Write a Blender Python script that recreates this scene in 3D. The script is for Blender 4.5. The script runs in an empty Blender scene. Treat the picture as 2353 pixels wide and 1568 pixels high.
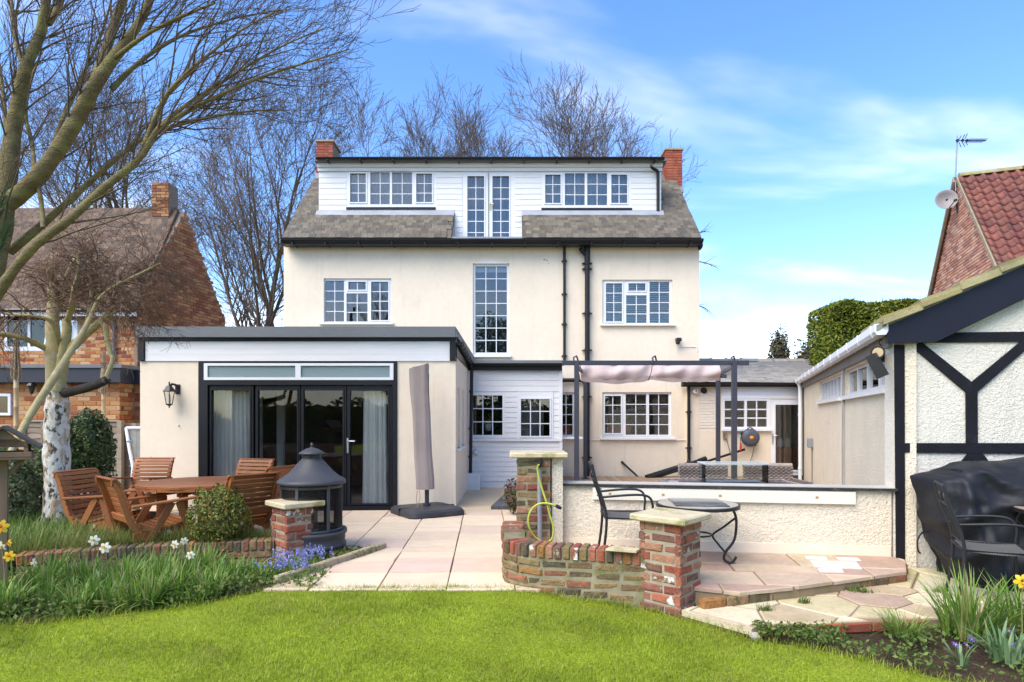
import bpy, math, random
import numpy as np
from mathutils import Vector, Matrix, Euler

random.seed(11)
rng = np.random.default_rng(11)
S = bpy.context.scene
COL = S.collection
R = math.radians

# ------------------------------------------------------------------ camera
F, CX, HZ, CH = 1420.0, 1176.5, 959.0, 1.51      # focal length, principal column, horizon row, eye height
cam_d = bpy.data.cameras.new('camera')
cam = bpy.data.objects.new('camera', cam_d)
COL.objects.link(cam)
cam.location = (0, 0, CH)
cam.rotation_euler = (R(90), 0, 0)
cam_d.sensor_width = 36
cam_d.lens = F / 2353 * 36
cam_d.shift_y = (HZ - 784) / 2353
cam_d.clip_start = 0.05
cam_d.clip_end = 3000
S.camera = cam

# ------------------------------------------------------------------ sky and sun
SUN_EL, SUN_AZ = 50, 226          # degrees; azimuth clockwise from +Y
w = bpy.data.worlds.new('World')
S.world = w
w.use_nodes = True
nt = w.node_tree
nt.nodes.clear()
def wn(t, **k):
    n = nt.nodes.new(t)
    for a, b in k.items():
        setattr(n, a, b)
    return n
out = wn('ShaderNodeOutputWorld')
bg = wn('ShaderNodeBackground')
bg.inputs['Strength'].default_value = 0.15
sky = wn('ShaderNodeTexSky', sky_type='NISHITA')
sky.sun_disc = False
sky.sun_elevation = R(SUN_EL)
sky.sun_rotation = R(SUN_AZ)
sky.air_density = 1.0
sky.dust_density = 0.6
sky.ozone_density = 3.0
sky.altitude = 0
tc = wn('ShaderNodeTexCoord')
sep = wn('ShaderNodeSeparateXYZ')
nt.links.new(tc.outputs['Generated'], sep.inputs[0])
zadd = wn('ShaderNodeMath', operation='ADD'); zadd.inputs[1].default_value = 0.16
nt.links.new(sep.outputs['Z'], zadd.inputs[0])
zc = wn('ShaderNodeMath', operation='MAXIMUM'); zc.inputs[1].default_value = 0.05
nt.links.new(zadd.outputs[0], zc.inputs[0])
dx = wn('ShaderNodeMath', operation='DIVIDE'); dy = wn('ShaderNodeMath', operation='DIVIDE')
nt.links.new(sep.outputs['X'], dx.inputs[0]); nt.links.new(zc.outputs[0], dx.inputs[1])
nt.links.new(sep.outputs['Y'], dy.inputs[0]); nt.links.new(zc.outputs[0], dy.inputs[1])
cmb = wn('ShaderNodeCombineXYZ')
nt.links.new(dx.outputs[0], cmb.inputs['X']); nt.links.new(dy.outputs[0], cmb.inputs['Y'])
mp = wn('ShaderNodeMapping')
mp.inputs['Scale'].default_value = (0.62, 1.25, 1)
mp.inputs['Rotation'].default_value = (0, 0, R(-14))
mp.inputs['Location'].default_value = (0.9, 1.75, 0)
nt.links.new(cmb.outputs[0], mp.inputs['Vector'])
n1 = wn('ShaderNodeTexNoise'); n1.inputs['Scale'].default_value = 1.35; n1.inputs['Detail'].default_value = 5; n1.inputs['Roughness'].default_value = 0.5; n1.inputs['Distortion'].default_value = 0.35
n2 = wn('ShaderNodeTexNoise'); n2.inputs['Scale'].default_value = 0.9; n2.inputs['Detail'].default_value = 3
nt.links.new(mp.outputs[0], n1.inputs['Vector']); nt.links.new(mp.outputs[0], n2.inputs['Vector'])
r1 = wn('ShaderNodeMapRange', interpolation_type='SMOOTHSTEP'); r1.inputs['From Min'].default_value = 0.50; r1.inputs['From Max'].default_value = 0.82
nt.links.new(n1.outputs['Fac'], r1.inputs['Value'])
# low cumulus near the horizon
n3 = wn('ShaderNodeTexNoise'); n3.inputs['Scale'].default_value = 3.2; n3.inputs['Detail'].default_value = 7
mp3 = wn('ShaderNodeMapping'); mp3.inputs['Scale'].default_value = (1.0, 1.0, 2.4); mp3.inputs['Location'].default_value = (0.35, 0.2, 0.1)
nt.links.new(tc.outputs['Generated'], mp3.inputs['Vector']); nt.links.new(mp3.outputs[0], n3.inputs['Vector'])
r3 = wn('ShaderNodeMapRange', interpolation_type='SMOOTHSTEP'); r3.inputs['From Min'].default_value = 0.46; r3.inputs['From Max'].default_value = 0.64
nt.links.new(n3.outputs['Fac'], r3.inputs['Value'])
lowm = wn('ShaderNodeMapRange', interpolation_type='SMOOTHSTEP'); lowm.inputs['From Min'].default_value = 0.24; lowm.inputs['From Max'].default_value = 0.08
nt.links.new(sep.outputs['Z'], lowm.inputs['Value'])
lowc = wn('ShaderNodeMath', operation='MULTIPLY')
nt.links.new(r3.outputs[0], lowc.inputs[0]); nt.links.new(lowm.outputs[0], lowc.inputs[1])
cl = wn('ShaderNodeMath', operation='MAXIMUM')
nt.links.new(r1.outputs[0], cl.inputs[0]); nt.links.new(lowc.outputs[0], cl.inputs[1])
clm = wn('ShaderNodeMath', operation='MULTIPLY'); clm.inputs[1].default_value = 0.75
nt.links.new(cl.outputs[0], clm.inputs[0])
hsv = wn('ShaderNodeHueSaturation'); hsv.inputs['Hue'].default_value = 0.507; hsv.inputs['Saturation'].default_value = 1.2; hsv.inputs['Value'].default_value = 1.28
nt.links.new(sky.outputs[0], hsv.inputs['Color'])
mx = wn('ShaderNodeMix', data_type='RGBA')
mx.inputs['B'].default_value = (7.0, 6.8, 6.6, 1)
nt.links.new(clm.outputs[0], mx.inputs['Factor'])
nt.links.new(hsv.outputs[0], mx.inputs['A'])
nt.links.new(mx.outputs['Result'], bg.inputs['Color'])
nt.links.new(bg.outputs[0], out.inputs['Surface'])

sun_d = bpy.data.lights.new('sun', 'SUN')
sun_d.energy = 2.75
sun_d.angle = R(52)
sun_d.color = (1.0, 0.92, 0.79)
sun = bpy.data.objects.new('sun', sun_d)
COL.objects.link(sun)
sd = Vector((math.sin(R(SUN_AZ)) * math.cos(R(SUN_EL)), math.cos(R(SUN_AZ)) * math.cos(R(SUN_EL)), math.sin(R(SUN_EL))))
sun.rotation_euler = sd.to_track_quat('Z', 'Y').to_euler()
sun.location = sd * 60

S.view_settings.view_transform = 'Standard'
S.view_settings.look = 'None'
S.view_settings.exposure = 1.0
S.view_settings.gamma = 1
S.view_settings.use_curve_mapping = False
S.render.engine = 'CYCLES'
S.cycles.max_bounces = 8
S.cycles.transparent_max_bounces = 24
S.cycles.caustics_reflective = False
S.cycles.caustics_refractive = False

# ------------------------------------------------------------------ placing helpers
def at(x, y, Y):
    """point on the frontal plane at distance Y seen at column x, row y"""
    return Vector(((x - CX) / F * Y, Y, CH + (HZ - y) / F * Y))
def gx(x, Y): return (x - CX) / F * Y
def gz(y, Y): return CH + (HZ - y) / F * Y
def gnd(x, y, z=0.0):
    Y = (CH - z) * F / (y - HZ)
    return Vector(((x - CX) / F * Y, Y, z))
def on_plane(x, y, p0, n):
    d = Vector(((x - CX) / F, 1.0, (HZ - y) / F))
    o = Vector((0, 0, CH))
    t = (Vector(p0) - o).dot(n) / d.dot(n)
    return o + d * t

# ------------------------------------------------------------------ object helpers
def wm(o):
    m = o.matrix_basis.copy()
    while o.parent:
        o = o.parent
        m = o.matrix_basis @ m
    return m
def tag(o, label=None, cat=None, group=None, kind=None):
    if label: o['label'] = label
    if cat: o['category'] = cat
    if group: o['group'] = group
    if kind: o['kind'] = kind
    return o
def thing(name, label, cat, loc=(0, 0, 0), rz=0.0, group=None):
    o = bpy.data.objects.new(name, None)
    o.empty_display_size = 0.2
    COL.objects.link(o)
    o.matrix_basis = Matrix.Translation(Vector(loc)) @ Matrix.Rotation(rz, 4, 'Z')
    return tag(o, label, cat, group)
def put(name, me, parent=None, M=None, world=True):
    o = bpy.data.objects.new(name, me)
    COL.objects.link(o)
    M = M or Matrix.Identity(4)
    if parent is not None:
        o.parent = parent
        o.matrix_basis = (wm(parent).inverted() @ M) if world else M
    else:
        o.matrix_basis = M
    return o
def copy_tree(o, parent=None):
    c = o.copy()
    COL.objects.link(c)
    c.parent = parent
    c.matrix_basis = o.matrix_basis
    for ch in KIDS(o):
        copy_tree(ch, c)
    return c
def KIDS(o):
    return [c for c in bpy.data.objects if c.parent == o]

# chamfered box template
_corn = [(sx, sy, sz) for sx in (-1, 1) for sy in (-1, 1) for sz in (-1, 1)]
_ci = {c: i for i, c in enumerate(_corn)}
def _cb_faces():
    Q, T = [], []
    vid = lambda c, a: _ci[c] * 3 + a
    for a in range(3):
        o1, o2 = [i for i in range(3) if i != a]
        for s in (-1, 1):
            q = []
            for s1, s2 in ((-1, -1), (1, -1), (1, 1), (-1, 1)):
                c = [0, 0, 0]; c[a] = s; c[o1] = s1; c[o2] = s2
                q.append(vid(tuple(c), a))
            Q.append(q)
        for s1 in (-1, 1):
            for s2 in (-1, 1):
                c0 = [0, 0, 0]; c0[o1] = s1; c0[o2] = s2
                ca = list(c0); ca[a] = -1; cb = list(c0); cb[a] = 1
                Q.append([vid(tuple(ca), o1), vid(tuple(cb), o1), vid(tuple(cb), o2), vid(tuple(ca), o2)])
    for c in _corn:
        T.append([vid(c, 0), vid(c, 1), vid(c, 2)])
    base = np.array([[c[k] * (1.0 if k == a else 0.8) for k in range(3)] for c in _corn for a in range(3)])
    def orient(f):
        p = base[f]
        n = np.cross(p[1] - p[0], p[2] - p[0])
        return f if np.dot(n, p.mean(0)) > 0 else f[::-1]
    return np.array([orient(q) for q in Q]), np.array([orient(t) for t in T])
_CBQ, _CBT = _cb_faces()
_corn_np = np.array(_corn, float)
_BQ = np.array([[0, 1, 3, 2], [4, 6, 7, 5], [0, 4, 5, 1], [2, 3, 7, 6], [0, 2, 6, 4], [1, 5, 7, 3]])

class MB:
    def __init__(self):
        self.V = []; self.n = 0
        self.Q = []; self.T = []; self.N = []
        self.Qs = []; self.Ts = []; self.Ns = []
    def add(self, v, q=None, t=None, smooth=False):
        v = np.asarray(v, float).reshape(-1, 3)
        if q is not None and len(q):
            q = np.asarray(q).reshape(-1, 4) + self.n
            self.Q.append(q); self.Qs.append(np.full(len(q), smooth))
        if t is not None and len(t):
            t = np.asarray(t).reshape(-1, 3) + self.n
            self.T.append(t); self.Ts.append(np.full(len(t), smooth))
        self.V.append(v); self.n += len(v)
        return self
    def ngon(self, pts, smooth=False):
        k = len(pts)
        self.V.append(np.array([tuple(p) for p in pts], float))
        self.N.append(list(range(self.n, self.n + k))); self.Ns.append(smooth)
        self.n += k
        return self
    def box(self, x0, x1, y0, y1, z0, z1):
        c = np.array([((x0 + x1) / 2, (y0 + y1) / 2, (z0 + z1) / 2)])
        h = np.array([abs(x1 - x0) / 2, abs(y1 - y0) / 2, abs(z1 - z0) / 2])
        return self.add(_corn_np * h + c, _BQ)
    def cbox(self, c, size, ch=0.004, M=None):
        h = np.array(size, float) / 2
        ch = min(ch, h.min() * 0.45)
        v = np.empty((24, 3))
        for i, s in enumerate(_corn_np):
            for a in range(3):
                p = s * (h - ch); p[a] = s[a] * h[a]
                v[i * 3 + a] = p
        if M is not None:
            v = v @ np.array(M.to_3x3()).T
        v = v + np.array(tuple(c))
        return self.add(v, _CBQ, _CBT)
    def bar(self, p0, p1, wd, th, ch=0.003, up=(0, 0, 1), ext=0.0):
        p0 = Vector(p0); p1 = Vector(p1)
        d = (p1 - p0); L = d.length; d.normalize()
        u = Vector(up)
        s = d.cross(u)
        if s.length < 1e-4:
            s = d.cross(Vector((0, 1, 0)))
        s.normalize(); u = s.cross(d)
        M = Matrix((d, s, u)).transposed()
        return self.cbox((p0 + p1) / 2, (L + 2 * ext, wd, th), ch, M)
    def tube(self, pts, rad, n=8, cap=True, smooth=True):
        P = np.array([tuple(p) for p in pts], float)
        k = len(P)
        r = np.full(k, rad, float) if np.isscalar(rad) else np.asarray(rad, float)
        T = np.gradient(P, axis=0)
        T /= (np.linalg.norm(T, axis=1)[:, None] + 1e-12)
        a = np.array([0, 0, 1.0]) if abs(T[0][2]) < 0.9 else np.array([1.0, 0, 0])
        u = np.cross(T[0], a); u /= np.linalg.norm(u)
        U = np.empty((k, 3)); U[0] = u
        for i in range(1, k):
            u = u - T[i] * np.dot(u, T[i])
            u /= (np.linalg.norm(u) + 1e-12)
            U[i] = u
        W = np.cross(T, U)
        th = np.arange(n) * 2 * math.pi / n
        v = P[:, None, :] + r[:, None, None] * (np.cos(th)[None, :, None] * U[:, None, :] + np.sin(th)[None, :, None] * W[:, None, :])
        i = np.arange(k - 1)[:, None] * n; j = np.arange(n)[None, :]; j2 = (j + 1) % n
        q = np.stack([i + j, i + j2, i + n + j2, i + n + j], -1).reshape(-1, 4)
        self.add(v.reshape(-1, 3), q, None, smooth)
        if cap and n > 3:
            self.ngon(v[0][::-1]); self.ngon(v[-1])
        return self
    def lathe(self, prof, n=24, c=(0, 0, 0), smooth=True, arc=None):
        pr = np.array(prof, float); k = len(pr)
        th = np.arange(n) * 2 * math.pi / n
        v = np.stack([pr[:, 0][:, None] * np.cos(th), pr[:, 0][:, None] * np.sin(th), np.repeat(pr[:, 1][:, None], n, 1)], -1) + np.array(tuple(c))
        i = np.arange(k - 1)[:, None] * n; j = np.arange(n)[None, :]; j2 = (j + 1) % n
        q = np.stack([i + j, i + j2, i + n + j2, i + n + j], -1).reshape(-1, 4)
        return self.add(v.reshape(-1, 3), q, None, smooth)
    def prism(self, poly, d):
        """polygon (list of Vectors) extruded along vector d"""
        d = Vector(d); a = [Vector(p) for p in poly]; b = [p + d for p in a]
        k = len(a)
        self.ngon(a); self.ngon(b[::-1])
        v = [tuple(p) for p in a] + [tuple(p) for p in b]
        q = [[i, (i + 1) % k, k + (i + 1) % k, k + i] for i in range(k)]
        return self.add(v, q)
    def panel(self, x0, x1, z0, z1, holes, y0, y1, M=None):
        """slab in the xz plane from y0 (front) to y1 (back) with rectangular holes"""
        xs = sorted({x0, x1, *[min(max(h[0], x0), x1) for h in holes], *[min(max(h[1], x0), x1) for h in holes]})
        zs = sorted({z0, z1, *[min(max(h[2], z0), z1) for h in holes], *[min(max(h[3], z0), z1) for h in holes]})
        nx, nz = len(xs) - 1, len(zs) - 1
        occ = np.ones((nx, nz), bool)
        for i in range(nx):
            for j in range(nz):
                cx, cz = (xs[i] + xs[i + 1]) / 2, (zs[j] + zs[j + 1]) / 2
                if any(h[0] < cx < h[1] and h[2] < cz < h[3] for h in holes):
                    occ[i, j] = False
        v, q = [], []
        def quad(*p):
            k = len(v); v.extend(p); q.append([k, k + 1, k + 2, k + 3])
        o = lambda i, j: 0 <= i < nx and 0 <= j < nz and occ[i, j]
        for i in range(nx):
            for j in range(nz):
                if not occ[i, j]: continue
                a, b, c, d = xs[i], xs[i + 1], zs[j], zs[j + 1]
                quad((a, y0, c), (b, y0, c), (b, y0, d), (a, y0, d))
                quad((a, y1, d), (b, y1, d), (b, y1, c), (a, y1, c))
                if not o(i - 1, j): quad((a, y1, c), (a, y0, c), (a, y0, d), (a, y1, d))
                if not o(i + 1, j): quad((b, y0, c), (b, y1, c), (b, y1, d), (b, y0, d))
                if not o(i, j - 1): quad((a, y1, c), (b, y1, c), (b, y0, c), (a, y0, c))
                if not o(i, j + 1): quad((a, y0, d), (b, y0, d), (b, y1, d), (a, y1, d))
        v = np.array(v)
        if M is not None:
            v = v @ np.array(M.to_3x3()).T + np.array(M.translation)
        return self.add(v, q)
    def mesh(self, name, m=None):
        me = bpy.data.meshes.new(name)
        V = np.concatenate(self.V) if self.V else np.zeros((0, 3))
        me.vertices.add(len(V)); me.vertices.foreach_set('co', V.ravel())
        loops, starts, sm = [], [], []
        pos = 0
        for arr, s, k in ((self.Q, self.Qs, 4), (self.T, self.Ts, 3)):
            if arr:
                a = np.concatenate(arr); loops.append(a.ravel())
                starts.append(pos + np.arange(len(a)) * k); pos += a.size
                sm.append(np.concatenate(s))
        for f, s in zip(self.N, self.Ns):
            loops.append(np.array(f)); starts.append(np.array([pos])); pos += len(f); sm.append(np.array([s]))
        if loops:
            L = np.concatenate(loops); ST = np.concatenate(starts); SM = np.concatenate(sm)
            me.loops.add(len(L)); me.loops.foreach_set('vertex_index', L.astype(np.int32))
            me.polygons.add(len(ST)); me.polygons.foreach_set('loop_start', ST.astype(np.int32))
            me.polygons.foreach_set('use_smooth', SM)
        me.update(calc_edges=True)
        if m is not None: me.materials.append(m)
        return me
    def build(self, name, m, parent=None, local=False, M=None):
        return put(name, self.mesh(name, m), parent, M, world=not local)

def B(): return MB()

def pieces(name, meshes, mats4, parent, limit=300, rest=None):
    """lay many alike pieces: the nearest `limit` as objects sharing mesh data, the rest joined"""
    cp = Vector((0, 0, CH))
    order = sorted(range(len(mats4)), key=lambda i: (mats4[i].translation - cp).length)
    pinv = wm(parent).inverted()
    for i in order[:limit]:
        o = bpy.data.objects.new(name, meshes[i % len(meshes)])
        COL.objects.link(o); o.parent = parent
        o.matrix_basis = pinv @ mats4[i]
    left = order[limit:]
    if left:
        b = MB()
        cache = []
        for me in meshes:
            v = np.empty(len(me.vertices) * 3); me.vertices.foreach_get('co', v); v = v.reshape(-1, 3)
            q = np.array([list(p.vertices) for p in me.polygons if len(p.vertices) == 4]).reshape(-1, 4)
            t = np.array([list(p.vertices) for p in me.polygons if len(p.vertices) == 3]).reshape(-1, 3)
            cache.append((v, q, t))
        for i in left:
            v, q, t = cache[i % len(meshes)]
            A = np.array(mats4[i])
            b.add(v @ A[:3, :3].T + A[:3, 3], q, t)
        o = b.build(rest or (name + 's'), meshes[0].materials[0], parent)
        o['kind'] = 'stuff'

def frame(origin, u, v):
    """4x4 with x along u, z along v, y = into the wall"""
    u = Vector(u).normalized(); v = Vector(v).normalized()
    n = v.cross(u).normalized()      # z x x = y
    M = Matrix((u, n, v)).transposed().to_4x4()
    M.translation = Vector(origin)
    return M

def brick_meshes(w_, h_, d_, m, ch=0.006, jit=0.002, k=4, name='brick'):
    out_ = []
    for i in range(k):
        b = MB()
        v = []
        for (ix, y) in ((0, d_), (0, ch), (ch, 0)):
            for sx, sz in ((-1, -1), (1, -1), (1, 1), (-1, 1)):
                v.append((sx * (w_ / 2 - ix) + random.uniform(-jit, jit), y + random.uniform(-jit, jit) * .6, sz * (h_ / 2 - ix) + random.uniform(-jit, jit)))
        q = []
        for r_ in range(2):
            for j in range(4):
                a, c = r_ * 4 + j, r_ * 4 + (j + 1) % 4
                q.append([a, c, c + 4, a + 4])
        q.append([8, 9, 10, 11])
        b.add(v, q)
        out_.append(b.mesh(name, m))
    return out_

def lay_bricks(parent, M, width, height, meshes, bw=.215, bh=.065, mo=.01, mask=None, off=0.5, limit=300, name='brick', jit=0.004, headers=False):
    """courses of bricks on the plane M (x right, z up, y into the wall); bricks sit proud of y=0"""
    mats = []
    pitch_z = bh + mo
    nz = max(1, int(round(height / pitch_z)))
    pz = height / nz
    for r_ in range(nz):
        z = r_ * pz + pz / 2
        x = -(bw + mo) * ((r_ % 2) * off) + random.uniform(-.004, .004)
        kcol = 0
        while x < width:
            L = bw
            if headers and (kcol + r_) % 2: L = bw * .475
            a, b_ = max(x, 0), min(x + L, width)
            x += L + mo; kcol += 1
            if b_ - a < 0.03: continue
            xc = (a + b_) / 2
            if mask and not mask(xc, z, (b_ - a), bh): continue
            T = Matrix.Translation((xc + random.uniform(-jit, jit) * .5, random.uniform(-jit, jit) * .8, z + random.uniform(-jit, jit) * .3))
            T = T @ Matrix.Rotation(random.uniform(-jit, jit) * 3, 4, 'Y') @ Matrix.Diagonal(((b_ - a) / bw, 1, (pz - mo) / bh, 1))
            mats.append(M @ T)
    pieces(name, meshes, mats, parent, limit)

# ------------------------------------------------------------------ materials
MATS = {}
def mk(name, base, rough=.7, var=.12, vscale=3., spec=.3, metal=0., palette=None, dirt=None, dirt2=None, bump=None, bump2=None, stretch=(1, 1, 1), sheen=0, trans=0, fine=None, rvar=0, streak=None):
    m = bpy.data.materials.new(name)
    m.use_nodes = True
    t = m.node_tree; N = t.nodes; Lk = t.links.new
    p = N['Principled BSDF']
    p.inputs['Roughness'].default_value = rough
    p.inputs['Specular IOR Level'].default_value = spec
    p.inputs['Metallic'].default_value = metal
    tcn = N.new('ShaderNodeTexCoord'); oi = N.new('ShaderNodeObjectInfo')
    sc_ = N.new('ShaderNodeVectorMath'); sc_.operation = 'MULTIPLY_ADD'
    cx_ = N.new('ShaderNodeCombineXYZ')
    for k in range(3): Lk(oi.outputs['Random'], cx_.inputs[k])
    Lk(cx_.outputs[0], sc_.inputs[0]); sc_.inputs[1].default_value = (31.7, 17.3, 23.9)
    mpn = N.new('ShaderNodeMapping'); mpn.inputs['Scale'].default_value = stretch
    Lk(tcn.outputs['Object'], mpn.inputs['Vector'])
    Lk(mpn.outputs[0], sc_.inputs[2])
    vec = sc_.outputs[0]
    def noise(scale, detail=5, rg=.55, v=None):
        n = N.new('ShaderNodeTexNoise'); n.inputs['Scale'].default_value = scale; n.inputs['Detail'].default_value = detail; n.inputs['Roughness'].default_value = rg
        Lk(v or vec, n.inputs['Vector']); return n.outputs['Fac']
    def mixc(fac, a, b, mode='MIX'):
        x = N.new('ShaderNodeMix'); x.data_type = 'RGBA'; x.blend_type = mode
        if isinstance(fac, float): x.inputs['Factor'].default_value = fac
        else: Lk(fac, x.inputs['Factor'])
        for s, val in (('A', a), ('B', b)):
            if isinstance(val, tuple): x.inputs[s].default_value = (*val[:3], 1)
            else: Lk(val, x.inputs[s])
        return x.outputs['Result']
    def rmap(val, a, b, c, d, smooth=True):
        x = N.new('ShaderNodeMapRange'); x.interpolation_type = 'SMOOTHSTEP' if smooth else 'LINEAR'
        for k_, q_ in zip(('From Min', 'From Max', 'To Min', 'To Max'), (a, b, c, d)): x.inputs[k_].default_value = q_
        Lk(val, x.inputs['Value']); return x.outputs[0]
    if palette:
        geo = N.new('ShaderNodeNewGeometry')
        ma = N.new('ShaderNodeMath'); ma.operation = 'MULTIPLY_ADD'; ma.inputs[1].default_value = 57.31
        mb = N.new('ShaderNodeMath'); mb.operation = 'MULTIPLY'; mb.inputs[1].default_value = 91.77
        Lk(geo.outputs['Random Per Island'], ma.inputs[0]); Lk(oi.outputs['Random'], mb.inputs[0]); Lk(mb.outputs[0], ma.inputs[2])
        wnn = N.new('ShaderNodeTexWhiteNoise'); wnn.noise_dimensions = '1D'; Lk(ma.outputs[0], wnn.inputs['W'])
        cr = N.new('ShaderNodeValToRGB'); cr.color_ramp.interpolation = 'CONSTANT'
        e = cr.color_ramp.elements
        while len(e) < len(palette): e.new(0.5)
        for i, c in enumerate(palette):
            e[i].position = i / len(palette); e[i].color = (*c, 1)
        Lk(wnn.outputs['Value'], cr.inputs['Fac'])
        col = cr.outputs['Color']
    else:
        rgb = N.new('ShaderNodeRGB'); rgb.outputs[0].default_value = (*base, 1); col = rgb.outputs[0]
    if var:
        f = rmap(noise(vscale), .25, .75, 1 - var, 1 + var, False)
        cc = N.new('ShaderNodeCombineColor')
        for k in range(3): Lk(f, cc.inputs[k])
        col = mixc(1.0, col, cc.outputs[0], 'MULTIPLY')
    if fine:
        f = rmap(noise(fine[0], 3), .3, .7, 1 - fine[1], 1 + fine[1], False)
        cc = N.new('ShaderNodeCombineColor')
        for k in range(3): Lk(f, cc.inputs[k])
        col = mixc(1.0, col, cc.outputs[0], 'MULTIPLY')
    for dd in (dirt, dirt2):
        if dd:
            f = rmap(noise(dd[1], 6, .62), dd[2], dd[3], 0, dd[4] if len(dd) > 4 else 1)
            col = mixc(f, col, tuple(dd[0]))
    if streak:
        mps = N.new('ShaderNodeMapping'); mps.inputs['Scale'].default_value = (5.5, 5.5, .32); Lk(tcn.outputs['Object'], mps.inputs['Vector'])
        col = mixc(rmap(noise(1.6, 6, .6, mps.outputs[0]), .54, .78, 0, streak[1]), col, tuple(streak[0]))
    Lk(col, p.inputs['Base Color'])
    if rvar:
        Lk(rmap(noise(vscale * 2), .3, .7, rough - rvar, rough + rvar, False), p.inputs['Roughness'])
    nrm = None
    for bb in (bump, bump2):
        if bb:
            bn = N.new('ShaderNodeBump'); bn.inputs['Strength'].default_value = bb[1]; bn.inputs['Distance'].default_value = bb[2]
            Lk(noise(bb[0], 4, .6), bn.inputs['Height'])
            if nrm: Lk(nrm, bn.inputs['Normal'])
            nrm = bn.outputs[0]
    if nrm: Lk(nrm, p.inputs['Normal'])
    if sheen: p.inputs['Sheen Weight'].default_value = sheen
    if trans:
        tr = N.new('ShaderNodeBsdfTranslucent'); Lk(col, tr.inputs['Color'])
        ms = N.new('ShaderNodeMixShader'); ms.inputs[0].default_value = trans
        Lk(p.outputs[0], ms.inputs[1]); Lk(tr.outputs[0], ms.inputs[2])
        Lk(ms.outputs[0], N['Material Output'].inputs['Surface'])
    MATS[name] = m
    return m

def glass(name, tint=(.9, .95, .95), refl=1.0, ior=1.5, rough=0.0, cover=None):
    m = bpy.data.materials.new(name); m.use_nodes = True
    t = m.node_tree; N = t.nodes; Lk = t.links.new
    N.remove(N['Principled BSDF'])
    tr = N.new('ShaderNodeBsdfTransparent'); tr.inputs[0].default_value = (*tint, 1)
    gl = N.new('ShaderNodeBsdfGlossy'); gl.inputs['Roughness'].default_value = rough
    gl.inputs['Color'].default_value = (refl, refl, refl, 1)
    fr = N.new('ShaderNodeFresnel'); fr.inputs['IOR'].default_value = ior
    ms = N.new('ShaderNodeMixShader')
    Lk(fr.outputs[0], ms.inputs[0]); Lk(tr.outputs[0], ms.inputs[1]); Lk(gl.outputs[0], ms.inputs[2])
    s = ms.outputs[0]
    if cover:                      # patterned / net-like obscuring
        df = N.new('ShaderNodeBsdfDiffuse'); df.inputs[0].default_value = (*cover[0], 1)
        m2 = N.new('ShaderNodeMixShader'); m2.inputs[0].default_value = cover[1]
        Lk(s, m2.inputs[1]); Lk(df.outputs[0], m2.inputs[2]); s = m2.outputs[0]
    Lk(s, N['Material Output'].inputs['Surface'])
    MATS[name] = m
    return m

cream = mk('cream_render', (.77, .655, .50), .85, .05, 1.2, .2, bump=(220, .35, .004), fine=(9, .025), dirt=((.60, .50, .37), 1.1, .56, .78, .35), streak=((.50, .42, .32), .28))
creamrough = mk('cream_roughcast', (.84, .735, .56), .9, .06, 2, .2, bump=(70, .9, .022), bump2=(26, .6, .03), fine=(60, .14), dirt=((.50, .43, .33), 1.4, .56, .8, .4))
whiterough = mk('white_roughcast', (.80, .745, .63), .9, .05, 2, .2, bump=(95, .9, .018), bump2=(34, .7, .025), fine=(70, .12), dirt=((.55, .52, .42), 1.3, .55, .78, .35), streak=((.50, .47, .38), .25))
white = mk('white_upvc', (.72, .72, .725), .35, .02, 2, .4)
whitewood = mk('white_painted_board', (.70, .69, .67), .55, .05, 3, .3, stretch=(.4, 1, 4), dirt=((.60, .59, .55), 5, .60, .82, .4), bump=(60, .15, .003))
black = mk('black_gloss_paint', (.012, .012, .014), .42, .2, 3, .3)
blackplastic = mk('black_pipe', (.013, .013, .014), .45, .25, 4, .3, dirt=((.07, .07, .07), 6, .62, .8, .5))
blacktimber = mk('black_painted_timber', (.011, .011, .015), .75, .25, 5, .18, bump=(70, .8, .008), dirt=((.03, .03, .033), 8, .55, .8, .6))
anthracite = mk('anthracite_metal', (.040, .042, .055), .45, .1, 3, .45)
greyfelt = mk('grey_roof_edge', (.15, .158, .165), .6, .12, 1.5, .35, stretch=(.3, 1, 1), fine=(25, .06))
lead = mk('lead_flashing', (.30, .31, .34), .55, .15, 4, .4)
slate = mk('slate', (.1, .1, .1), .75, .22, 9, .3, palette=[(.095, .08, .062), (.14, .117, .086), (.115, .096, .07), (.082, .071, .058), (.155, .13, .096), (.108, .09, .066), (.128, .108, .083)], dirt=((.26, .235, .16), 5, .56, .76, .6), bump=(90, .3, .004))
slatelight = mk('weathered_slate', (.1, .1, .1), .8, .2, 9, .3, palette=[(.22, .20, .165), (.26, .24, .20), (.19, .175, .15), (.29, .265, .225), (.235, .22, .19)], dirt=((.34, .31, .24), 5, .56, .78, .6), bump=(90, .3, .004))
pantile = mk('red_pantile', (.2, .05, .03), .7, .2, 6, .3, palette=[(.19, .062, .045), (.16, .05, .04), (.22, .076, .054), (.14, .05, .042), (.18, .068, .05)], dirt=((.06, .032, .028), 5, .52, .74, .8), dirt2=((.30, .16, .11), 9, .62, .8, .6), bump=(60, .3, .004))
brickred = mk('red_brick', (.3, .1, .06), .85, .16, 14, .2, palette=[(.34, .085, .045), (.29, .075, .042), (.38, .105, .055), (.25, .072, .045), (.31, .095, .06)], bump=(120, .5, .004))
brickpink = mk('pink_brick', (.3, .1, .06), .9, .16, 14, .2, palette=[(.60, .29, .19), (.54, .25, .16), (.64, .36, .245), (.44, .21, .15), (.57, .31, .21), (.37, .19, .15), (.68, .43, .32)], bump=(120, .4, .004))
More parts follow.
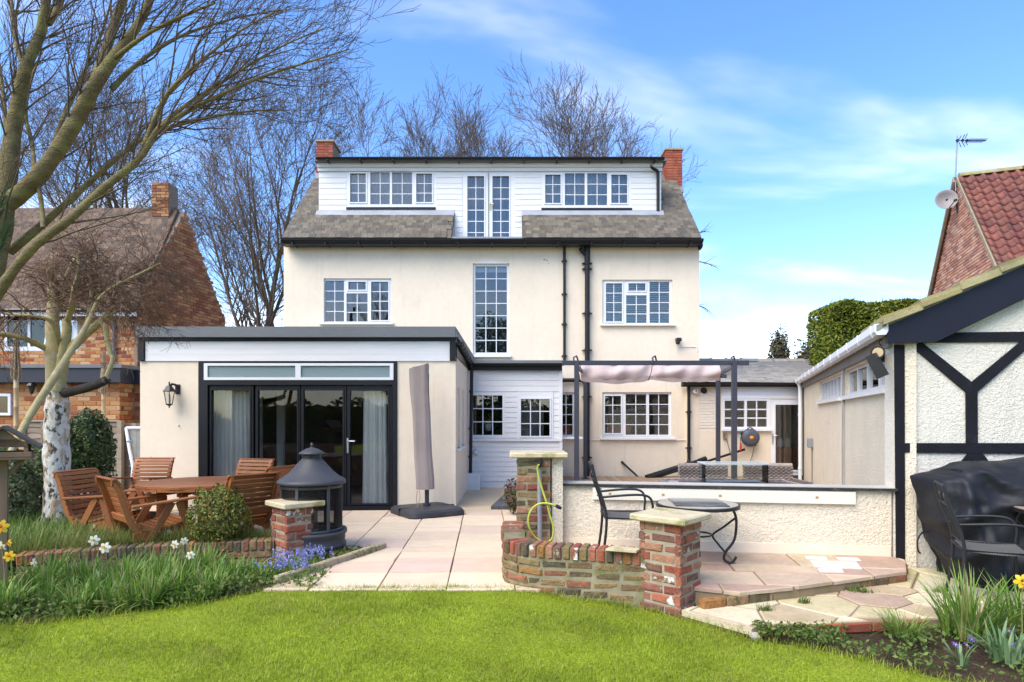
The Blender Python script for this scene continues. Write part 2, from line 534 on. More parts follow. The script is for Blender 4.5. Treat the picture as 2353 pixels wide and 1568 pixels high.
brickorange = mk('orange_brick', (.4, .17, .07), .85, .16, 12, .2, palette=[(.47, .205, .075), (.42, .175, .062), (.51, .255, .10), (.38, .125, .045), (.52, .28, .12), (.30, .088, .036), (.46, .225, .09), (.54, .31, .15), (.24, .066, .032)], bump=(120, .4, .004))
brickold = mk('reclaimed_brick', (.3, .1, .06), .92, .25, 16, .2, palette=[(.32, .09, .052), (.27, .078, .048), (.34, .12, .07), (.21, .07, .048), (.28, .125, .08), (.33, .17, .10), (.24, .10, .07), (.17, .085, .06)], dirt=((.15, .145, .05), 6, .52, .70, .8), dirt2=((.70, .66, .62), 6, .60, .66, .9), bump=(50, 1, .012))
brickmoss = mk('mossy_brick', (.3, .1, .06), .95, .3, 16, .2, palette=[(.24, .10, .06), (.19, .11, .06), (.29, .115, .068), (.13, .09, .055), (.27, .17, .085), (.33, .15, .05), (.10, .075, .05), (.22, .15, .07)], dirt=((.17, .15, .055), 15, .46, .66, .65), dirt2=((.06, .06, .028), 19, .54, .70, .7), bump=(45, 1, .016))
brickdark = mk('dark_plinth_brick', (.1, .05, .04), .7, .2, 10, .3, palette=[(.05, .04, .04), (.07, .045, .04), (.09, .05, .045)], bump=(90, .3, .004))
brickcream = mk('cream_painted_brick', (.72, .645, .535), .8, .05, 8, .2, bump=(90, .3, .003))
mortar = mk('mortar', (.34, .28, .20), .95, .15, 12, .1, bump=(160, .5, .004))
mortarmoss = mk('mossy_mortar', (.27, .235, .15), .95, .25, 9, .1, dirt=((.14, .15, .045), 5, .46, .68, .85), bump=(120, .7, .006))
mortardark = mk('dark_mortar', (.20, .165, .13), .95, .2, 12, .1)
capstone = mk('sandstone_cap', (.53, .45, .29), .95, .16, 6, .15, fine=(90, .18), dirt=((.23, .215, .06), 5, .50, .70, .8), bump=(90, .8, .008))
pave = mk('pink_cream_paving', (.6, .5, .4), .85, .07, 3, .2, palette=[(.62, .485, .33), (.66, .53, .365), (.58, .435, .32), (.60, .465, .325), (.645, .515, .35), (.56, .42, .32), (.62, .495, .34)], fine=(30, .05), dirt=((.44, .35, .24), 2.2, .58, .80, .4), bump=(50, .3, .004))
pavetan = mk('tan_concrete', (.52, .41, .265), .9, .08, 2, .2, fine=(40, .07), bump=(60, .3, .004))
flag = mk('riven_flag', (.5, .4, .3), .85, .12, 4, .2, palette=[(.45, .335, .235), (.40, .27, .20), (.50, .385, .26), (.43, .30, .225), (.48, .37, .25)], fine=(22, .08), dirt=((.30, .26, .12), 2.5, .56, .78, .5), bump=(22, .5, .012))
crazy = mk('crazy_flag', (.5, .45, .28), .9, .13, 5, .2, palette=[(.55, .49, .32), (.44, .34, .21), (.60, .55, .40), (.40, .28, .205), (.50, .42, .24), (.57, .50, .33)], fine=(26, .10), dirt=((.28, .26, .085), 2.8, .52, .74, .6), bump=(26, .6, .012))
whiteslab = mk('white_flag', (.58, .52, .45), .8, .08, 4, .2, fine=(18, .08), bump=(40, .3, .004))
grout = mk('paving_joint', (.27, .20, .12), .95, .2, 6, .1, dirt=((.20, .19, .07), 4, .5, .7, .5))
soil = mk('soil', (.075, .05, .032), .95, .3, 6, .1, bump=(40, 1, .03), bump2=(150, .7, .01), fine=(90, .4), dirt=((.12, .13, .04), 3, .52, .7, .6))
lawnmat = mk('lawn_ground', (.24, .30, .02), .95, .25, 1.3, .1, fine=(60, .35), dirt=((.22, .24, .04), 1.1, .5, .75, .6), bump=(120, .8, .02))
woodstain = mk('teak_stain', (.245, .095, .033), .5, .3, 7, .35, palette=[(.31, .105, .028), (.36, .125, .034), (.27, .09, .026), (.33, .12, .036)], stretch=(1.2, 14, 14), bump=(30, .2, .002))
woodgrey = mk('weathered_wood', (.20, .13, .085), .8, .25, 8, .2, stretch=(1, 1, .12), bump=(40, .5, .004), dirt=((.10, .08, .06), 5, .5, .75, .6))
fencewood = mk('fence_wood', (.27, .215, .155), .9, .2, 8, .15, palette=[(.29, .235, .175), (.25, .195, .14), (.31, .25, .185), (.22, .175, .125)], stretch=(.3, 3, 3), bump=(40, .5, .004))
deckwood = mk('deck_board', (.36, .25, .16), .75, .2, 6, .2, palette=[(.40, .28, .18), (.35, .24, .15), (.43, .31, .20), (.31, .21, .135)], stretch=(6, .4, 6), bump=(30, .3, .003))
bamboo = mk('bamboo_pole', (.46, .33, .17), .5, .15, 5, .4)
straw = mk('dry_reed', (.36, .27, .17), .9, .25, 20, .1)
fabricmauve = mk('mauve_grey_fabric', (.295, .24, .212), .9, .10, 2.5, .15, sheen=.2, bump=(8, .35, .02), fine=(300, .06), dirt=((.25, .155, .105), 1.4, .6, .8, .5))
canopyfab = mk('pale_mauve_canvas', (.50, .395, .36), .9, .1, 3, .15, sheen=.2, bump=(10, .4, .02), dirt=((.42, .27, .19), 2, .58, .78, .5))
coverblk = mk('black_cover_cloth', (.011, .012, .016), .55, .15, 3, .3, bump=(14, .3, .015), bump2=(300, .15, .002), dirt=((.05, .05, .052), 3, .55, .8, .5))
metalblk = mk('black_iron', (.014, .014, .015), .45, .3, 8, .45, bump=(120, .2, .002))
firemetal = mk('grey_firepit_steel', (.052, .051, .054), .5, .14, 5, .4, bump=(120, .12, .002), dirt=((.13, .125, .12), 12, .63, .75, .5), rvar=.1)
seatweave = mk('woven_seat', (.15, .145, .13), .7, .3, 120, .3, bump=(240, .9, .006))
wicker = mk('grey_wicker', (.255, .205, .175), .75, .3, 30, .25, palette=[(.27, .215, .185), (.22, .175, .15), (.31, .255, .22), (.19, .15, .13)])
tabletopglass = mk('slate_glass', (.055, .065, .075), .12, .4, 3, .6, dirt=((.17, .185, .19), 3, .45, .7, .7))
mosaic = mk('mosaic_tile', (.3, .26, .2), .5, .2, 10, .4, palette=[(.38, .33, .25), (.10, .09, .08), (.45, .41, .34), (.25, .22, .18), (.33, .24, .16)])
steel = mk('grey_galvanised', (.30, .31, .33), .45, .12, 8, .5, metal=.5)
greyplastic = mk('grey_plastic_pipe', (.24, .245, .26), .5, .1, 6, .4)
reelplastic = mk('blue_grey_plastic', (.075, .08, .10), .5, .08, 6, .4)
orangep = mk('orange_plastic', (.75, .27, .02), .5, .05, 5, .4)
redp = mk('red_plastic', (.50, .03, .025), .45, .05, 5, .4)
hosey = mk('yellow_green_hose', (.42, .45, .06), .45, .08, 20, .4)
hosegreen = mk('grey_green_hose', (.12, .15, .11), .5, .1, 8, .4)
brass = mk('brass', (.60, .42, .14), .3, .1, 8, .5, metal=.9)
chrome = mk('brushed_chrome', (.55, .55, .57), .3, .05, 8, .5, metal=.9)
terracotta = mk('terracotta', (.45, .19, .085), .85, .12, 6, .2)
brownwood = mk('brown_cabinet', (.36, .115, .04), .55, .15, 3, .3, stretch=(1, 1, .2))
curtain = mk('cream_curtain', (.92, .89, .80), .95, .06, 2, .1, sheen=.1, trans=.12)
net = mk('net_curtain', (.55, .575, .57), .95, .06, 2, .1, trans=.3)
blindm = mk('white_blind', (.62, .63, .62), .7, .04, 3, .2)
interior = mk('interior_wall', (.33, .31, .285), .9, .08, 1, .1)
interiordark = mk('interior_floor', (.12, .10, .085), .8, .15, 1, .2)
dish = mk('dish_grey', (.27, .245, .24), .6, .08, 6, .3)
pane_g = glass('window_glass', (.95, .97, .97), 1.0, 1.65)
pane_b = glass('door_glass', (.97, .98, .975), 1.0, 1.42)
pane_o = glass('obscured_glass', (.8, .9, .9), .8, 1.5, .25, cover=((.35, .46, .46), .55))
pane_l = glass('lantern_glass', (.9, .9, .85), 1, 1.45)
mesh_g = glass('spark_mesh', (.72, .72, .72), .3, 1.3, .3, cover=((.03, .03, .03), .35))
barkolive = mk('olive_bark', (.20, .155, .075), .85, .3, 6, .25, stretch=(1, 1, 2.2), dirt=((.30, .28, .10), 3, .46, .68, .7), dirt2=((.07, .055, .04), 12, .56, .72, .6), bump=(45, .9, .02), bump2=(12, .6, .04))
barkgrey = mk('grey_brown_bark', (.115, .085, .06), .9, .25, 5, .15, dirt=((.17, .155, .075), 3, .52, .72, .6), bump=(40, .6, .01))
barkfar = mk('far_twig_bark', (.14, .105, .075), .9, .25, 3, .15)
barktwig = mk('twig_bark', (.125, .092, .066), .9, .25, 3, .15)
birchbark = mk('birch_bark', (.70, .65, .56), .8, .15, 5, .2, stretch=(1, 1, .6), dirt=((.07, .052, .036), 12, .53, .58, .95), dirt2=((.46, .33, .20), 9, .52, .60, .85), bump=(18, .9, .03))
birchlimb = mk('birch_limb', (.44, .36, .19), .85, .2, 5, .2, dirt=((.60, .54, .40), 6, .55, .7, .7), dirt2=((.22, .22, .06), 5, .52, .7, .7), bump=(40, .6, .01))
birchtwig = mk('birch_twig', (.19, .115, .075), .85, .35, 2, .2)
def leafmat(name, pal, trans=.3, rough=.55, var=.2, **k):
    return mk(name, pal[0], rough, var, 3, .3, palette=pal, trans=trans, **k)
grassm = leafmat('grass_blade', [(.25, .34, .018), (.29, .38, .022), (.21, .29, .016), (.36, .41, .035), (.27, .355, .02), (.40, .40, .09), (.17, .25, .014)], .35, .55, .42, dirt=((.44, .40, .12), 1.6, .52, .72, .5), dirt2=((.12, .19, .02), 2.6, .54, .74, .6))
daffleaf = leafmat('daffodil_leaf', [(.13, .24, .03), (.18, .30, .04), (.095, .19, .028), (.24, .35, .06), (.15, .26, .05), (.32, .31, .12)], .3, .45)
grassyel = leafmat('arching_grass', [(.22, .26, .055), (.26, .29, .07), (.17, .22, .05), (.30, .30, .11), (.14, .19, .05)], .3)
tulipleaf = leafmat('broad_leaf', [(.17, .27, .12), (.20, .30, .14), (.13, .23, .09)], .3, .4)
hedgeleaf = leafmat('conifer_leaf', [(.14, .18, .016), (.19, .225, .02), (.10, .14, .014), (.24, .26, .03), (.085, .115, .014)], .2)
evergreen = leafmat('evergreen_leaf', [(.06, .095, .024), (.08, .125, .03), (.045, .07, .02), (.12, .165, .05), (.065, .10, .03)], .15, .35)
boxleaf = leafmat('box_leaf', [(.14, .165, .025), (.22, .23, .035), (.10, .125, .022), (.27, .25, .055), (.075, .095, .02)], .2, .4)
weedleaf = leafmat('weed_leaf', [(.11, .17, .03), (.15, .20, .04), (.08, .13, .03)], .25)
pineleaf = leafmat('pine_needle', [(.05, .09, .045), (.07, .115, .055), (.09, .13, .07)], .15)
farleaf = leafmat('far_leaf', [(.085, .075, .04), (.11, .10, .05), (.07, .07, .035), (.14, .115, .06)], .2)
petalw = leafmat('white_petal', [(.82, .80, .68), (.78, .75, .60)], .3, .6, .05)
petaly = leafmat('yellow_petal', [(.75, .50, .03), (.80, .58, .05)], .3, .6, .05)
petalo = leafmat('orange_trumpet', [(.80, .30, .02)], .3, .6, .05)
petalc = leafmat('cream_trumpet', [(.80, .66, .22)], .3, .6, .05)
petalb = leafmat('blue_petal', [(.27, .29, .66), (.34, .36, .74), (.22, .22, .58)], .3, .6, .08)
petalv = leafmat('violet_petal', [(.24, .17, .72), (.30, .22, .80)], .3, .6, .08)
moss = mk('moss', (.17, .17, .03), .95, .3, 12, .1, bump=(80, .8, .01))
mosstile = mk('mossy_tile_edge', (.29, .25, .12), .9, .2, 7, .15, palette=[(.31, .265, .12), (.26, .23, .12), (.34, .30, .16)], dirt=((.13, .12, .06), 5, .54, .72, .8), bump=(60, .8, .01))
labelw = mk('small_oval_badge', (.62, .55, .38), .5, .05, 5, .3)
# ------------------------------------------------------------------ the ground
b = B()
b.add([(-600, -600, -.12), (600, -600, -.12), (600, 900, -.12), (-600, 900, -.12)], [[0, 1, 2, 3]])
tag(b.build('ground', soil), kind='structure')

LZ = -.05
def lz(x): return float(np.interp(x, [-9, -2.6, -2.0, 0, 1.1, 9], [-.05, -.045, -.016, -.016, -.085, -.085]))
def lawn_front(x):           # far edge of the lawn as depth for a given X
    pts = [(-9, 3.9), (-5.2, 4.45), (-3.6, 4.62), (-2.6, 5.1), (-2.1, 5.50), (-1.2, 5.49), (-.1, 5.50), (.06, 5.46), (.24, 5.40), (.5, 5.32), (.8, 5.23), (1.05, 5.13), (1.345, 4.86), (1.45, 4.74), (1.74, 4.38), (2.05, 4.26), (2.35, 3.98), (2.6, 3.75), (3.2, 3.35), (9, 2.0)]
    return float(np.interp(x, [p[0] for p in pts], [p[1] for p in pts]))
xs = np.linspace(-9, 9, 160)
b = B()
v = []
for x in xs:
    v.append((x, lawn_front(x) + .02, lz(x))); v.append((x, 2.0, LZ - .04)); v.append((x, -24, LZ - .06))
q = [[3 * i + j, 3 * i + j + 1, 3 * i + j + 4, 3 * i + j + 3] for i in range(len(xs) - 1) for j in range(2)]
b.add(v, q)
tag(b.build('lawn', lawnmat), kind='structure')

def blades(name, m, base, h, wd, lean, heading, seg=3, parent=None, fold=0.0, tip=0.12, kink=0.0):
    """curved grass-like blades; arrays base(N,3), h, wd, lean (0 upright .. 1 arching), heading"""
    n = len(base)
    t = np.linspace(0, 1, seg + 1)
    hd = np.stack([np.cos(heading), np.sin(heading), np.zeros(n)], -1)
    sd_ = np.stack([-np.sin(heading), np.cos(heading), np.zeros(n)], -1)
    V = np.empty((n, seg + 1, 2, 3))
    for i, ti in enumerate(t):
        ang = lean * (0.25 + 1.0 * ti) * 1.25
        # integrate a circular-ish arc
        xr = h * (ti * np.sin(lean * .3) + ti ** 2 * np.sin(lean) * .75)
        zr = h * (ti * (1 - .12 * lean ** 2) - ti ** 2.4 * (1 - np.cos(lean)) * .8)
        c = base + hd * xr[:, None]; c[:, 2] += zr
        wt = wd * (1 - ti) ** .55 * (0.65 + .35 * min(1, ti * 4)) + wd * .04
        V[:, i, 0] = c - sd_ * wt[:, None] / 2
        V[:, i, 1] = c + sd_ * wt[:, None] / 2
    k = (seg + 1) * 2
    base_i = np.arange(n)[:, None] * k
    qs = []
    for i in range(seg):
        qs.append(np.stack([base_i[:, 0] + 2 * i, base_i[:, 0] + 2 * i + 1, base_i[:, 0] + 2 * i + 3, base_i[:, 0] + 2 * i + 2], -1))
    bb = B(); bb.add(V.reshape(-1, 3), np.concatenate(qs), None, True)
    return bb.build(name, m, parent)

# lawn grass: short mown blades, thicker near the camera and at the edges
N = 330000
gxs = rng.uniform(-5.6, 5.2, N); gy = 2.6 + (rng.random(N) ** 1.15) * 3.1
front = np.interp(gxs, xs, [lawn_front(x) for x in xs])
wob = .03 * np.sin(gxs * 9) + .02 * np.sin(gxs * 23)
ok = (gy < front + wob) & (np.abs(gxs) < gy * .93 + .5)
gxs, gy, front = gxs[ok], gy[ok], front[ok]
nb = len(gxs)
edge = np.clip(1 - (front - gy) / .09, 0, 1)
patch = .8 + .35 * (np.sin(gxs * 1.9 + gy * 2.7) * np.sin(gy * 3.3 - gxs * .8))
gb = np.stack([gxs, gy, np.interp(gxs, xs, [lz(x) for x in xs]) * np.clip((gy - 2) / (front + .02 - 2), 0, 1) + (LZ - .04) * (1 - np.clip((gy - 2) / (front + .02 - 2), 0, 1)) - .004], -1)
tag(blades('lawn_grass', grassm, gb, (rng.uniform(.018, .052, nb) * patch + edge * rng.uniform(.0, .05, nb)), rng.uniform(.0026, .005, nb), rng.uniform(.1, 1.2, nb), rng.uniform(0, 6.28, nb), seg=2), 'short mown bright green lawn grass in the foreground', 'grass', kind='stuff')

# longer tufts left by the mower and along the edges
k = 5200; tx = rng.uniform(-5, 4, k); tf = np.interp(tx, xs, [lawn_front(x) for x in xs]); ty = tf - np.where(rng.random(k) < .55, rng.exponential(.035, k) - .03, rng.uniform(0, 2.2, k))
tb_ = np.stack([tx, ty, np.interp(tx, xs, [lz(x) for x in xs]) * .8 - .015], -1)
tag(blades('lawn_tufts', grassm, tb_, rng.uniform(.035, .085, k), rng.uniform(.003, .005, k), rng.uniform(.2, 1.3, k), rng.uniform(0, 6.28, k), seg=3), 'longer ragged grass tufts along the lawn edge', 'grass', kind='stuff')

# ------------------------------------------------------------------ patio of pink and cream slabs
ANG = R(2.4)
def kerb_x(Y): return np.interp(Y, [5.5, 7.1], [-2.08, -1.44])
b = B()
b.add([(-7.5, 6.75, -.03), (-1.9, 6.75, -.03), (-1.4, 7.1, -.03), (-2.1, 5.44, -.03), (.15, 5.40, -.03), (.15, 7.0, -.03), (.9, 7.0, -.03), (.9, 10.05, -.03), (-7.5, 10.3, -.03)], None, None)
b = B()
b.ngon([(-7.5, 6.6, -.03), (-2.3, 6.6, -.03), (-1.42, 7.12, -.03), (-2.1, 5.46, -.03), (.12, 5.46, -.03), (.12, 6.9, -.03), (.6, 6.9, -.03), (.6, 10.02, -.03), (-.9, 10.3, -.03), (-7.5, 10.3, -.03)])
patio = tag(b.build('patio', grout), kind='structure')
slab_me = []
for k in range(3):
    bb = B(); bb.cbox((0, 0, -.02), (1, 1, .04), .006); slab_me.append(bb.mesh('slab', pave))
smats = []
CUT = []
col0 = -12
for c in range(col0, 3):
    Y = 5.43 if c > -5 else 5.43 - random.choice([0, .3, .15])
    while Y < 10.0:
        L = random.choice([.3, .3, .45, .45, .6, .6])
        x = c * .606 + .03; yc = Y + L / 2
        # rotate the layout a little about the front edge
        px = x + .303 - (yc - 5.4) * math.tan(ANG)
        Y += L + .006
        front_ok = yc - L / 2 > 5.42 and px < .28 + (.05 if yc < 6 else .35)
        if px < kerb_x(min(yc, 7.1)) + .02 and yc < 7.1 and not (px < -1.7 and yc > 6.62): front_ok = False
        if px < -1.7 and yc < 6.95: front_ok = False
        if px < -7.4: front_ok = False
        if yc + L / 2 > 10.02: L2 = 10.02 - (yc - L / 2); 
        if not front_ok:
            if -2.6 < px < -1.1 and 5.42 < yc - L / 2 and yc < 7.3: CUT.append((px, yc, L))
            continue
        L2 = min(L, 10.02 - (yc - L / 2))
        if L2 < .08: continue
        yc = yc - L / 2 + L2 / 2
        smats.append(Matrix.Translation((px, yc, random.uniform(-.005, .003))) @ Matrix.Rotation(ANG, 4, 'Z') @ Matrix.Diagonal((.594 + random.uniform(-.004, .004), L2 - .008, 1, 1)))
pieces('slab', slab_me, smats, patio)
# tan concrete path beyond
path = tag(B().panel(0, 1, 0, 1, [], 0, 1).build('path_base', grout), kind='structure')
bpy.data.objects.remove(path)
b = B(); b.ngon([(-.95, 10.0, -.012), (1.25, 10.0, -.012), (1.25, 13.3, -.012), (-.95, 13.3, -.012)])
path = tag(b.build('path', grout), kind='structure')
ps = []
for (x0, x1, y0, y1) in [(-.94, .02, 10.03, 11.2), (.03, .6, 10.03, 11.2), (-.94, .3, 11.21, 13.25), (.31, 1.2, 11.21, 13.25), (.61, 1.2, 10.03, 11.2)]:
    ps.append(Matrix.Translation(((x0 + x1) / 2, (y0 + y1) / 2, .004)) @ Matrix.Diagonal((x1 - x0 - .01, y1 - y0 - .01, 1, 1)))
tan_me = []
bb = B(); bb.cbox((0, 0, -.02), (1, 1, .04), .006); tan_me.append(bb.mesh('slab', pavetan))
pieces('slab', tan_me, ps, path)
# ------------------------------------------------------------------ windows
_p = B(); _p.box(-.5, .5, -.5, .5, -.5, .5)
PANE = {}
def pane_mesh(m):
    if m.name not in PANE:
        _p = B(); _p.box(-.5, .5, -.5, .5, -.5, .5); PANE[m.name] = _p.mesh('pane', m)
    return PANE[m.name]
def window(parent, Y, outer, lights, m=None, setb=.05, depth=.07, gm=None, bar=.02, sash=(), sill=None, name='window', M=None, px=True, barm=None, sashw=.03):
    """outer and lights are picture rectangles x0,y0,x1,y1 (plus columns, rows) on the wall plane Y; with px=False metres x0,x1,z0,z1"""
    m = m or white; gm = gm or pane_g
    cv = (lambda r: (gx(r[0], Y), gx(r[2], Y), gz(r[3], Y), gz(r[1], Y))) if px else (lambda r: tuple(r[:4]))
    o = cv(outer)
    Ls = [(cv(l), l[4], l[5]) for l in lights]
    y0 = Y + setb; y1 = y0 + depth
    b = B(); b.panel(o[0], o[1], o[2], o[3], [l[0] for l in Ls], y0, y1, M)
    for i in sash:
        l = Ls[i][0]; sw = sashw
        b.panel(l[0] - sw, l[1] + sw, l[2] - sw, l[3] + sw, [l], y0 - .018, y0 + .01, M)
    win = b.build(name, m, parent)
    bb = B(); has = False
    for l, nc, nr in Ls:
        for i in range(1, nc):
            x = l[0] + (l[1] - l[0]) * i / nc
            bb.panel(x - bar / 2, x + bar / 2, l[2], l[3], [], y0 + .018, y1 - .018, M); has = True
        for j in range(1, nr):
            z = l[2] + (l[3] - l[2]) * j / nr
            bb.panel(l[0], l[1], z - bar / 2, z + bar / 2, [], y0 + .0195, y1 - .0195, M); has = True
    if has: bb.build('glazing_bars', barm or m, win)
    MM = M or Matrix.Identity(4)
    for l, nc, nr in Ls:
        for i in range(nc):
            for j in range(nr):
                pw = (l[1] - l[0]) / nc; ph = (l[3] - l[2]) / nr
                T = Matrix.Translation((l[0] + pw * (i + .5), y0 + depth * .5, l[2] + ph * (j + .5)))
                tl = Matrix.Rotation(random.uniform(-.004, .004), 4, 'Z') @ Matrix.Rotation(random.uniform(-.004, .004), 4, 'X')
                put('pane', pane_mesh(gm), win, MM @ T @ tl @ Matrix.Diagonal((pw - bar * .6, .005, ph - bar * .6, 1)))
    if sill:
        s = cv(sill)
        sb = B(); sb.cbox(((s[0] + s[1]) / 2, Y - .02, (s[2] + s[3]) / 2), (s[1] - s[0], .14, s[3] - s[2]), .006)
        sb.build('sill', m, win)
    return win

def lap_board(x0, x1, z0, z1, Y, m, parent, proud=.022, top=.006, name='board'):
    v = [(x0, Y - proud, z0), (x1, Y - proud, z0), (x1, Y - top, z1), (x0, Y - top, z1), (x0, Y + .01, z0), (x1, Y + .01, z0), (x1, Y + .01, z1), (x0, Y + .01, z1)]
    b = B(); b.add(v, [[0, 1, 2, 3], [0, 4, 5, 1], [3, 2, 6, 7], [0, 3, 7, 4], [1, 5, 6, 2]])
    return b.build(name, m, parent)
def clad(parent, Y, x0, x1, ya, yb, n, m=None, proud=.015, gap=.0):
    za, zb = gz(yb, Y), gz(ya, Y)
    hh = (zb - za) / n
    for i in range(n):
        lap_board(gx(x0, Y), gx(x1, Y), za + i * hh + gap / 2, za + (i + 1) * hh - gap / 2, Y + random.uniform(-.0012, .0012), m or whitewood, parent, proud)

def slates(parent, origin, u, v, width, height, sw, ex, me, mask=None, limit=300, name='slate', lift=.012):
    """u along eave, v up the slope"""
    M = frame(origin, u, v)
    mats = []
    nr = int(math.ceil(height / ex))
    for r_ in range(nr):
        x = -(sw * .5) * (r_ % 2) + random.uniform(-.01, .01)
        while x < width:
            ww = sw * random.uniform(.9, 1.08)
            a, b_ = max(x, 0), min(x + ww, width); x += ww
            if b_ - a < .03: continue
            zc = r_ * ex + ex * .55
            if zc + ex * .5 > height + .02: continue
            if mask and not mask((a + b_) / 2, zc, b_ - a): continue
            T = Matrix.Translation(((a + b_) / 2, random.uniform(-.003, .003), zc)) @ Matrix.Rotation(R(5.0 + random.uniform(-1, 1.5)), 4, 'X') @ Matrix.Rotation(random.uniform(-.012, .012), 4, 'Y') @ Matrix.Diagonal(((b_ - a - .004) / .2, 1, 1, 1))
            mats.append(M @ T)
    pieces(name, me, mats, parent, limit)
def slate_mesh(m, ex, th=.010, k=3):
    out_ = []
    for i in range(k):
        b = B(); b.cbox((0, -.012, 0), (.2, th, ex * 1.25), .002); out_.append(b.mesh('slate', m))
    return out_

def pipe(b, pts, r, n=10): b.tube(pts, r, n)
def bend(pts, k=5, rad=.08):
    """round the corners of a polyline"""
    P_ = [Vector(p) for p in pts]; o_ = [P_[0]]
    for i in range(1, len(P_) - 1):
        a, c, d = P_[i - 1], P_[i], P_[i + 1]
        r1_ = min(rad, (a - c).length * .45, (d - c).length * .45)
        s, e = c + (a - c).normalized() * r1_, c + (d - c).normalized() * r1_
        for j in range(k + 1):
            t = j / k
            o_.append(s * (1 - t) ** 2 + c * 2 * t * (1 - t) + e * t ** 2)
    o_.append(P_[-1]); return o_

# ------------------------------------------------------------------ main house
HY = 15.5
XL, XR = gx(652, HY), gx(1607, HY)
EZ = 5.95
house = thing('house', 'tall cream rendered house with slate roof and wide white dormer', 'house', ((XL + XR) / 2, HY, 0))
def hole(r, Y=HY): return (gx(r[0], Y), gx(r[2], Y), gz(r[3], Y), gz(r[1], Y))
W1 = (744, 640, 899, 742); W2 = (1086.5, 605, 1170, 817); W3 = (1384, 643, 1545, 746); W4 = (1384, 901.5, 1543, 1006); W5 = (1268, 901.5, 1322, 1006)
b = B(); b.panel(XL, XR, -.1, EZ, [hole(W1), hole(W2), hole(W3), hole(W4), hole(W5)], HY, HY + .25)
# segmental arch over the stair window
ax0, ax1 = gx(1086.5, HY), gx(1170, HY); z0_, zt = gz(606, HY), gz(600.5, HY)
front_wall = b.build('wall', cream, house)
for xa_ in (XL, XR - .25):
    b = B(); b.panel(xa_, xa_ + .25, -.1, EZ, [], HY + .25, HY + 6.0); b.build('side_wall', cream, house)
b = B(); b.panel(XL + .25, XR - .25, -.1, EZ, [], HY + 5.75, HY + 6.0); b.build('rear_wall', cream, house)
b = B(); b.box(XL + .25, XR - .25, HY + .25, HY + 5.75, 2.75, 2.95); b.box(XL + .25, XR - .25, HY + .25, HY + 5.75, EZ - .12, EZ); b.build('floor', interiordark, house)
b = B(); b.box(XL + .25, XR - .25, HY + 3.0, HY + 3.1, 0, 2.75); b.box(XL + .25, XR - .25, HY + 3.0, HY + 3.1, 2.95, EZ - .12)
for xx in (gx(1000, HY), gx(1250, HY)): b.box(xx, xx + .1, HY + .25, HY + 3.0, 0, 2.75); b.box(xx, xx + .1, HY + .25, HY + 3.0, 2.95, EZ - .12)
b.build('partition', interior, house)

wn1 = window(house, HY, W1, [(745.8, 644.5, 789.3, 738.5, 2, 4), (799.6, 647.2, 839.5, 665.4, 2, 1), (795, 673.6, 843.5, 738.6, 2, 3), (852, 647, 891.6, 735.7, 2, 4)], sash=(1, 3), sill=(735, 742, 905, 747))
wn3 = window(house, HY, W3, [(1392.8, 650.7, 1430, 738.6, 2, 4), (1444.7, 650.7, 1483.7, 667.7, 2, 1), (1439.7, 678, 1487, 742, 2, 3), (1493.6, 647, 1539, 742, 2, 4)], sash=(0, 1), sill=(1379, 746, 1551, 750))
wn4 = window(house, HY, W4, [(1390.6, 910, 1427.7, 995.6, 2, 4), (1438.5, 906, 1486, 999.5, 2, 4), (1492.4, 906, 1537.5, 999.5, 2, 4)], sash=(0,), sill=(1378, 1006, 1551, 1011))
wn5 = window(house, HY, W5, [(1272, 906.7, 1316, 999.5, 3, 4)], sill=(1262, 1006, 1325, 1010))
wn2 = window(house, HY, W2, [(1092, 611, 1164.5, 810, 3, 7)], sill=(1082, 817, 1175, 822), setb=.06)
# arched head above the stair window
b = B()
arc = [Vector((ax0 + (ax1 - ax0) * i / 14, HY - .004, z0_ + (zt - z0_) * math.sin(math.pi * i / 14))) for i in range(15)]
b.prism(arc, (0, .06, 0)); b.build('arch_head', white, wn2)
# blinds and curtains behind the panes
b = B()
for i in range(22):
    z = gz(648, HY) - i * .055
    b.box(gx(1390, HY), gx(1540, HY), HY + .16, HY + .20, z - .008, z + .004)
tag(b.build('slatted_blind', blindm), 'white slatted blind behind the upper right window', 'blind')
def drape(x0, x1, z0, z1, Y, m, amp=.03, waves=10, seed=0):
    n = waves * 8
    rr = random.Random(seed)
    ph = [rr.uniform(0, 6.28) for _ in range(3)]
    xs_ = np.linspace(x0, x1, n); yy = Y + amp * np.sin(np.linspace(0, waves * 6.28, n) + .8 * np.sin(np.linspace(0, 9, n) + ph[0])) + amp * .5 * np.sin(np.linspace(0, waves * 2.1, n) + ph[1])
    nz = 6; v = []
    for j in range(nz + 1):
        z = z0 + (z1 - z0) * j / nz
        flare = 1 + .1 * (1 - j / nz)
        for x, y in zip(xs_, yy): v.append(((x - (x0 + x1) / 2) * flare + (x0 + x1) / 2, Y + (y - Y) * (1.25 - .5 * j / nz), z))
    q = [[j * n + i, j * n + i + 1, (j + 1) * n + i + 1, (j + 1) * n + i] for j in range(nz) for i in range(n - 1)]
    b = B(); b.add(v, q, None, True); return b
DY = 16.15
tag(drape(gx(800, DY), gx(998, DY), gz(472, DY), gz(393, DY), DY + .22, net, .025, 26, 1).build('net_curtain', net), 'pale net curtain behind the left dormer window', 'curtain')
tag(drape(gx(1248, DY), gx(1447, DY), gz(474, DY), gz(395, DY), DY + .22, net, .025, 26, 2).build('net_curtain', net), 'pale net curtain behind the right dormer window', 'curtain')
tag(drape(gx(1066, DY), gx(1180, DY), gz(565, DY), gz(398, DY), DY + .35, mk('grey_voile', (.30, .33, .36), .95, .05, 2, .1, trans=.2), .02, 12, 3).build('voile_curtain', MATS['grey_voile']), 'grey voile curtain behind the dormer french doors', 'curtain')
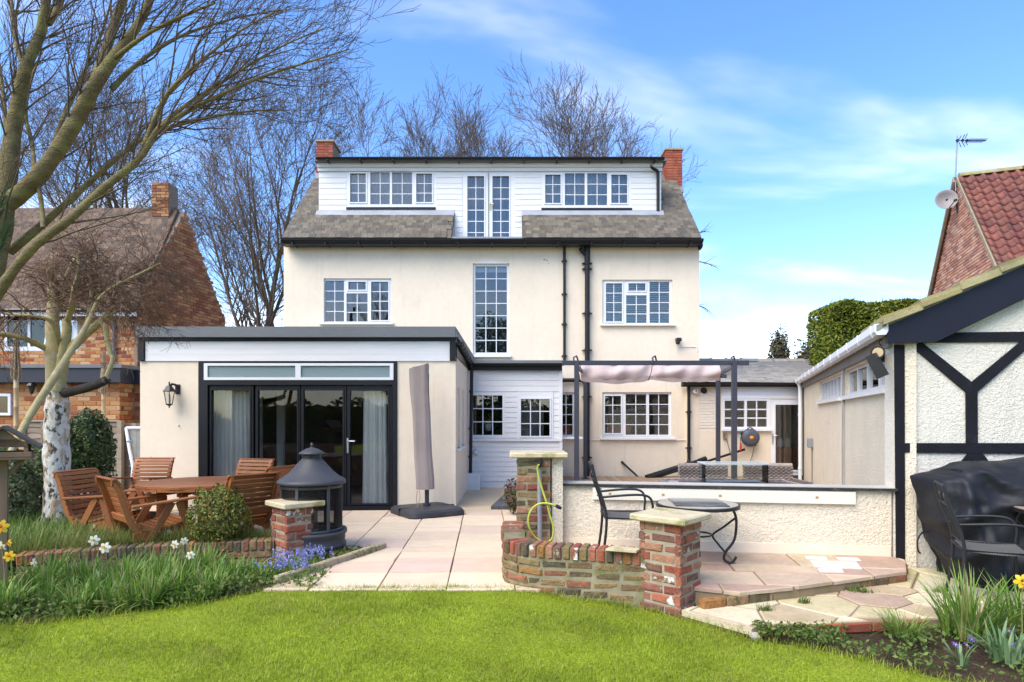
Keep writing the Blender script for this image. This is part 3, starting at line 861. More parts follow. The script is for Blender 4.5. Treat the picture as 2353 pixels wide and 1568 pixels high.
b = B(); b.box(gx(1090, HY), gx(1166, HY), HY + .2, HY + .23, gz(622, HY), gz(606, HY)); tag(b.build('roller_blind', blindm), 'pale roller blind at the head of the tall stair window', 'blind')

# roof
RA = R(44.4)
RY0, RZ0 = 15.2, EZ - .03
RIDGE = 18.25
def roof_z(Y): return RZ0 + (Y - RY0) * math.tan(RA)
rx0, rx1 = gx(648, RY0), gx(1612, RY0)
dcx0, dcx1 = gx(1044, DY), gx(1199, DY)      # slope cut away in front of the french doors
b = B()
for a, c in ((rx0, dcx0), (dcx1, rx1)):
    b.prism([(a, RY0, RZ0), (a, RIDGE, roof_z(RIDGE)), (a, RIDGE + .1, roof_z(RIDGE) - .2), (a, RY0 + .15, RZ0 - .05)], (c - a, 0, 0))
b.prism([(rx0, RIDGE, roof_z(RIDGE)), (rx0, 21.7, RZ0), (rx0, 21.6, RZ0 - .1), (rx0, RIDGE, roof_z(RIDGE) - .12)], (rx1 - rx0, 0, 0))
roof = b.build('roof', slate, house)
sm = slate_mesh(slate, .14)
sl = (RIDGE - RY0) / math.cos(RA)
dx0, dx1 = gx(733, DY), gx(1519, DY)
def smask(x, zc, wd):
    X = rx0 + x; Yc = RY0 + zc * math.cos(RA)
    if dcx0 - wd / 2 < X < dcx1 + wd / 2: return False
    if Yc > DY - .02 and dx0 + .02 < X < dx1 - .02: return False
    return True
slates(roof, (rx0, RY0, RZ0 + .012), (1, 0, 0), (0, math.cos(RA), math.sin(RA)), rx1 - rx0, sl, .165, .14, sm, smask)
# gable triangles
b = B()
for xx in (XL, XR - .25):
    b.prism([(xx, HY, EZ - .05), (xx, RIDGE, roof_z(RIDGE) - .15), (xx, HY + 6.0, EZ - .05)], (.25, 0, 0))
b.build('gable', cream, house)
b = B(); b.box(dcx0, dcx1, RY0 + .1, DY + .1, EZ - .02, EZ + .03)
for xx in (dcx0, dcx1):
    s_ = -.012 if xx == dcx0 else .0
    b.prism([(xx + s_, RY0 + .12, RZ0), (xx + s_, DY, roof_z(DY)), (xx + s_, DY, EZ)], (.012, 0, 0))
b.build('balcony_cut', lead, house)

# dormer
DZ = gz(378, DY)
dmx = (dx0, dx1)
DL = (796, 393.3, 1002, 476.3); DD = (1062, 394, 1183, 565); DR = (1244, 395.7, 1449.7, 478.3)
b = B()
b.panel(dx0, dx1, 5.96, DZ, [hole(DL, DY), hole(DD, DY), hole(DR, DY)], DY, DY + .12)
b.box(dx0, dx0 + .12, DY + .12, 19.0, 6.9, DZ); b.box(dx1 - .12, dx1, DY + .12, 19.0, 6.9, DZ)
dormer = b.build('dormer', whitewood, house)
b = B(); b.box(dx0 + .2, dx1 - .2, DY + 1.6, DY + 1.7, 6.0, DZ - .1); b.build('inner_wall', interior, dormer)
for (xa, xb) in ((733, 796), (1449.7, 1519)): clad(dormer, DY, xa, xb, 396, 484, 7)
for (xa, xb) in ((1002, 1046), (1199, 1244)): clad(dormer, DY, xa, xb, 396, 484, 7)
clad(dormer, DY, 1046, 1062, 396, 561, 13); clad(dormer, DY, 1183, 1199, 396, 561, 13)
for yy, hh, pr in ((378, 9, .10), (387, 8, .05)):
    b = B(); b.box(dx0 - .02, dx1 + .02, DY - pr, DY + .02, gz(yy + hh, DY) + .002, gz(yy, DY)); b.build('fascia_board', whitewood, dormer)
b = B(); b.box(gx(728, DY), gx(1528, DY), DY - .22, 19.3, DZ, DZ + .07); b.build('flat_roof', greyfelt, dormer)
b = B()
gpts = [(-.06, .06), (-.06, .0), (-.035, -.03), (.035, -.03), (.06, .0), (.06, .06)]
def gutter(x0, x1, Y, z, parent, m=None, r=.055, name='gutter'):
    prof = [(r * math.cos(a), r * math.sin(a)) for a in np.linspace(math.pi, 2 * math.pi, 9)]
    outer = [Vector((x0, Y + p[0], z + p[1])) for p in prof] + [Vector((x0, Y + p[0] * .86, z + p[1] * .86)) for p in prof[::-1]]
    b = B(); b.prism(outer, (x1 - x0, 0, 0)); return b.build(name, m or blackplastic, parent)
gutter(gx(727, DY - .26), gx(1526, DY - .26), DY - .29, DZ + .055, dormer)
b = B()
for xx in np.linspace(gx(760, DY), gx(1500, DY), 11): b.box(xx - .015, xx + .015, DY - .34, DY - .1, DZ - .03, DZ + .0)
b.build('gutter_brackets', black, dormer)
b = B(); pts = bend([at(1496, 380, DY - .28), at(1498, 386, DY - .2), at(1512, 394, DY - .05), at(1512, 484, DY - .05)], 4, .06); b.tube(pts, .04, 10); b.build('downpipe', blackplastic, dormer)
window(dormer, DY, DL, [(805, 399.5, 841, 465.5, 2, 3), (851, 396.5, 895.7, 470, 2, 3), (901, 396.5, 947, 470, 2, 3), (956.7, 400, 993, 465.5, 2, 3)], sash=(0, 3), setb=-.005)
window(dormer, DY, DR, [(1252.7, 402.4, 1288, 467.5, 2, 3), (1298, 398.6, 1343.5, 472, 2, 3), (1349.4, 398.6, 1395, 472, 2, 3), (1404.5, 402.4, 1441, 467.5, 2, 3)], sash=(0, 3), setb=-.005)
fd = window(dormer, DY, DD, [(1074, 405.4, 1112.6, 560, 2, 6), (1131.7, 405.4, 1169.8, 560, 2, 6)], sash=(0, 1), setb=.0, name='french_doors')
b = B(); b.box(gx(1121.6, DY), gx(1122.6, DY), DY - .03, DY - .005, gz(560, DY), gz(398, DY)); b.build('meeting_gap', mk('shadow_gap', (.2, .2, .2), .8, 0), dormer)
b = B(); c_ = at(1127, 472, DY - .045); b.cbox(c_ + Vector((0, .015, -.03)), (.035, .012, .16), .004); b.tube([c_ + Vector((0, .01, .03)), c_ + Vector((0, -.03, .03)), c_ + Vector((.09, -.03, .028))], .010, 8); b.build('door_handle', brass, dormer)
for r_ in ((796, 477, 1001, 482), (1244, 478.6, 1452, 484)):
    b = B(); b.box(gx(r_[0], DY), gx(r_[2], DY), DY - .03, DY + .02, gz(r_[3], DY), gz(r_[1], DY) - .002); b.build('lower_sill', black, dormer)
b = B()
for a, c in ((dx0 - .05, dcx0), (dcx1, dx1 + .05)):
    b.prism([(a, DY - .035, roof_z(DY) - .02), (a, DY - .035, roof_z(DY) + .05), (a, DY - .14, roof_z(DY - .14) + .03), (a, DY - .14, roof_z(DY - .14) + .005)], (c - a, 0, 0))
b.build('flashing', lead, roof)

# eaves gutter, fascia and pipes
b = B(); b.box(rx0 + .02, rx1 - .02, HY - .06, HY + .02, gz(562, HY), gz(546, HY)); b.build('fascia_board', whitewood, house)
gutter(gx(648, 15.13), gx(1615, 15.13), 15.13, EZ - .085, house, r=.085)
b = B(); b.box(rx0, rx1, RY0 - .05, HY - .07, EZ - .20, EZ - .06); b.build('soffit', black, house)
b = B()
for xx in np.linspace(rx0 + .3, rx1 - .3, 13): b.box(xx - .015, xx + .015, 15.03, HY - .06, EZ - .215, EZ - .175)
b.build('gutter_brackets', black, house)
def downpipe(parent, x, ya, yb, Y, r, joints=(), extra_top=None, name='downpipe', m=None):
    b = B()
    pts = [at(x, ya, Y), at(x, yb, Y)]
    if extra_top: pts = extra_top + pts
    b.tube(bend(pts, 5, .1), r, 12)
    for j in joints:
        p = at(x, j, Y); b.tube([p + Vector((0, 0, -.03)), p + Vector((0, 0, .03))], r * 1.25, 12)
        b.box(p.x - r * 2, p.x + r * 2, Y, Y + .08, p.z - .012, p.z + .012)
    return b.build(name, m or blackplastic, parent)
downpipe(house, 1297, 550, 829, HY - .07, .034, (600, 676, 745, 818))
p_ = downpipe(house, 1349.5, 588, 1098, HY - .10, .062, (605, 618, 720, 805, 912, 1052), name='soil_pipe')
b = B()
b.tube([at(1349.5, 600, HY - .1), at(1349.5, 566, HY - .1)], .07, 12)
b.tube([at(1349.5, 588, HY - .1), at(1338, 578, HY - .12), at(1334, 572, HY - .16)], .055, 12)
b.tube(bend([at(1351, 568, HY - .12), at(1352, 556, HY - .12), at(1600, 557, HY - .12), at(1610, 557, HY - .12), at(1612, 566, HY - .12), at(1606, 573, HY - .12)], 5, .08), .045, 12)
b.build('overflow_pipe', blackplastic, p_)
b = B()
for xx in (1390, 1455, 1560): p = at(xx, 557, HY - .12); b.box(p.x - .012, p.x + .012, HY - .15, HY - .05, p.z - .06, p.z + .06)
b.build('pipe_clips', black, p_)
# waste branch under the pergola
b = B(); b.tube(bend([at(1283, 874, HY - .09), at(1340, 874, HY - .09), at(1347, 885, HY - .09)], 4, .06), .05, 12); b.build('waste_pipe', blackplastic, house)
# wall stains and small fixings
b = B()
for (x, y, r_) in ((1251, 597, .025), (1257, 599, .02), (1261, 606, .012)): b.cbox(at(x, y, HY - .001), (r_ * 2, .006, r_), .002)
b.build('chipped_patch', mortardark, house)
b = B(); b.tube(bend([at(1345, 1012, HY - .012), at(1580, 1012, HY - .012), at(1590, 1012, HY - .012)], 3, .05), .012, 6)
b.build('conduit', cream, house)

# chimneys
def chimney(x0, x1, ytop, ybot, Y, dpt, label_side):
    X0, X1 = gx(x0, Y), gx(x1, Y); z0, z1 = gz(ybot, Y), gz(ytop, Y)
    b = B(); b.box(X0 + .012, X1 - .012, Y + .012, Y + dpt, z0 - .6, z1 - .02)
    c = b.build('chimney', mortardark, roof)
    me = brick_meshes(.215, .065, .03, brickred)
    lay_bricks(c, frame((X0, Y, z0 - .5), (1, 0, 0), (0, 0, 1)), X1 - X0, z1 - z0 + .5, me, limit=120, headers=True)
    sx = X0 if label_side < 0 else X1
    if label_side < 0: lay_bricks(c, frame((X0, Y + dpt, z0 - .5), (0, -1, 0), (0, 0, 1)), dpt, z1 - z0 + .5, me, limit=60)
    b = B(); b.box(X0 - .03, X1 + .03, Y - .03, Y + dpt + .03, z1, z1 + .05); b.build('capping', mortar, c)
    b = B(); b.box(X0 - .03, X1 + .03, Y - .04, Y + dpt, z0 - .12, z0 + .03); b.build('flashing', lead, c)
chimney(1530, 1568, 345, 433, 17.5, .75, -1)
chimney(727, 765, 326, 402, 17.6, .75, 1)

# ------------------------------------------------------------------ white boarded bay
BY = 13.2
bx0, bx1 = gx(1060, BY), gx(1290, BY)
bz1 = gz(850, BY)
bay = thing('boarded_bay', 'white boarded single storey bay with two small paned windows', 'bay', ((bx0 + bx1) / 2, BY, 0))
BL = (1080, 902, 1160, 1006); BR = (1188, 901, 1271, 1008)
b = B(); b.panel(bx0, bx1, .0, bz1, [hole(BL, BY), hole(BR, BY)], BY, BY + .12)
b.box(bx1 - .12, bx1, BY + .12, HY, 0, bz1); b.box(bx0, bx0 + .1, BY + .12, HY, 0, bz1)
bw = b.build('wall', whitewood, bay)
clad(bw, BY, 1060, 1289, 848, 900, 4); clad(bw, BY, 1160, 1188, 901, 1006, 9); clad(bw, BY, 1271, 1286, 901, 1008, 8)
clad(bw, BY, 1060, 1286, 1016, 1106, 8)
b = B(); b.box(gx(1060, BY), gx(1291, BY), BY - .05, BY + .01, gz(1014, BY), gz(1008.5, BY)); b.build('rail', whitewood, bw)
b = B(); b.box(bx1 - .05, bx1 + .02, BY - .03, BY + .02, gz(1106, BY), bz1 - .01); b.build('corner_board', whitewood, bw)
window(bay, BY, BL, [(1087, 909, 1154.5, 1000, 3, 3)], setb=-.012)
window(bay, BY, BR, [(1197, 917.4, 1262.8, 1002, 3, 3)], setb=-.025, sash=(0,))
b = B(); b.box(bx0, bx1 + .05, BY - .25, HY - .02, bz1 + .12, bz1 + .18); b.build('flat_roof', greyfelt, bay)
b = B(); b.box(bx0, gx(1291, BY), BY - .10, BY - .03, bz1 - .02, bz1 + .12); b.build('fascia', black, bay)
gutter(bx0, gx(1296, BY - .2), BY - .17, bz1 + .13, bay, r=.06)
bm = brick_meshes(.215, .065, .03, brickdark); bm2 = brick_meshes(.215, .065, .03, brickred)
b = B(); b.box(bx0, bx1, BY + .03, BY + .1, -.1, .12); pl = b.build('plinth', mortardark, bay)
lay_bricks(pl, frame((bx0, BY + .02, -.1), (1, 0, 0), (0, 0, 1)), bx1 - bx0, .15, bm, limit=40)
lay_bricks(pl, frame((bx0, BY + .02, .05), (1, 0, 0), (0, 0, 1)), bx1 - bx0, .075, bm2, limit=40)
# inside the bay
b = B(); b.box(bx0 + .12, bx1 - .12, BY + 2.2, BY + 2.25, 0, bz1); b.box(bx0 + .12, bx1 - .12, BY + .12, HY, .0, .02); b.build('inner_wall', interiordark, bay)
b = B(); b.box(gx(1196, BY), gx(1252, BY), BY + .5, BY + .55, gz(1003, BY), gz(905, BY)); b.build('pale_cupboard_back', interior, bay)

# ------------------------------------------------------------------ side wing
WY = 15.42
wing = thing('side_wing', 'low cream wing with weathered slate roof and part glazed door', 'wing', (gx(1720, WY), WY, 0))
wx0, wx1 = gx(1578, WY), gx(1880, WY)
wz1 = gz(884, WY)
WW = (1660, 917, 1770, 990); WD = (1771, 918.5, 1848.6, 1092)
b = B(); b.panel(wx0, wx1, -.1, wz1, [hole(WW, WY), hole(WD, WY)], WY, WY + .2)
b.box(wx1 - .1, wx1, WY + .2, WY + 4, -.1, wz1); b.box(wx0, wx1, WY + 3.6, WY + 3.8, -.1, wz1)
ww = b.build('wall', cream, wing)
b = B(); b.box(XR + .01, wx1, WY + 2.0, WY + 2.06, 0, wz1); b.box(XR + .01, wx1, WY + .2, WY + 3.6, -.02, .0); b.build('inner_wall', interior, wing)
clad(ww, WY, 1660, 1847, 887.5, 916.5, 3, white, .02)
mecb = brick_meshes(.215, .065, .03, brickcream, .008, .0015)
lay_bricks(ww, frame((gx(1606, WY), WY - .012, gz(985, WY)), (1, 0, 0), (0, 0, 1)), gx(1656, WY) - gx(1606, WY), gz(903, WY) - gz(985, WY), mecb, mo=.006, limit=60)
window(wing, WY, WW, [(1665, 921.3, 1710.4, 981, 2, 3), (1716, 921.3, 1762, 981, 2, 3)], setb=-.01, sill=(1657, 985, 1771, 991), bar=.03)
dw = window(wing, WY, WD, [(1781.4, 930.4, 1837.4, 1080.4, 1, 1)], setb=.0, sash=(0,), sashw=.045, name='glazed_door', gm=pane_g)
b = B(); c_ = at(1776, 1004, WY - .03); b.cbox(c_ + Vector((0, .01, -.05)), (.03, .012, .24), .004); b.tube([c_ + Vector((0, .0, .03)), c_ + Vector((0, -.04, .03)), c_ + Vector((.12, -.04, .03))], .011, 8); b.build('door_handle', chrome, dw)
b = B(); b.box(gx(1768, WY), gx(1850, WY), WY - .25, WY - .01, -.05, gz(1092, WY)); b.build('door_step', brickdark, wing)
wr0, wr1 = gx(1607, WY - .2), gx(1905, WY - .2)
wry, wrz = 18.6, gz(830, 18.6)
a_ = math.atan2(wrz - (wz1 + .06), wry - (WY - .2))
b = B(); b.prism([(wr0, WY - .2, wz1 + .05), (wr0, wry, wrz), (wr0, wry + 3, wz1), (wr0, wry, wrz - .15), (wr0, WY, wz1 - .02)], (wr1 + 1 - wr0, 0, 0)); wroof = b.build('roof', slatelight, wing)
slates(wroof, (wr0, WY - .2, wz1 + .065), (1, 0, math.tan(R(-.6))), (0, math.cos(a_), math.sin(a_)), wr1 + .6 - wr0, (wry - WY + .2) / math.cos(a_), .21, .20, slate_mesh(slatelight, .20))
rm = []
bb = B(); prof = [(-.14 + .28 * i / 8, .10 * math.sin(math.pi * i / 8)) for i in range(9)]
bb.prism([Vector((0, p[0], p[1])) for p in prof], (.44, 0, 0)); bb.prism([Vector((-.02, p[0] * 1.15, p[1] * 1.2)) for p in prof], (.05, 0, 0))
rme = bb.mesh('ridge_tile', slatelight)
i = 0; x = wr0 - .02
while x < wr1 + 1.0:
    put('ridge_tile', rme, wroof, Matrix.Translation((x, wry, wrz + .0 + random.uniform(-.01, .01) - (x - wr0) * .01)) @ Matrix.Rotation(random.uniform(-.01, .01), 4, 'Y')); x += .46
gutter(gx(1570, WY - .22), gx(1852, WY - .22), WY - .22, wz1 + .03, wing, r=.06)
b = B(); b.box(gx(1570, WY - .22), gx(1850, WY - .1), WY - .14, WY - .02, wz1 - .06, wz1 + .06); b.build('fascia', black, wing)
downpipe(wing, 1583, 884, 1060, WY - .08, .038, (947, 1030), extra_top=[at(1583, 880, WY - .2)])
b = B()
b.tube([at(1583, 1058, WY - .08), at(1580, 1066, WY - .1), at(1484, 1096, WY - .5)], .045, 10)
b.tube([at(1620, 1055, WY - .10), at(1490, 1099, WY - .55)], .05, 10); b.tube([at(1622, 1054, WY - .10), at(1606, 1060, WY - .15)], .062, 10)
b.tube([at(1711, 1033, WY - .06), at(1500, 1100, WY - .5)], .03, 8)
tag(b.build('waste_pipes', blackplastic, wing))
b = B()
b.tube([at(1428, 1061, HY - .05), at(1468, 1098, HY - .3)], .026, 8); b.tube([at(1428, 1061, HY - .05), at(1433, 1066, HY - .07)], .032, 8)
b.build('waste_stub', blackplastic, house)
# ------------------------------------------------------------------ flat roofed garden room
XY = 10.26
ex0, ex1 = gx(322, XY), gx(1047, XY)
ext = thing('garden_room', 'cream flat roofed garden room with black glazed folding doors', 'extension', ((ex0 + ex1) / 2, XY, 0))
ez_top = gz(830, XY)
ED = (457, 830, 913, 1175)
b = B(); b.panel(ex0, ex1, -.05, ez_top, [hole(ED, XY)], XY, XY + .25)
eb = 13.2
sw1 = (.55, .98, gz(1022, 10.9), gz(880, 10.9))
# right side wall with two narrow windows
Mside = Matrix.Translation((ex1, XY + .25, 0)) @ Matrix.Rotation(R(90), 4, 'Z')
def sxy(x):            # distance along the side wall for picture column x
    return ex1 * F / (x - CX) - (XY + .25)
sw1 = (sxy(1051.5), sxy(1056.5), .97, 2.02); sw2 = (sxy(1062), sxy(1066.5), .97, 2.02)
b.panel(0, eb - XY - .25, -.05, ez_top + .36, [sw1, sw2], 0, .25, Mside)
b.panel(ex0, ex0 + .25, -.05, ez_top + .36, [], XY + .25, HY)
b.box(ex0, ex1 - .25, HY - .4, HY - .2, -.05, ez_top)
wall_e = b.build('wall', cream, ext)
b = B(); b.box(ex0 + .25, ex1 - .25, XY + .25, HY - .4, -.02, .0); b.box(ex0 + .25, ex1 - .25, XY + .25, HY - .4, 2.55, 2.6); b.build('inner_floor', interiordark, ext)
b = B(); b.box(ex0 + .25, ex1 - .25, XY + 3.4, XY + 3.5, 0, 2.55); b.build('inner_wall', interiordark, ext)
for s_ in (sw1, sw2):
    window(ext, 0, (s_[0], s_[1], s_[2], s_[3]), [(s_[0] + .06, s_[1] - .06, s_[2] + .06, s_[3] - .06, 1, 1)], px=False, M=Mside, setb=.05, name='side_window')
    b = B(); b.panel(s_[0] - .04, s_[1] + .04, s_[2] - .05, s_[2], [], -.04, .08, Mside); b.build('side_sill', white, ext)
# roof edge, trim and boards
b = B(); b.box(gx(312, XY - .1), gx(1047, XY - .1), XY - .12, HY - .05, gz(775, XY - .1), gz(751, XY - .1)); b.build('roof_slab', greyfelt, ext)
b = B(); b.prism([Vector((gx(1046, XY - .1) + .002, XY - .12, gz(774.6, XY - .1))), Vector((gx(1046, XY - .1) + .002, XY - .12, gz(756, XY - .1))), Vector((gx(1051, XY - .1), XY - .12, gz(774.6, XY - .1)))], (0, 3, 0)); b.build('roof_kerb', greyfelt, ext)
b = B(); b.box(ex0 - .01, ex1 + .01, XY - .05, XY + .03, gz(784, XY), gz(776, XY)); b.build('drip_trim', black, ext)
b = B(); b.box(ex0, ex1, XY - .012, XY + .2, ez_top, gz(783, XY)); b.build('fascia_backing', black, ext)
for x0_, x1_ in ((321, 334), (1034, 1047.5)):
    b = B(); b.box(gx(x0_, XY), gx(x1_, XY), XY - .05, XY + .01, gz(829, XY), gz(784, XY) - .003); b.build('corner_trim', black, ext)
clad(ext, XY - .014, 334.2, 1033.8, 785, 830, 3, whitewood, .009)
# black door set
dz0, dz1 = -.02, gz(831.5, XY)
dsx0, dsx1 = gx(457, XY), gx(913, XY)
tr = [(470, 835, 905, 874)]
trh = hole(tr[0], XY)
leaves = [(480, 581), (586, 689), (691, 795), (797, 900)]
glz = [(485, 897, 573, 1160), (592, 897, 682, 1160), (697, 897, 787, 1160), (804, 898, 891, 1158)]
b = B(); b.panel(dsx0, dsx1, dz0, dz1, [trh, (gx(478, XY), gx(902, XY), .015, gz(885, XY))], XY - .02, XY + .13)
doorset = b.build('door_frame', black, ext)
window(ext, XY, (470.3, 835.3, 904.7, 873.7), [(478.5, 841, 680, 867.5, 1, 1), (692, 841, 896.5, 867.5, 1, 1)], setb=-.03, depth=.06, gm=pane_o, name='transom_window')
for i, ((lx0, lx1), g) in enumerate(zip(leaves, glz)):
    gr = hole(g, XY)
    b = B(); b.panel(gx(lx0, XY), gx(lx1, XY), .02, gz(886.5, XY), [gr], XY + .02, XY + .085)
    b.panel(gr[0] - .025, gr[1] + .025, gr[2] - .025, gr[3] + .025, [gr], XY + .008, XY + .03)
    leaf = b.build('door_leaf', black, ext)
    put('pane', pane_mesh(pane_b), leaf, Matrix.Translation(((gr[0] + gr[1]) / 2, XY + .05, (gr[2] + gr[3]) / 2)) @ Matrix.Rotation((-.006, .004, .012, -.003)[i], 4, 'Z') @ Matrix.Diagonal((gr[1] - gr[0] + .01, .006, gr[3] - gr[2] + .01, 1)))
    if i == 3:
        c_ = at(799, 1018, XY - .0); b = B()
        b.cbox(c_ + Vector((0, 0, -.05)), (.03, .014, .24), .004); b.tube([c_ + Vector((0, 0, .03)), c_ + Vector((0, -.05, .03)), c_ + Vector((.13, -.05, .028))], .011, 8)
        b.build('handle', chrome, leaf)
b = B(); b.box(dsx0, dsx1, XY - .07, XY - .02, -.03, .03); b.build('threshold', black, ext)
# gutter and downpipe down the right side
b = B()
gp = [Vector((ex1 + .07, XY - .02, 2.76)), Vector((ex1 + .07, 12.95, 2.66))]
prof = [(.06 * math.cos(a), .06 * math.sin(a)) for a in np.linspace(math.pi, 2 * math.pi, 9)]
b.prism([gp[0] + Vector((p[0], 0, p[1])) for p in prof], gp[1] - gp[0]); b.build('side_gutter', blackplastic, ext)
b = B()
for t in np.linspace(.05, .95, 7):
    p = gp[0].lerp(gp[1], t); b.prism([p + Vector((q_[0] * 1.12, 0, q_[1] * 1.12)) for q_ in prof], (0, .05, 0))
b.build('gutter_joints', blackplastic, ext)
b = B(); b.box(ex1 + .001, ex1 + .02, XY + .02, 13.1, 2.52, 2.74); b.build('side_fascia', black, ext)
b = B(); b.tube(bend([Vector((ex1 + .07, 12.9, 2.62)), Vector((ex1 + .075, 12.92, 2.5)), at(1084, 850, 12.9), at(1081, 1087, 12.9)], 4, .06), .036, 10)
for j in (900, 985, 1050):
    p = at(1083 - (j - 850) / 90, j, 12.9); b.tube([p + Vector((0, 0, -.025)), p + Vector((0, 0, .025))], .044, 10)
b.build('downpipe', blackplastic, ext)
b = B(); p0 = at(1083, 1087, 12.8); b.cbox((p0.x + .02, 12.9, .16), (.30, .3, .36), .01); tag(b.build('pipe_boxing', whitewood), 'small pale box at the foot of the black corner downpipe', 'box')
# small nails on the left wall
b = B()
for (x, y) in ((412, 977), (347, 1050)): p = at(x, y, XY); b.tube([p, p + Vector((0, -.03, -.03))], .005, 5)
b.build('wall_hook', black, ext)

# curtains behind the doors
tag(drape(gx(478, XY + .4), gx(586, XY + .4), .03, gz(886, XY + .4), XY + .24, curtain, .03, 11, 5).build('curtain', curtain), 'long cream curtain behind the leftmost glass door', 'curtain')
tag(drape(gx(842, XY + .4), gx(892, XY + .4), .03, gz(886, XY + .4), XY + .24, curtain, .035, 5, 6).build('curtain', curtain), 'gathered cream curtain behind the rightmost glass door', 'curtain')
# something dim inside the room
b = B(); b.box(gx(600, 12.6), gx(604, 12.6), 12.5, 12.6, 0, 2.1); b.box(gx(640, 12.6), gx(655, 12.6), 12.5, 12.6, 0, 2.3); b.build('inner_post', whitewood, ext)

# wall lantern
lp = at(389, 912, XY - .16)
lan = thing('wall_lantern', 'black coach lantern on the cream wall left of the doors', 'lantern', lp)
def hexring(r, z, n=6, ph=0): return [Vector((r * math.cos(i * 2 * math.pi / n + ph), r * math.sin(i * 2 * math.pi / n + ph), z)) for i in range(n)]
s_ = 1 / 138.4
b = B(); b.lathe([(.105, .085), (.11, .09), (.10, .10), (.06, .155), (.045, .175), (.012, .185), (.010, .20), (.018, .21), (.012, .225), (.016, .235), (.001, .25)], 6, smooth=False); b.build('roof', metalblk, lan, True)
b = B()
for a_, c_ in zip(hexring(.088, .085), hexring(.05, -.12)): b.tube([a_, c_], .006, 5)
b.lathe([(.055, -.115), (.062, -.12), (.055, -.13), (.02, -.15), (.01, -.16), (.014, -.172), (.001, -.19)], 6, smooth=False)
b.build('cage', metalblk, lan, True)
b = B(); b.lathe([(.082, .083), (.046, -.115)], 6, smooth=False); b.build('glass', pane_l, lan, True)
b = B(); b.lathe([(.02, -.12), (.022, -.02), (.018, .03), (.001, .04)], 8); b.build('bulb', white, lan, True)
b = B(); b.tube([Vector((.0, 0, .16)), Vector((.02, .05, .21)), Vector((.045, .10, .20)), Vector((.055, .15, .15))], .02, 8)
b.cbox((.055, .15, .13), (.08, .02, .16), .01); b.build('bracket', metalblk, lan, True)

# ------------------------------------------------------------------ half timbered garage
GC = Vector((3.86, 6.25, 0)); gang = R(-8.5)
gu = Vector((math.cos(gang), math.sin(gang), 0)); gn = Vector((math.sin(gang), -math.cos(gang), 0))   # gn faces the camera
GD = Vector((7.15, 15.15, 0)); gs = (GD - GC).normalized(); gsn = Vector((-gs.y, gs.x, 0))            # gsn faces left
gar = thing('garage', 'half timbered roughcast garage with black beams and high side windows', 'garage', GC)
gp = lambda x, y, off=0.0: on_plane(x, y, GC + gn * off, gn)
zx = lambda x: (3200 + x / 1.568) / 1.7407
zy = lambda y: (950 + y / 1.568) / 1.7407
L_ = 5.5; pitch = math.tan(R(24.5)); gez = 2.45
Mg = Matrix((gu, -gn, Vector((0, 0, 1)))).transposed().to_4x4(); Mg.translation = GC
b = B()
apex = L_ / 2
b.prism([Mg @ Vector(p) for p in ((0, 0, -.1), (L_, 0, -.1), (L_, 0, gez - .12), (apex, 0, gez - .12 + apex * pitch), (0, 0, gez - .12))], -gn * .2)
gfront = b.build('front_wall', whiterough, gar)
Ms = Matrix((-gs, -gsn, Vector((0, 0, 1)))).transposed().to_4x4()      # x runs towards the camera
SL = (GD - GC).length
Ms.translation = GD
def sides(x):      # distance from far corner along the side wall for picture column
    p = on_plane(x, 900, GC, gsn); return SL - (p - GC).dot(gs)
gw1 = (sides(zx(284)), sides(zx(548)), 1.82, 2.19); gw2 = (sides(zx(118)), sides(zx(258)), 1.82, 2.19)
b = B(); b.panel(0, SL - .01, -.1, 2.36, [gw1, gw2], 0, .2, Ms); gside = b.build('side_wall', creamrough, gar)
b = B(); b.panel(L_ - .2, L_, -.1, 2.3, [], .2, SL - .5, Mg); b.build('far_wall', creamrough, gar)
for gw, n_ in ((gw1, 4), (gw2, 7)):
    w_ = (gw[1] - gw[0]) / n_
    window(gar, 0, gw, [(gw[0] + w_ * i + .03, gw[0] + w_ * (i + 1) - .03, gw[2] + .05, gw[3] - .03, 1, 1) for i in range(n_)], px=False, M=Ms, setb=.05, depth=.06, name='high_window')
    b = B(); b.panel(gw[0] - .06, gw[1] + .04, gw[2] - .055, gw[2] + .0, [], -.05, .1, Ms); b.build('high_sill', whitewood, gar)
b = B(); b.panel(gw1[0] - .1, gw1[0] - .02, -.1, 2.36, [], -.03, -.002, Ms); b.build('cover_strip', mk('grey_strip', (.34, .32, .29), .8, .1), gar)
b = B(); b.panel(gw1[0] - .19, gw1[0] - .11, -.1, 1.78, [], -.012, -.002, Ms); b.build('joint_strip', black, gar)
b = B(); b.panel(gw2[1] - .28, gw2[1] - .05, -.1, 1.76, [], -.006, -.001, Ms); b.build('pilaster', creamrough, gar)
# timbers from the photograph's proportions, each one a board of its own
def timber(pts, off=.02, name='timber', m=None):
    pl = [on_plane(zx(x), zy(y), GC, gn) for x, y in pts]
    b = B(); b.prism([p + gn * off for p in pl], -gn * (off + .01)); return b.build(name, m or blacktimber, gar)
timber([(588, 676), (650, 676), (653, 2090), (600, 2020)], .022, 'corner_post')
timber([(770, 663), (905, 598), (2500, 582), (2500, 642)], .019)
timber([(684, 676), (764, 664), (1075, 911), (1107, 935), (1107, 968), (1030, 968)], .021)
timber([(1382, 652), (1470, 652), (1108, 968), (1075, 968), (1068, 911)], .024)
timber([(1460, 652), (1382, 652), (1660, 930), (1720, 915)], .0235)
timber([(1035, 960), (1106, 960), (1108, 1292), (1038, 1292)], .0225)
timber([(652, 1290), (2500, 1290), (2500, 1366), (652, 1350)], .020)
timber([(1042, 1351), (1140, 1352), (1290, 1560), (1200, 1560)], .018)
timber([(1095, 1353), (1050, 1353), (880, 1560), (960, 1560)], .0185)
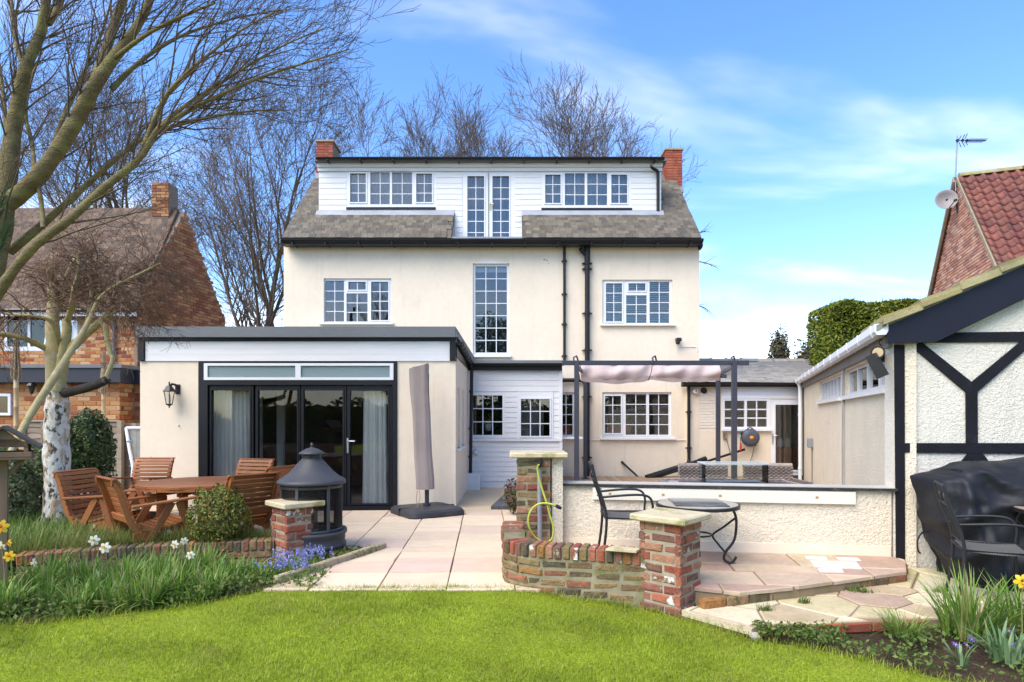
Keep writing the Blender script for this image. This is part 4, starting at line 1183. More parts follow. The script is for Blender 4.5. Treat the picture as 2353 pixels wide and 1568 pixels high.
# barge board and mossy tile verge, as far as the ridge
b = B()
eave_l = -.10
def verge(s, z): return Mg @ Vector((s, 0, z))
bz = lambda s: gez + .02 + max(0, s if s < apex else 2 * apex - s) * pitch
b.prism([verge(eave_l, gez - .20) + gn * .1, verge(.34, gez - .20) + gn * .1, verge(apex, bz(apex) - .24) + gn * .1, verge(apex, bz(apex)) + gn * .1, verge(eave_l, gez - .03) + gn * .1], -gn * .05)
b.prism([verge(L_ + .1, gez - .20) + gn * .1, verge(L_ - .34, gez - .20) + gn * .1, verge(apex + .002, bz(apex) - .24) + gn * .1, verge(apex + .002, bz(apex)) + gn * .1, verge(L_ + .1, gez - .03) + gn * .1][::-1], -gn * .05)
b.build('barge_board', mk('navy_black_gloss', (.010, .010, .018), .42, .15, 3, .28), gar)
k = 0; s = -.16
while s < apex + .1:
    ln = .36
    b = B()
    p0 = verge(s, gez - .03 + (s + .1) * pitch + .035) + gn * .16; p1 = verge(s + ln, gez - .03 + (s + ln + .1) * pitch + .03) + gn * .16
    q0 = p0 + gs * .4; 
    up = Vector((0, 0, 1))
    for layer in range(2):
        o_ = up * (.035 * layer) - gu * (.0) + gn * (-.02 * layer)
        b.prism([p0 + o_, p1 + o_ - up * .02, p1 + o_ + up * .02, p0 + o_ + up * .055], gs * 1.2)
    b.build('verge_tile', mosstile, gar); s += ln * .97; k += 1
# roof planes
b = B()
el = verge(-.2, gez - .02); er = verge(L_ + .2, gez - .02); ap = verge(apex, gez + apex * pitch + .02)
b.prism([el + gn * .1, ap + gn * .1, ap + gn * .1 - Vector((0, 0, .05)), el + gn * .1 - Vector((0, 0, .05))], gs * (SL + .2))
b.prism([er + gn * .1, ap + gn * .1, ap + gn * .1 - Vector((0, 0, .05)), er + gn * .1 - Vector((0, 0, .05))], gs * (SL + .2))
b.build('roof', slatelight, gar)
# white gutter, joints, soffit and pipe
g0 = GC + gsn * .13 - gs * .12 + Vector((0, 0, gez - .06)); g1 = GD + gsn * .13 + Vector((0, 0, gez - .07))
sq = [(-.06, .055), (-.06, -.02), (-.04, -.055), (.04, -.055), (.06, -.02), (.06, .055)]
def gprof(p, k=1.0): return [p + gsn * (q_[0] * k) + Vector((0, 0, q_[1] * k)) for q_ in sq]
b = B(); b.prism(gprof(g0), g1 - g0); wg = b.build('gutter', white, gar)
for t in np.linspace(.02, .98, 13):
    b = B(); b.prism(gprof(g0.lerp(g1, t), 1.1), (g1 - g0).normalized() * .06); b.build('gutter_joint', white, wg)
b = B(); b.panel(0, SL - .02, 2.22, 2.37, [], -.045, -.001, Ms); b.build('soffit_board', mk('grey_soffit', (.27, .25, .23), .8, .15, 4), gar)
b = B(); p0 = GD + gsn * .1 - gs * .25
b.tube(bend([g1 - gs * .25 + Vector((0, 0, -.05)), p0 + Vector((0, 0, 2.25)), p0 + Vector((0, 0, -.05))], 3, .05), .042, 10)
for z in (.25, 1.55): b.tube([p0 + Vector((0, 0, z)), p0 + Vector((0, 0, z + .04))], .052, 10)
b.build('downpipe', white, gar)
b = B(); b.panel(-.02, .02, -.1, 2.3, [], -.02, .01, Ms); b.build('corner_joint', black, gar)
# socket box on the side wall
sb_ = on_plane(1868, 1018, GC, gsn)
b = B(); b.cbox(sb_ + gsn * .05, (.12, .18, .2), .015, Matrix.Rotation(math.atan2(gs.y, gs.x) - R(90), 3, 'Z')); b.tube([sb_ + gsn * .02, sb_ + gsn * .02 - Vector((0, 0, .9))], .012, 6)
tag(b.build('outdoor_socket', greyplastic), 'grey outdoor socket box low on the garage side wall', 'socket')
# twin floodlight with sensor on the garage corner
fp = on_plane(zx(540), zy(735), GC + gsn * .0, gsn)
fl = thing('security_light', 'black twin security light on the garage corner', 'security light', fp)
b = B(); b.cbox(fp + gsn * .03, (.07, .08, .16), .01, Matrix.Rotation(math.atan2(gs.y, gs.x) - R(90), 3, 'Z')); b.build('base', metalblk, fl)
c1 = on_plane(zx(488), zy(722), GC + gsn * .16, gsn); c2 = on_plane(zx(470), zy(775), GC + gsn * .2, gsn)
b = B(); b.tube([fp + gsn * .03, c1], .02, 8); b.tube([fp + gsn * .03, c2], .02, 8); b.build('arm', metalblk, fl)
dirc = (Vector((0, 0, CH)) - c1).normalized()
b = B(); b.tube([c1 - dirc * .05, c1 + dirc * .05], [.05, .065], 14); b.build('lamp_head', metalblk, fl)
b = B(); b.tube([c1 + dirc * .048, c1 + dirc * .054], .048, 14); b.build('lens', mk('amber_lens', (.55, .42, .25), .3, .1), fl)
b = B(); b.tube([c2 + Vector((-.04, 0, .06)), c2 + Vector((.05, -.05, -.16))], [.065, .07], 4, smooth=False); b.build('lower_head', metalblk, fl)
b = B(); hk = on_plane(zx(512), zy(660), GC + gsn * .05, gsn); b.tube([hk + Vector((.03 * math.cos(a), 0, .03 * math.sin(a))) for a in np.linspace(0, 6, 12)] , .006, 6); b.build('soffit_hook', metalblk, gar)
# ------------------------------------------------------------------ neighbour on the left
NY = 18.0
nx1 = gx(316, NY)                     # near corner
nfx = gx(518, 22.0)
nh = thing('brick_house', 'orange brick house with brown tiled roof behind the left trees', 'house', (nx1, NY, 0))
nx0 = nx1 - 9
nez = gz(684, NY)
NW = (gx(8, NY), gx(176, NY), gz(806, NY), gz(700, NY))
b = B(); b.panel(nx0, nx1 - .03, -.1, nez, [NW], NY + .03, NY + .3); nwall = b.build('front_wall', mortar, nh)
mo_ = brick_meshes(.285, .09, .04, brickorange)
lay_bricks(nwall, frame((nx1 - 6.0, NY + .02, 2.3), (1, 0, 0), (0, 0, 1)), 6.0, nez - 2.3, mo_, bw=.285, bh=.09, mo=.013, mask=lambda x, z, w_, h_: not (NW[0] - w_ / 2 < nx1 - 6.0 + x < NW[1] + w_ / 2 and NW[2] - .04 < z + 2.3 < NW[3] + .04))
# gable wall facing right
gv = Vector((nfx - nx1, 4.0, 0)); gl_ = gv.length; gv.normalize()
ngn = Vector((gv.y, -gv.x, 0))
napz = gz(480, 20)
Mn = frame((nx1, NY, 2.3), gv, (0, 0, 1))
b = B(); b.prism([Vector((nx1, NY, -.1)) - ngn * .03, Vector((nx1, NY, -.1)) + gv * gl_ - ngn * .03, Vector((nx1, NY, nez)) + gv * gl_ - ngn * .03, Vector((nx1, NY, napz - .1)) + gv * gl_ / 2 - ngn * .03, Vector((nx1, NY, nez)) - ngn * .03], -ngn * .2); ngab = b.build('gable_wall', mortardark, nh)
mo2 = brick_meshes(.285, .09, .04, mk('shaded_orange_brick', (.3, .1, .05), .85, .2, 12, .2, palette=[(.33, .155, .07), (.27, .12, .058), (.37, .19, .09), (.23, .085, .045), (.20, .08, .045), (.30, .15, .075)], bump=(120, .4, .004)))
KB = dict(bw=.285, bh=.09, mo=.013)
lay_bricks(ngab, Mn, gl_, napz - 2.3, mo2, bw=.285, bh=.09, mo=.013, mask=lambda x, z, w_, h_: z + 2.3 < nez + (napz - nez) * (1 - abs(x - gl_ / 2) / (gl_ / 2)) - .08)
# roof of brown tiles, sloping to the front
slp = math.atan2(napz - nez, 2.1); ov = .25
e0 = Vector((nx0, NY - ov, nez - ov * math.tan(slp))); 
rlen = math.hypot(napz - e0.z, 2.0 + ov)
b = B(); xr = nx1 + .12
b.prism([(nx0, NY - ov, e0.z), (nx0, NY + 2.0, napz), (nx0, NY + 4.2, nez), (nx0, NY + 4.1, nez - .1), (nx0, NY + 2.0, napz - .15), (nx0, NY - ov, e0.z - .08)], (xr - nx0, 0, 0))
browntile = mk('brown_roof_tile', (.12, .08, .055), .85, .2, 8, .2, palette=[(.15, .10, .068), (.12, .08, .058), (.18, .125, .085), (.10, .072, .055), (.14, .10, .075)], dirt=((.23, .17, .10), 5, .55, .75, .5))
nroof = b.build('roof', browntile, nh)
slates(nroof, (nx1 - 6.2, NY - ov, e0.z + .015), (1, 0, 0), (0, (2.0 + ov) / rlen, (napz - e0.z) / rlen), xr - nx1 + 6.2, rlen, .18, .125, slate_mesh(browntile, .125, .012), limit=300, name='tile')
b = B(); b.box(nx0, xr, NY - ov - .06, NY - ov + .02, e0.z - .2, e0.z + .0); b.build('fascia_board', white, nh)
gutter(nx0, xr, NY - ov - .1, e0.z - .03, nh, r=.06)
b = B(); b.tube([Vector((gx(264, NY), NY - .05, e0.z - .1)), Vector((gx(264, NY), NY - .05, 2.3))], .04, 10); b.build('downpipe', mk('grey_downpipe', (.14, .14, .15), .5, .1), nh)
window(nh, NY, NW, [(NW[0] + .08 + i * (NW[1] - NW[0] - .1) / 3, NW[0] - .0 + (i + 1) * (NW[1] - NW[0] - .1) / 3, NW[2] + .12, NW[3] - .1, 1, 1) for i in range(3)], px=False, setb=.03)
b = B(); b.box(nx0, nx1 - .1, NY + 2.0, NY + 2.1, 0, nez); b.box(nx0, nx0 + .2, NY + .3, NY + 4, 0, nez); b.build('inner_wall', interior, nh)
# chimney on its ridge
cx0, cx1 = gx(361, 20), gx(399, 20); cz1 = gz(427, 20)
b = B(); b.box(cx0 + .02, cx1 - .02, 19.72, 20.3, napz - .4, cz1); nch = b.build('chimney', mortardark, nroof)
lay_bricks(nch, frame((cx0, 19.7, napz - .35), (1, 0, 0), (0, 0, 1)), cx1 - cx0, cz1 - napz + .35, mo2, bw=.285, bh=.09, mo=.013, limit=60)
# flat roofed part in front
FY = 14.0
fx1 = gx(274, FY); fz1 = gz(880, FY)
fe = thing('brick_outbuilding', 'low orange brick flat roofed building with black fascia on the left', 'outbuilding', (fx1 - 3, FY, 0))
b = B(); b.box(fx1 - 7, fx1 - .03, FY + .03, FY + 3.8, -.1, fz1); b.box(fx1 - .03, gx(330, FY + .5), FY + .55, FY + 3.8, -.1, fz1); fw = b.build('wall', mortar, fe)
lay_bricks(fw, frame((fx1 - 3.2, FY + .02, .3), (1, 0, 0), (0, 0, 1)), 3.2, fz1 - .3, mo_, bw=.285, bh=.09, mo=.013, limit=260)
lay_bricks(fw, frame((fx1, FY + .04, .3), (.0, 1, 0), (0, 0, 1)), .5, fz1 - .3, mo_, bw=.285, bh=.09, mo=.013, limit=60)
lay_bricks(fw, frame((fx1 + .02, FY + .54, .3), (1, 0, 0), (0, 0, 1)), gx(335, FY + .5) - fx1, fz1 - .3, mo_, bw=.285, bh=.09, mo=.013, limit=160, headers=True)
b = B(); b.box(fx1 - 7, fx1 + .15, FY - .2, FY + 3.9, fz1, gz(846, FY - .2)); b.build('fascia', mk('charcoal_fascia', (.035, .037, .045), .45, .1), fe)
b = B(); b.box(fx1 + .151, gx(340, FY + .3), FY + .32, FY + 3.9, fz1 + .002, gz(852, FY + .3)); b.build('fascia_return', MATS['charcoal_fascia'], fe)
b = B(); b.box(fx1 - 7, fx1 + .2, FY - .24, FY + 3.9, gz(846, FY - .2) + .002, gz(838, FY - .2)); b.build('roof_edge', greyfelt, fe)
FW = (gx(-30, FY), gx(28, FY), gz(955, FY), gz(905, FY))
window(fe, FY, FW, [(FW[0] + .06, FW[1] - .06, FW[2] + .06, FW[3] - .06, 1, 1)], px=False, setb=-.05)
p = at(73, 888, FY - .15)
b = B(); b.lathe([(.10, .0), (.11, .01), (.06, .07), (.01, .10)], 6, p, smooth=False); b.lathe([(.07, 0), (.04, -.14), (.01, -.18)], 6, p, smooth=False); b.tube([p + Vector((0, 0, .1)), p + Vector((0, .02, .2)), p + Vector((0, .18, .2))], .012, 6)
tag(b.build('small_lantern', metalblk), 'small dark lantern under the black fascia of the brick outbuilding', 'lantern')

# bamboo torches
for (x, ytop, ymid, w_, Y, lab) in ((37, 740, 848, .075, 11.0, 'bamboo pole with reed head left of the birch'), (238, 805, 880, .07, 11.6, 'bamboo pole with reed head right of the birch')):
    t = thing('bamboo_torch', lab, 'garden torch', (gx(x, Y), Y, 0), group='bamboo torches by the left boundary')
    X = gx(x, Y); b = B()
    zs_ = np.linspace(0, gz(ymid, Y), 8); pts, rr = [], []
    for i, z in enumerate(zs_):
        pts += [(X, Y, z - .012), (X, Y, z), (X, Y, z + .012)] if 0 < i < 7 else [(X, Y, z)]
        rr += [w_ * .5, w_ * .58, w_ * .5] if 0 < i < 7 else [w_ * .5]
    b.tube(pts, rr, 10); b.build('pole', bamboo, t)
    b = B(); z0, z1 = gz(ymid + 20, Y), gz(ytop, Y)
    for i in range(46):
        a = random.uniform(0, 6.28); r0 = w_ * random.uniform(.6, 1.1)
        b.tube([(X + math.cos(a) * r0, Y + math.sin(a) * r0, z0 + random.uniform(-.05, .1)), (X + math.cos(a) * w_ * .55, Y + math.sin(a) * w_ * .55, (z0 + z1) / 2), (X + math.cos(a) * w_ * .28, Y + math.sin(a) * w_ * .28, z1 + random.uniform(-.12, .02))], [.009, .006, .003], 4)
    b.build('reed_head', straw, t)
    b = B(); zt = z0 + (z1 - z0) * .55; b.tube([(X + math.cos(a) * w_ * .62, Y + math.sin(a) * w_ * .62, zt + a * .006) for a in np.linspace(0, 18, 40)], .006, 5); b.build('binding', woodgrey, t)

# fence between the gardens
FNY = 11.6
fx0_, fx1_ = gx(60, FNY), gx(300, FNY)
fen = thing('lap_fence', 'weathered overlapping board fence between shrub and cream wall', 'fence', (gx(260, FNY), FNY, 0))
fz_ = gz(972, FNY)
for i in range(13):
    hgt = fz_ / 12.2
    z = i * hgt - .05
    v = []
    n_ = 24
    for j in range(n_ + 1):
        x = fx0_ + (gx(272, FNY) - fx0_) * j / n_
        wv = .012 * math.sin(x * 5 + i * 2.1) + .01 * math.sin(x * 13 + i)
        v += [(x, FNY - .022, z + wv), (x, FNY - .004, z + hgt * 1.12 + wv * .4)]
    b = B(); b.add(v, [[2 * j, 2 * j + 2, 2 * j + 3, 2 * j + 1] for j in range(n_)]); 
    b.add([(p_[0], p_[1] + .012, p_[2]) for p_ in v], [[2 * j, 2 * j + 2, 2 * j + 3, 2 * j + 1] for j in range(n_)])
    b.build('board', fencewood, fen)
for x in (60, 100, 140, 180, 214, 245): 
    b = B(); X = gx(x, FNY); b.cbox((X, FNY - .035, fz_ / 2), (.04, .025, fz_ + .02), .004); b.build('batten', fencewood, fen)
b = B(); b.cbox(((fx0_ + gx(272, FNY)) / 2, FNY, fz_ + .03), (gx(272, FNY) - fx0_, .08, .03), .005); b.build('capping', fencewood, fen)
b = B(); X = gx(277, FNY); b.cbox((X, FNY, fz_ / 2), (.09, .09, fz_ + .08), .006); b.build('post', fencewood, fen)
fen2 = thing('close_board_fence', 'narrow vertical board fence beside the cream garden room', 'fence', (gx(300, FNY + .1), FNY + .1, 0))
for i in range(8):
    X = gx(282, FNY) + i * .075; b = B(); b.cbox((X, FNY + .1 + (i % 2) * .012, fz_ / 2 - .01), (.08, .015, fz_ + random.uniform(-.01, .01)), .003, Matrix.Rotation(.05, 3, 'Z')); b.build('board', fencewood, fen2)
# greenhouse-like netted frame
nf = thing('netted_frame', 'white framed net panel leaning beside the cream wall', 'net frame', (gx(305, 11.2), 11.2, 0))
b = B(); b.tube([at(290, 984, 11.2), at(297, 1030, 11.1), at(306, 1075, 11.0), at(304, 1100, 11.0)], .028, 8); b.tube([at(290, 984, 11.2), at(330, 984, 11.25)], .028, 8); b.build('frame', white, nf)
b = B(); b.ngon([at(291, 985, 11.21), at(330, 985, 11.26), at(330, 1100, 11.05), at(305, 1098, 11.01)]); b.build('net', glass('pale_net', (.75, .78, .78), .2, 1.1, .3, cover=((.45, .48, .48), .35)), nf)
for y in (1015, 1055, 1072): 
    b = B(); p = at(298 + (y - 1015) * .1, y, 11.05); b.cbox(p, (.09, .03, .035), .008); b.build('blue_clip', mk('blue_plastic_%d' % y, (.07, .22, .36), .5, .05), nf)

# ------------------------------------------------------------------ neighbour on the right
RY = 13.5
rh = thing('tiled_house', 'red brick gable house with dark red pantile roof on the right', 'house', (gx(2285, RY), RY, 0))
rc = Vector((gx(2285, RY), RY, 0)); rf = Vector((gx(2142, 17.9), 17.9, 0))
rez = gz(592, RY); rez2 = gz(684, 17.9)
rv = (rf - rc); rl = rv.length; rv.normalize(); rn = Vector((-rv.y, rv.x, 0))
rap = on_plane(2203, 408, rc, Vector((rv.y, -rv.x, 0)))
apd = (rap - rc).dot(rv); rapz = rap.z
rez = (rez + rez2) / 2
b = B(); b.prism([rc + Vector((0, 0, -.1)), rf + Vector((0, 0, -.1)), rf + Vector((0, 0, rez)), rc + rv * apd + Vector((0, 0, rapz - .08)), rc + Vector((0, 0, rez))], -rn * .2); rg = b.build('gable_wall', mortar, rh)
Mr = frame(rf + Vector((0, 0, 3.0)) + rn * .02, -rv, (0, 0, 1))
mp_ = brick_meshes(.215, .065, .04, brickpink)
def gmask(x, z, w_, h_):
    d = rl - x; zz = z + 3.0
    lim = rez + (rapz - rez) * (d / apd if d < apd else (rl - d) / (rl - apd)) - .1
    return zz < lim
lay_bricks(rg, Mr, rl, rapz - 3.0, mp_, mask=gmask, headers=False)
# front wall and roof plane running right
ru = Vector((rn.x * -1, rn.y * -1, 0)).normalized()
b = B(); b.prism([rc + Vector((0, 0, -.1)) - rn * .2, rc + ru * 7 + Vector((0, 0, -.1)), rc + ru * 7 + Vector((0, 0, rez)), rc + Vector((0, 0, rez)) - rn * .2], rv * .2); rw = b.build('front_wall', mortar, rh)
lay_bricks(rw, frame(rc + Vector((0, 0, 4.2)) - rv * .02, ru, (0, 0, 1)), 2.5, rez - 4.25, brick_meshes(.215, .065, .04, brickorange), limit=150)
ev0 = rc - rv * .35 + Vector((0, 0, rez - .35 * (rapz - rez) / apd + .03)); rd0 = rc + rv * apd + Vector((0, 0, rapz + .02))
rs = (rd0 - ev0); rsl = rs.length; rs.normalize()
b = B()
b.prism([ev0 + rn * .03, rd0 + rn * .03, rd0 + rn * .03 - Vector((0, 0, .08)), ev0 + rn * .03 - Vector((0, 0, .08))], ru * 7)
ev1 = rf + rv * .2 + Vector((0, 0, rez - .2)) ; b.prism([ev1 + rn * .1, rd0 + rn * .1, rd0 + rn * .1 - Vector((0, 0, .08)), ev1 + rn * .1 - Vector((0, 0, .08))], ru * 7)
rroof = b.build('roof', pantile, rh)
# pantiles with an S profile
tw, te = .235, .28
pm = []
for k in range(3):
    n_ = 10; v = []
    for zz in (-te * .58, te * .58):
        for i in range(n_ + 1):
            x = (i / n_ - .5) * tw * 1.06
            y = -.040 * math.sin(i / n_ * 2 * math.pi + .6) - .03 - (.034 if zz < 0 else 0)
            v.append((x, y, zz))
    q = [[i, i + 1, n_ + 2 + i, n_ + 1 + i] for i in range(n_)]
    v2 = v + [(p_[0], p_[1] + .034, p_[2]) for p_ in v[:n_ + 1]]
    o_ = len(v); q += [[i, o_ + i, o_ + i + 1, i + 1] for i in range(n_)]
    b = B(); b.add(v2, q, None, True); pm.append(b.mesh('pantile', pantile))
Mt = frame(ev0 + rn * .02, ru, rs)
pts_ = []
r_ = 0
while (r_ + .5) * te < rsl:
    for c in range(14):
        pts_.append(Mt @ Matrix.Translation(((c + .5) * tw, random.uniform(-.004, .004), (r_ + .5) * te)) @ Matrix.Rotation(random.uniform(-.012, .012), 4, 'Y'))
    r_ += 1
pieces('pantile', pm, pts_, rroof)
b = B()
x = 0
prof = [Vector((.11 * math.cos(a), .11 * math.sin(a), 0)) for a in np.linspace(0, math.pi, 9)]
rt = []
for i in range(8):
    b = B(); o_ = rd0 + ru * (i * .43) ; b.prism([o_ + rv * p_.x + Vector((0, 0, p_.y - .02)) for p_ in prof], ru * .44); b.build('ridge_tile', mosstile if i < 3 else pantile, rroof)
b = B(); b.prism([ev0 + rn * .05, rd0 + rn * .05, rd0 + rn * .05 + Vector((0, 0, -.13)), ev0 + rn * .05 + Vector((0, 0, -.13))], -rn * .06); b.prism([ev1 + rn * .13, rd0 + rn * .13, rd0 + rn * .13 - Vector((0, 0, .12)), ev1 + rn * .13 - Vector((0, 0, .12))], -rn * .06); b.build('verge', mk('verge_mortar', (.36, .28, .19), .9, .2, 6), rroof)
b = B(); e_ = ev0 - Vector((0, 0, .08)) - rv * .05; b.tube([e_ - ru * -.0, e_ + ru * 7], .06, 10); b.build('gutter', blackplastic, rh)
b = B(); q0 = e_ + ru * .62; b.tube(bend([q0, q0 - Vector((0, 0, .25)), q0 + rv * .25 - ru * .2 - Vector((0, 0, .45)), q0 + rv * .3 - ru * .2 - Vector((0, 0, 1.5))], 4, .1), .042, 10); b.build('downpipe', blackplastic, rh)
# television aerial and dish
ag = rap + rn * .12
aer = thing('television_aerial', 'thin television aerial on a mast at the right gable', 'aerial', ag)
Ya = ag.y
mtop = at(2200, 312, Ya)
b = B(); b.tube([Vector((gx(2196, Ya), Ya, gz(462, Ya))), Vector((gx(2196, Ya), Ya, gz(400, Ya))), mtop], .016, 6); b.build('mast', steel, aer)
b = B(); b.tube([at(2196, 323, Ya), at(2266, 324, Ya)], .010, 5)
for i in range(16): 
    p = at(2222 + i * 2.7, 323.6, Ya); b.tube([p - Vector((0, .12, 0)), p + Vector((0, .12, 0))], .005, 4); b.tube([p - Vector((0, 0, .03)), p + Vector((0, 0, .03))], .004, 4)
b.build('boom', metalblk, aer)
b = B()
for (x, y, x2, y2) in ((2203, 322, 2209, 312), (2211, 321, 2217, 309), (2217, 320, 2223, 307), (2203, 326, 2208, 338), (2211, 327, 2217, 337), (2219, 326, 2223, 334)): b.tube([at(x, y, Ya - .05), at(x2, y2, Ya - .15)], .009, 5)
for x in (2200, 2212, 2222): b.cbox(at(x, 323, Ya - .03), (.06, .05, .06), .01)
b.build('reflector', metalblk, aer)
dc = at(2175, 458, Ya - .1)
dsh = thing('satellite_dish', 'grey satellite dish beside the right gable', 'satellite dish', dc)
dd = Vector((-.35, -1, .12)).normalized(); qd = dd.to_track_quat('Z', 'Y').to_matrix().to_4x4(); qd.translation = dc
b = B(); b.lathe([(.001, -.06)] + [(.25 * i / 8, -.06 + .06 * (i / 8) ** 2) for i in range(1, 9)] + [(.255, -.002), (.25, -.01), (.001, -.07)], 24); o = b.build('reflector', dish, dsh, M=qd)
b = B(); tip = dc + dd * .30 + Vector((.12, 0, -.16)); b.tube([dc - Vector((-.05, 0, .24)), tip], .012, 6); b.cbox(tip, (.06, .08, .06), .015); b.build('feed_arm', metalblk, dsh)
b = B(); b.tube([dc - dd * .05, at(2196, 450, Ya), rap + Vector((0, 0, -.9)) + rn * .02], .022, 6); b.tube([at(2196, 440, Ya), at(2196, 470, Ya)], .022, 6); b.build('bracket', metalblk, dsh)
# ------------------------------------------------------------------ brick walls, pillars and paving on the right
def clip_poly(poly, p, n):
    """keep the side of the line through p where (q-p).n <= 0 (2D)"""
    o_ = []
    for i in range(len(poly)):
        a, c = poly[i], poly[(i + 1) % len(poly)]
        da = (a[0] - p[0]) * n[0] + (a[1] - p[1]) * n[1]; dc = (c[0] - p[0]) * n[0] + (c[1] - p[1]) * n[1]
        if da <= 0: o_.append(a)
        if da * dc < 0:
            t = da / (da - dc); o_.append((a[0] + (c[0] - a[0]) * t, a[1] + (c[1] - a[1]) * t))
    return o_
def shrink(poly, d):
    cx_ = sum(p[0] for p in poly) / len(poly); cy_ = sum(p[1] for p in poly) / len(poly)
    r_ = poly
    k = len(poly)
    for i in range(k):
        a, c = poly[i], poly[(i + 1) % k]
        e = (c[0] - a[0], c[1] - a[1]); L = math.hypot(*e)
        if L < 1e-6: continue
        n = (e[1] / L, -e[0] / L)
        if (cx_ - a[0]) * n[0] + (cy_ - a[1]) * n[1] > 0: n = (-n[0], -n[1])
        r_ = clip_poly(r_, (a[0] - n[0] * d, a[1] - n[1] * d), n)
        if len(r_) < 3: return []
    return r_
def flagstone(poly, z, th, m, parent, name='flagstone', edge=.008, tilt=.0):
    poly = [p for i, p in enumerate(poly) if math.hypot(p[0] - poly[i - 1][0], p[1] - poly[i - 1][1]) > .01]
    if len(poly) < 3: return
    inn = shrink(poly, edge)
    b = B()
    zz = z + random.uniform(-tilt, tilt)
    if len(inn) == len(poly):
        k = len(poly)
        v = [(x, y, zz - th) for x, y in poly] + [(x, y, zz - edge * .7) for x, y in poly] + [(x, y, zz) for x, y in inn]
        q = [[r_ * k + i, r_ * k + (i + 1) % k, (r_ + 1) * k + (i + 1) % k, (r_ + 1) * k + i] for r_ in range(2) for i in range(k)]
        b.add(v, q); b.ngon([(x, y, zz) for x, y in inn])
    else:
        b.prism([Vector((x, y, zz)) for x, y in poly], (0, 0, -th))
    b.build(name, m, parent)

# upper terrace
tpoly = [(.10, 5.80), (.5, 5.52), (1.1, 5.28), (1.36, 5.02), (1.5, 4.88), (2.4, 5.16), (3.62, 5.66), (3.9, 6.12), (3.86, 6.25), (.4, 6.86), (.10, 6.6)]
TZ = .10
b = B(); b.prism([Vector((x, y, TZ - .012)) for x, y in shrink(tpoly, .02)], (0, 0, -.15)); terrace = tag(b.build('terrace', grout), kind='structure')
ca, sa = math.cos(R(-9)), math.sin(R(-9))
yrow = -1.6
while yrow < 1.4:
    dpt = random.choice([.30, .45, .45, .6])
    x = -3.5 + random.uniform(0, .4)
    while x < 3.5:
        L = random.choice([.45, .6, .75, .9])
        rect = [(x, yrow), (x + L, yrow), (x + L, yrow + dpt), (x, yrow + dpt)]
        poly = [(2.2 + p[0] * ca - p[1] * sa, 5.9 + p[0] * sa + p[1] * ca) for p in rect]
        k = len(tpoly); cxx = sum(p[0] for p in tpoly) / k; cyy = sum(p[1] for p in tpoly) / k
        for i in range(k):
            a, c = tpoly[i], tpoly[(i + 1) % k]; e = (c[0] - a[0], c[1] - a[1]); n = (e[1], -e[0])
            if (cxx - a[0]) * n[0] + (cyy - a[1]) * n[1] > 0: n = (-n[0], -n[1])
            poly = clip_poly(poly, a, n)
            if len(poly) < 3: break
        if len(poly) >= 3:
            poly = shrink(poly, .006)
            if len(poly) >= 3: flagstone(poly, TZ, .032, flag, terrace, tilt=.003)
        x += L
    yrow += dpt
z6 = lambda x, y, z: gnd((2700 + x / 2.091) / 1.7407, (1780 + y / 2.091) / 1.7407, z)
for q_ in ([(1082, 927), (1268, 933), (1280, 957), (1100, 950)], [(1345, 935), (1530, 940), (1560, 965), (1370, 960)], [(1130, 962), (1520, 972), (1565, 1030), (1160, 1015)], [(1190, 1025), (1400, 1030), (1415, 1060), (1205, 1055)]):
    pp = [z6(x, y, TZ + .012) for x, y in q_]
    flagstone([(p.x, p.y) for p in pp], TZ + .012, .03, whiteslab, terrace, 'white_flagstone')
# brick riser of the terrace
b = B()
riser_me = brick_meshes(.215, .065, .06, brickmoss, .008, .004)
r0, r1, r2 = Vector((1.5, 4.87, 0)), Vector((3.62, 5.67, 0)), Vector((3.9, 6.13, 0))
rm_ = []
for a, c in ((r0, r1), (r1, r2)):
    d = (c - a); L = d.length; d.normalize(); nb = int(L / .226)
    for i in range(nb):
        p = a + d * (L * (i + .5) / nb)
        Mx = frame((p.x, p.y, .022), d, (0, 0, 1)); rm_.append(Mx @ Matrix.Translation((0, -.012 + random.uniform(-.006, .006), 0)) @ Matrix.Diagonal((1, 1, 1.35, 1)))
pieces('riser_brick', riser_me, rm_, terrace)

# lower crazy paving
lp = [(1.36, 4.87), (1.73, 4.47), (3.06, 4.66), (5.6, 4.60), (5.6, 6.05), (3.9, 6.2), (1.9, 5.25)]
b = B(); b.prism([Vector((x, y, -.016)) for x, y in lp], (0, 0, -.1)); lower = tag(b.build('lower_paving', grout), kind='structure')
seeds = []
rr = random.Random(5)
for i in range(8):
    for j in range(5):
        seeds.append((1.25 + i * .60 + (.3 if j % 2 else 0) + rr.uniform(-.24, .24), 4.42 + j * .33 + rr.uniform(-.07, .07)))
for i, s in enumerate(seeds):
    poly = list(lp)
    for j, t in enumerate(seeds):
        if i == j: continue
        n = (t[0] - s[0], t[1] - s[1]); m_ = ((t[0] + s[0]) / 2, (t[1] + s[1]) / 2)
        poly = clip_poly(poly, m_, n)
        if len(poly) < 3: break
    if len(poly) >= 3:
        poly = shrink(poly, .006)
        if len(poly) >= 3: flagstone(poly, .0, .06, crazy, lower, 'crazy_flagstone', .010, .006)
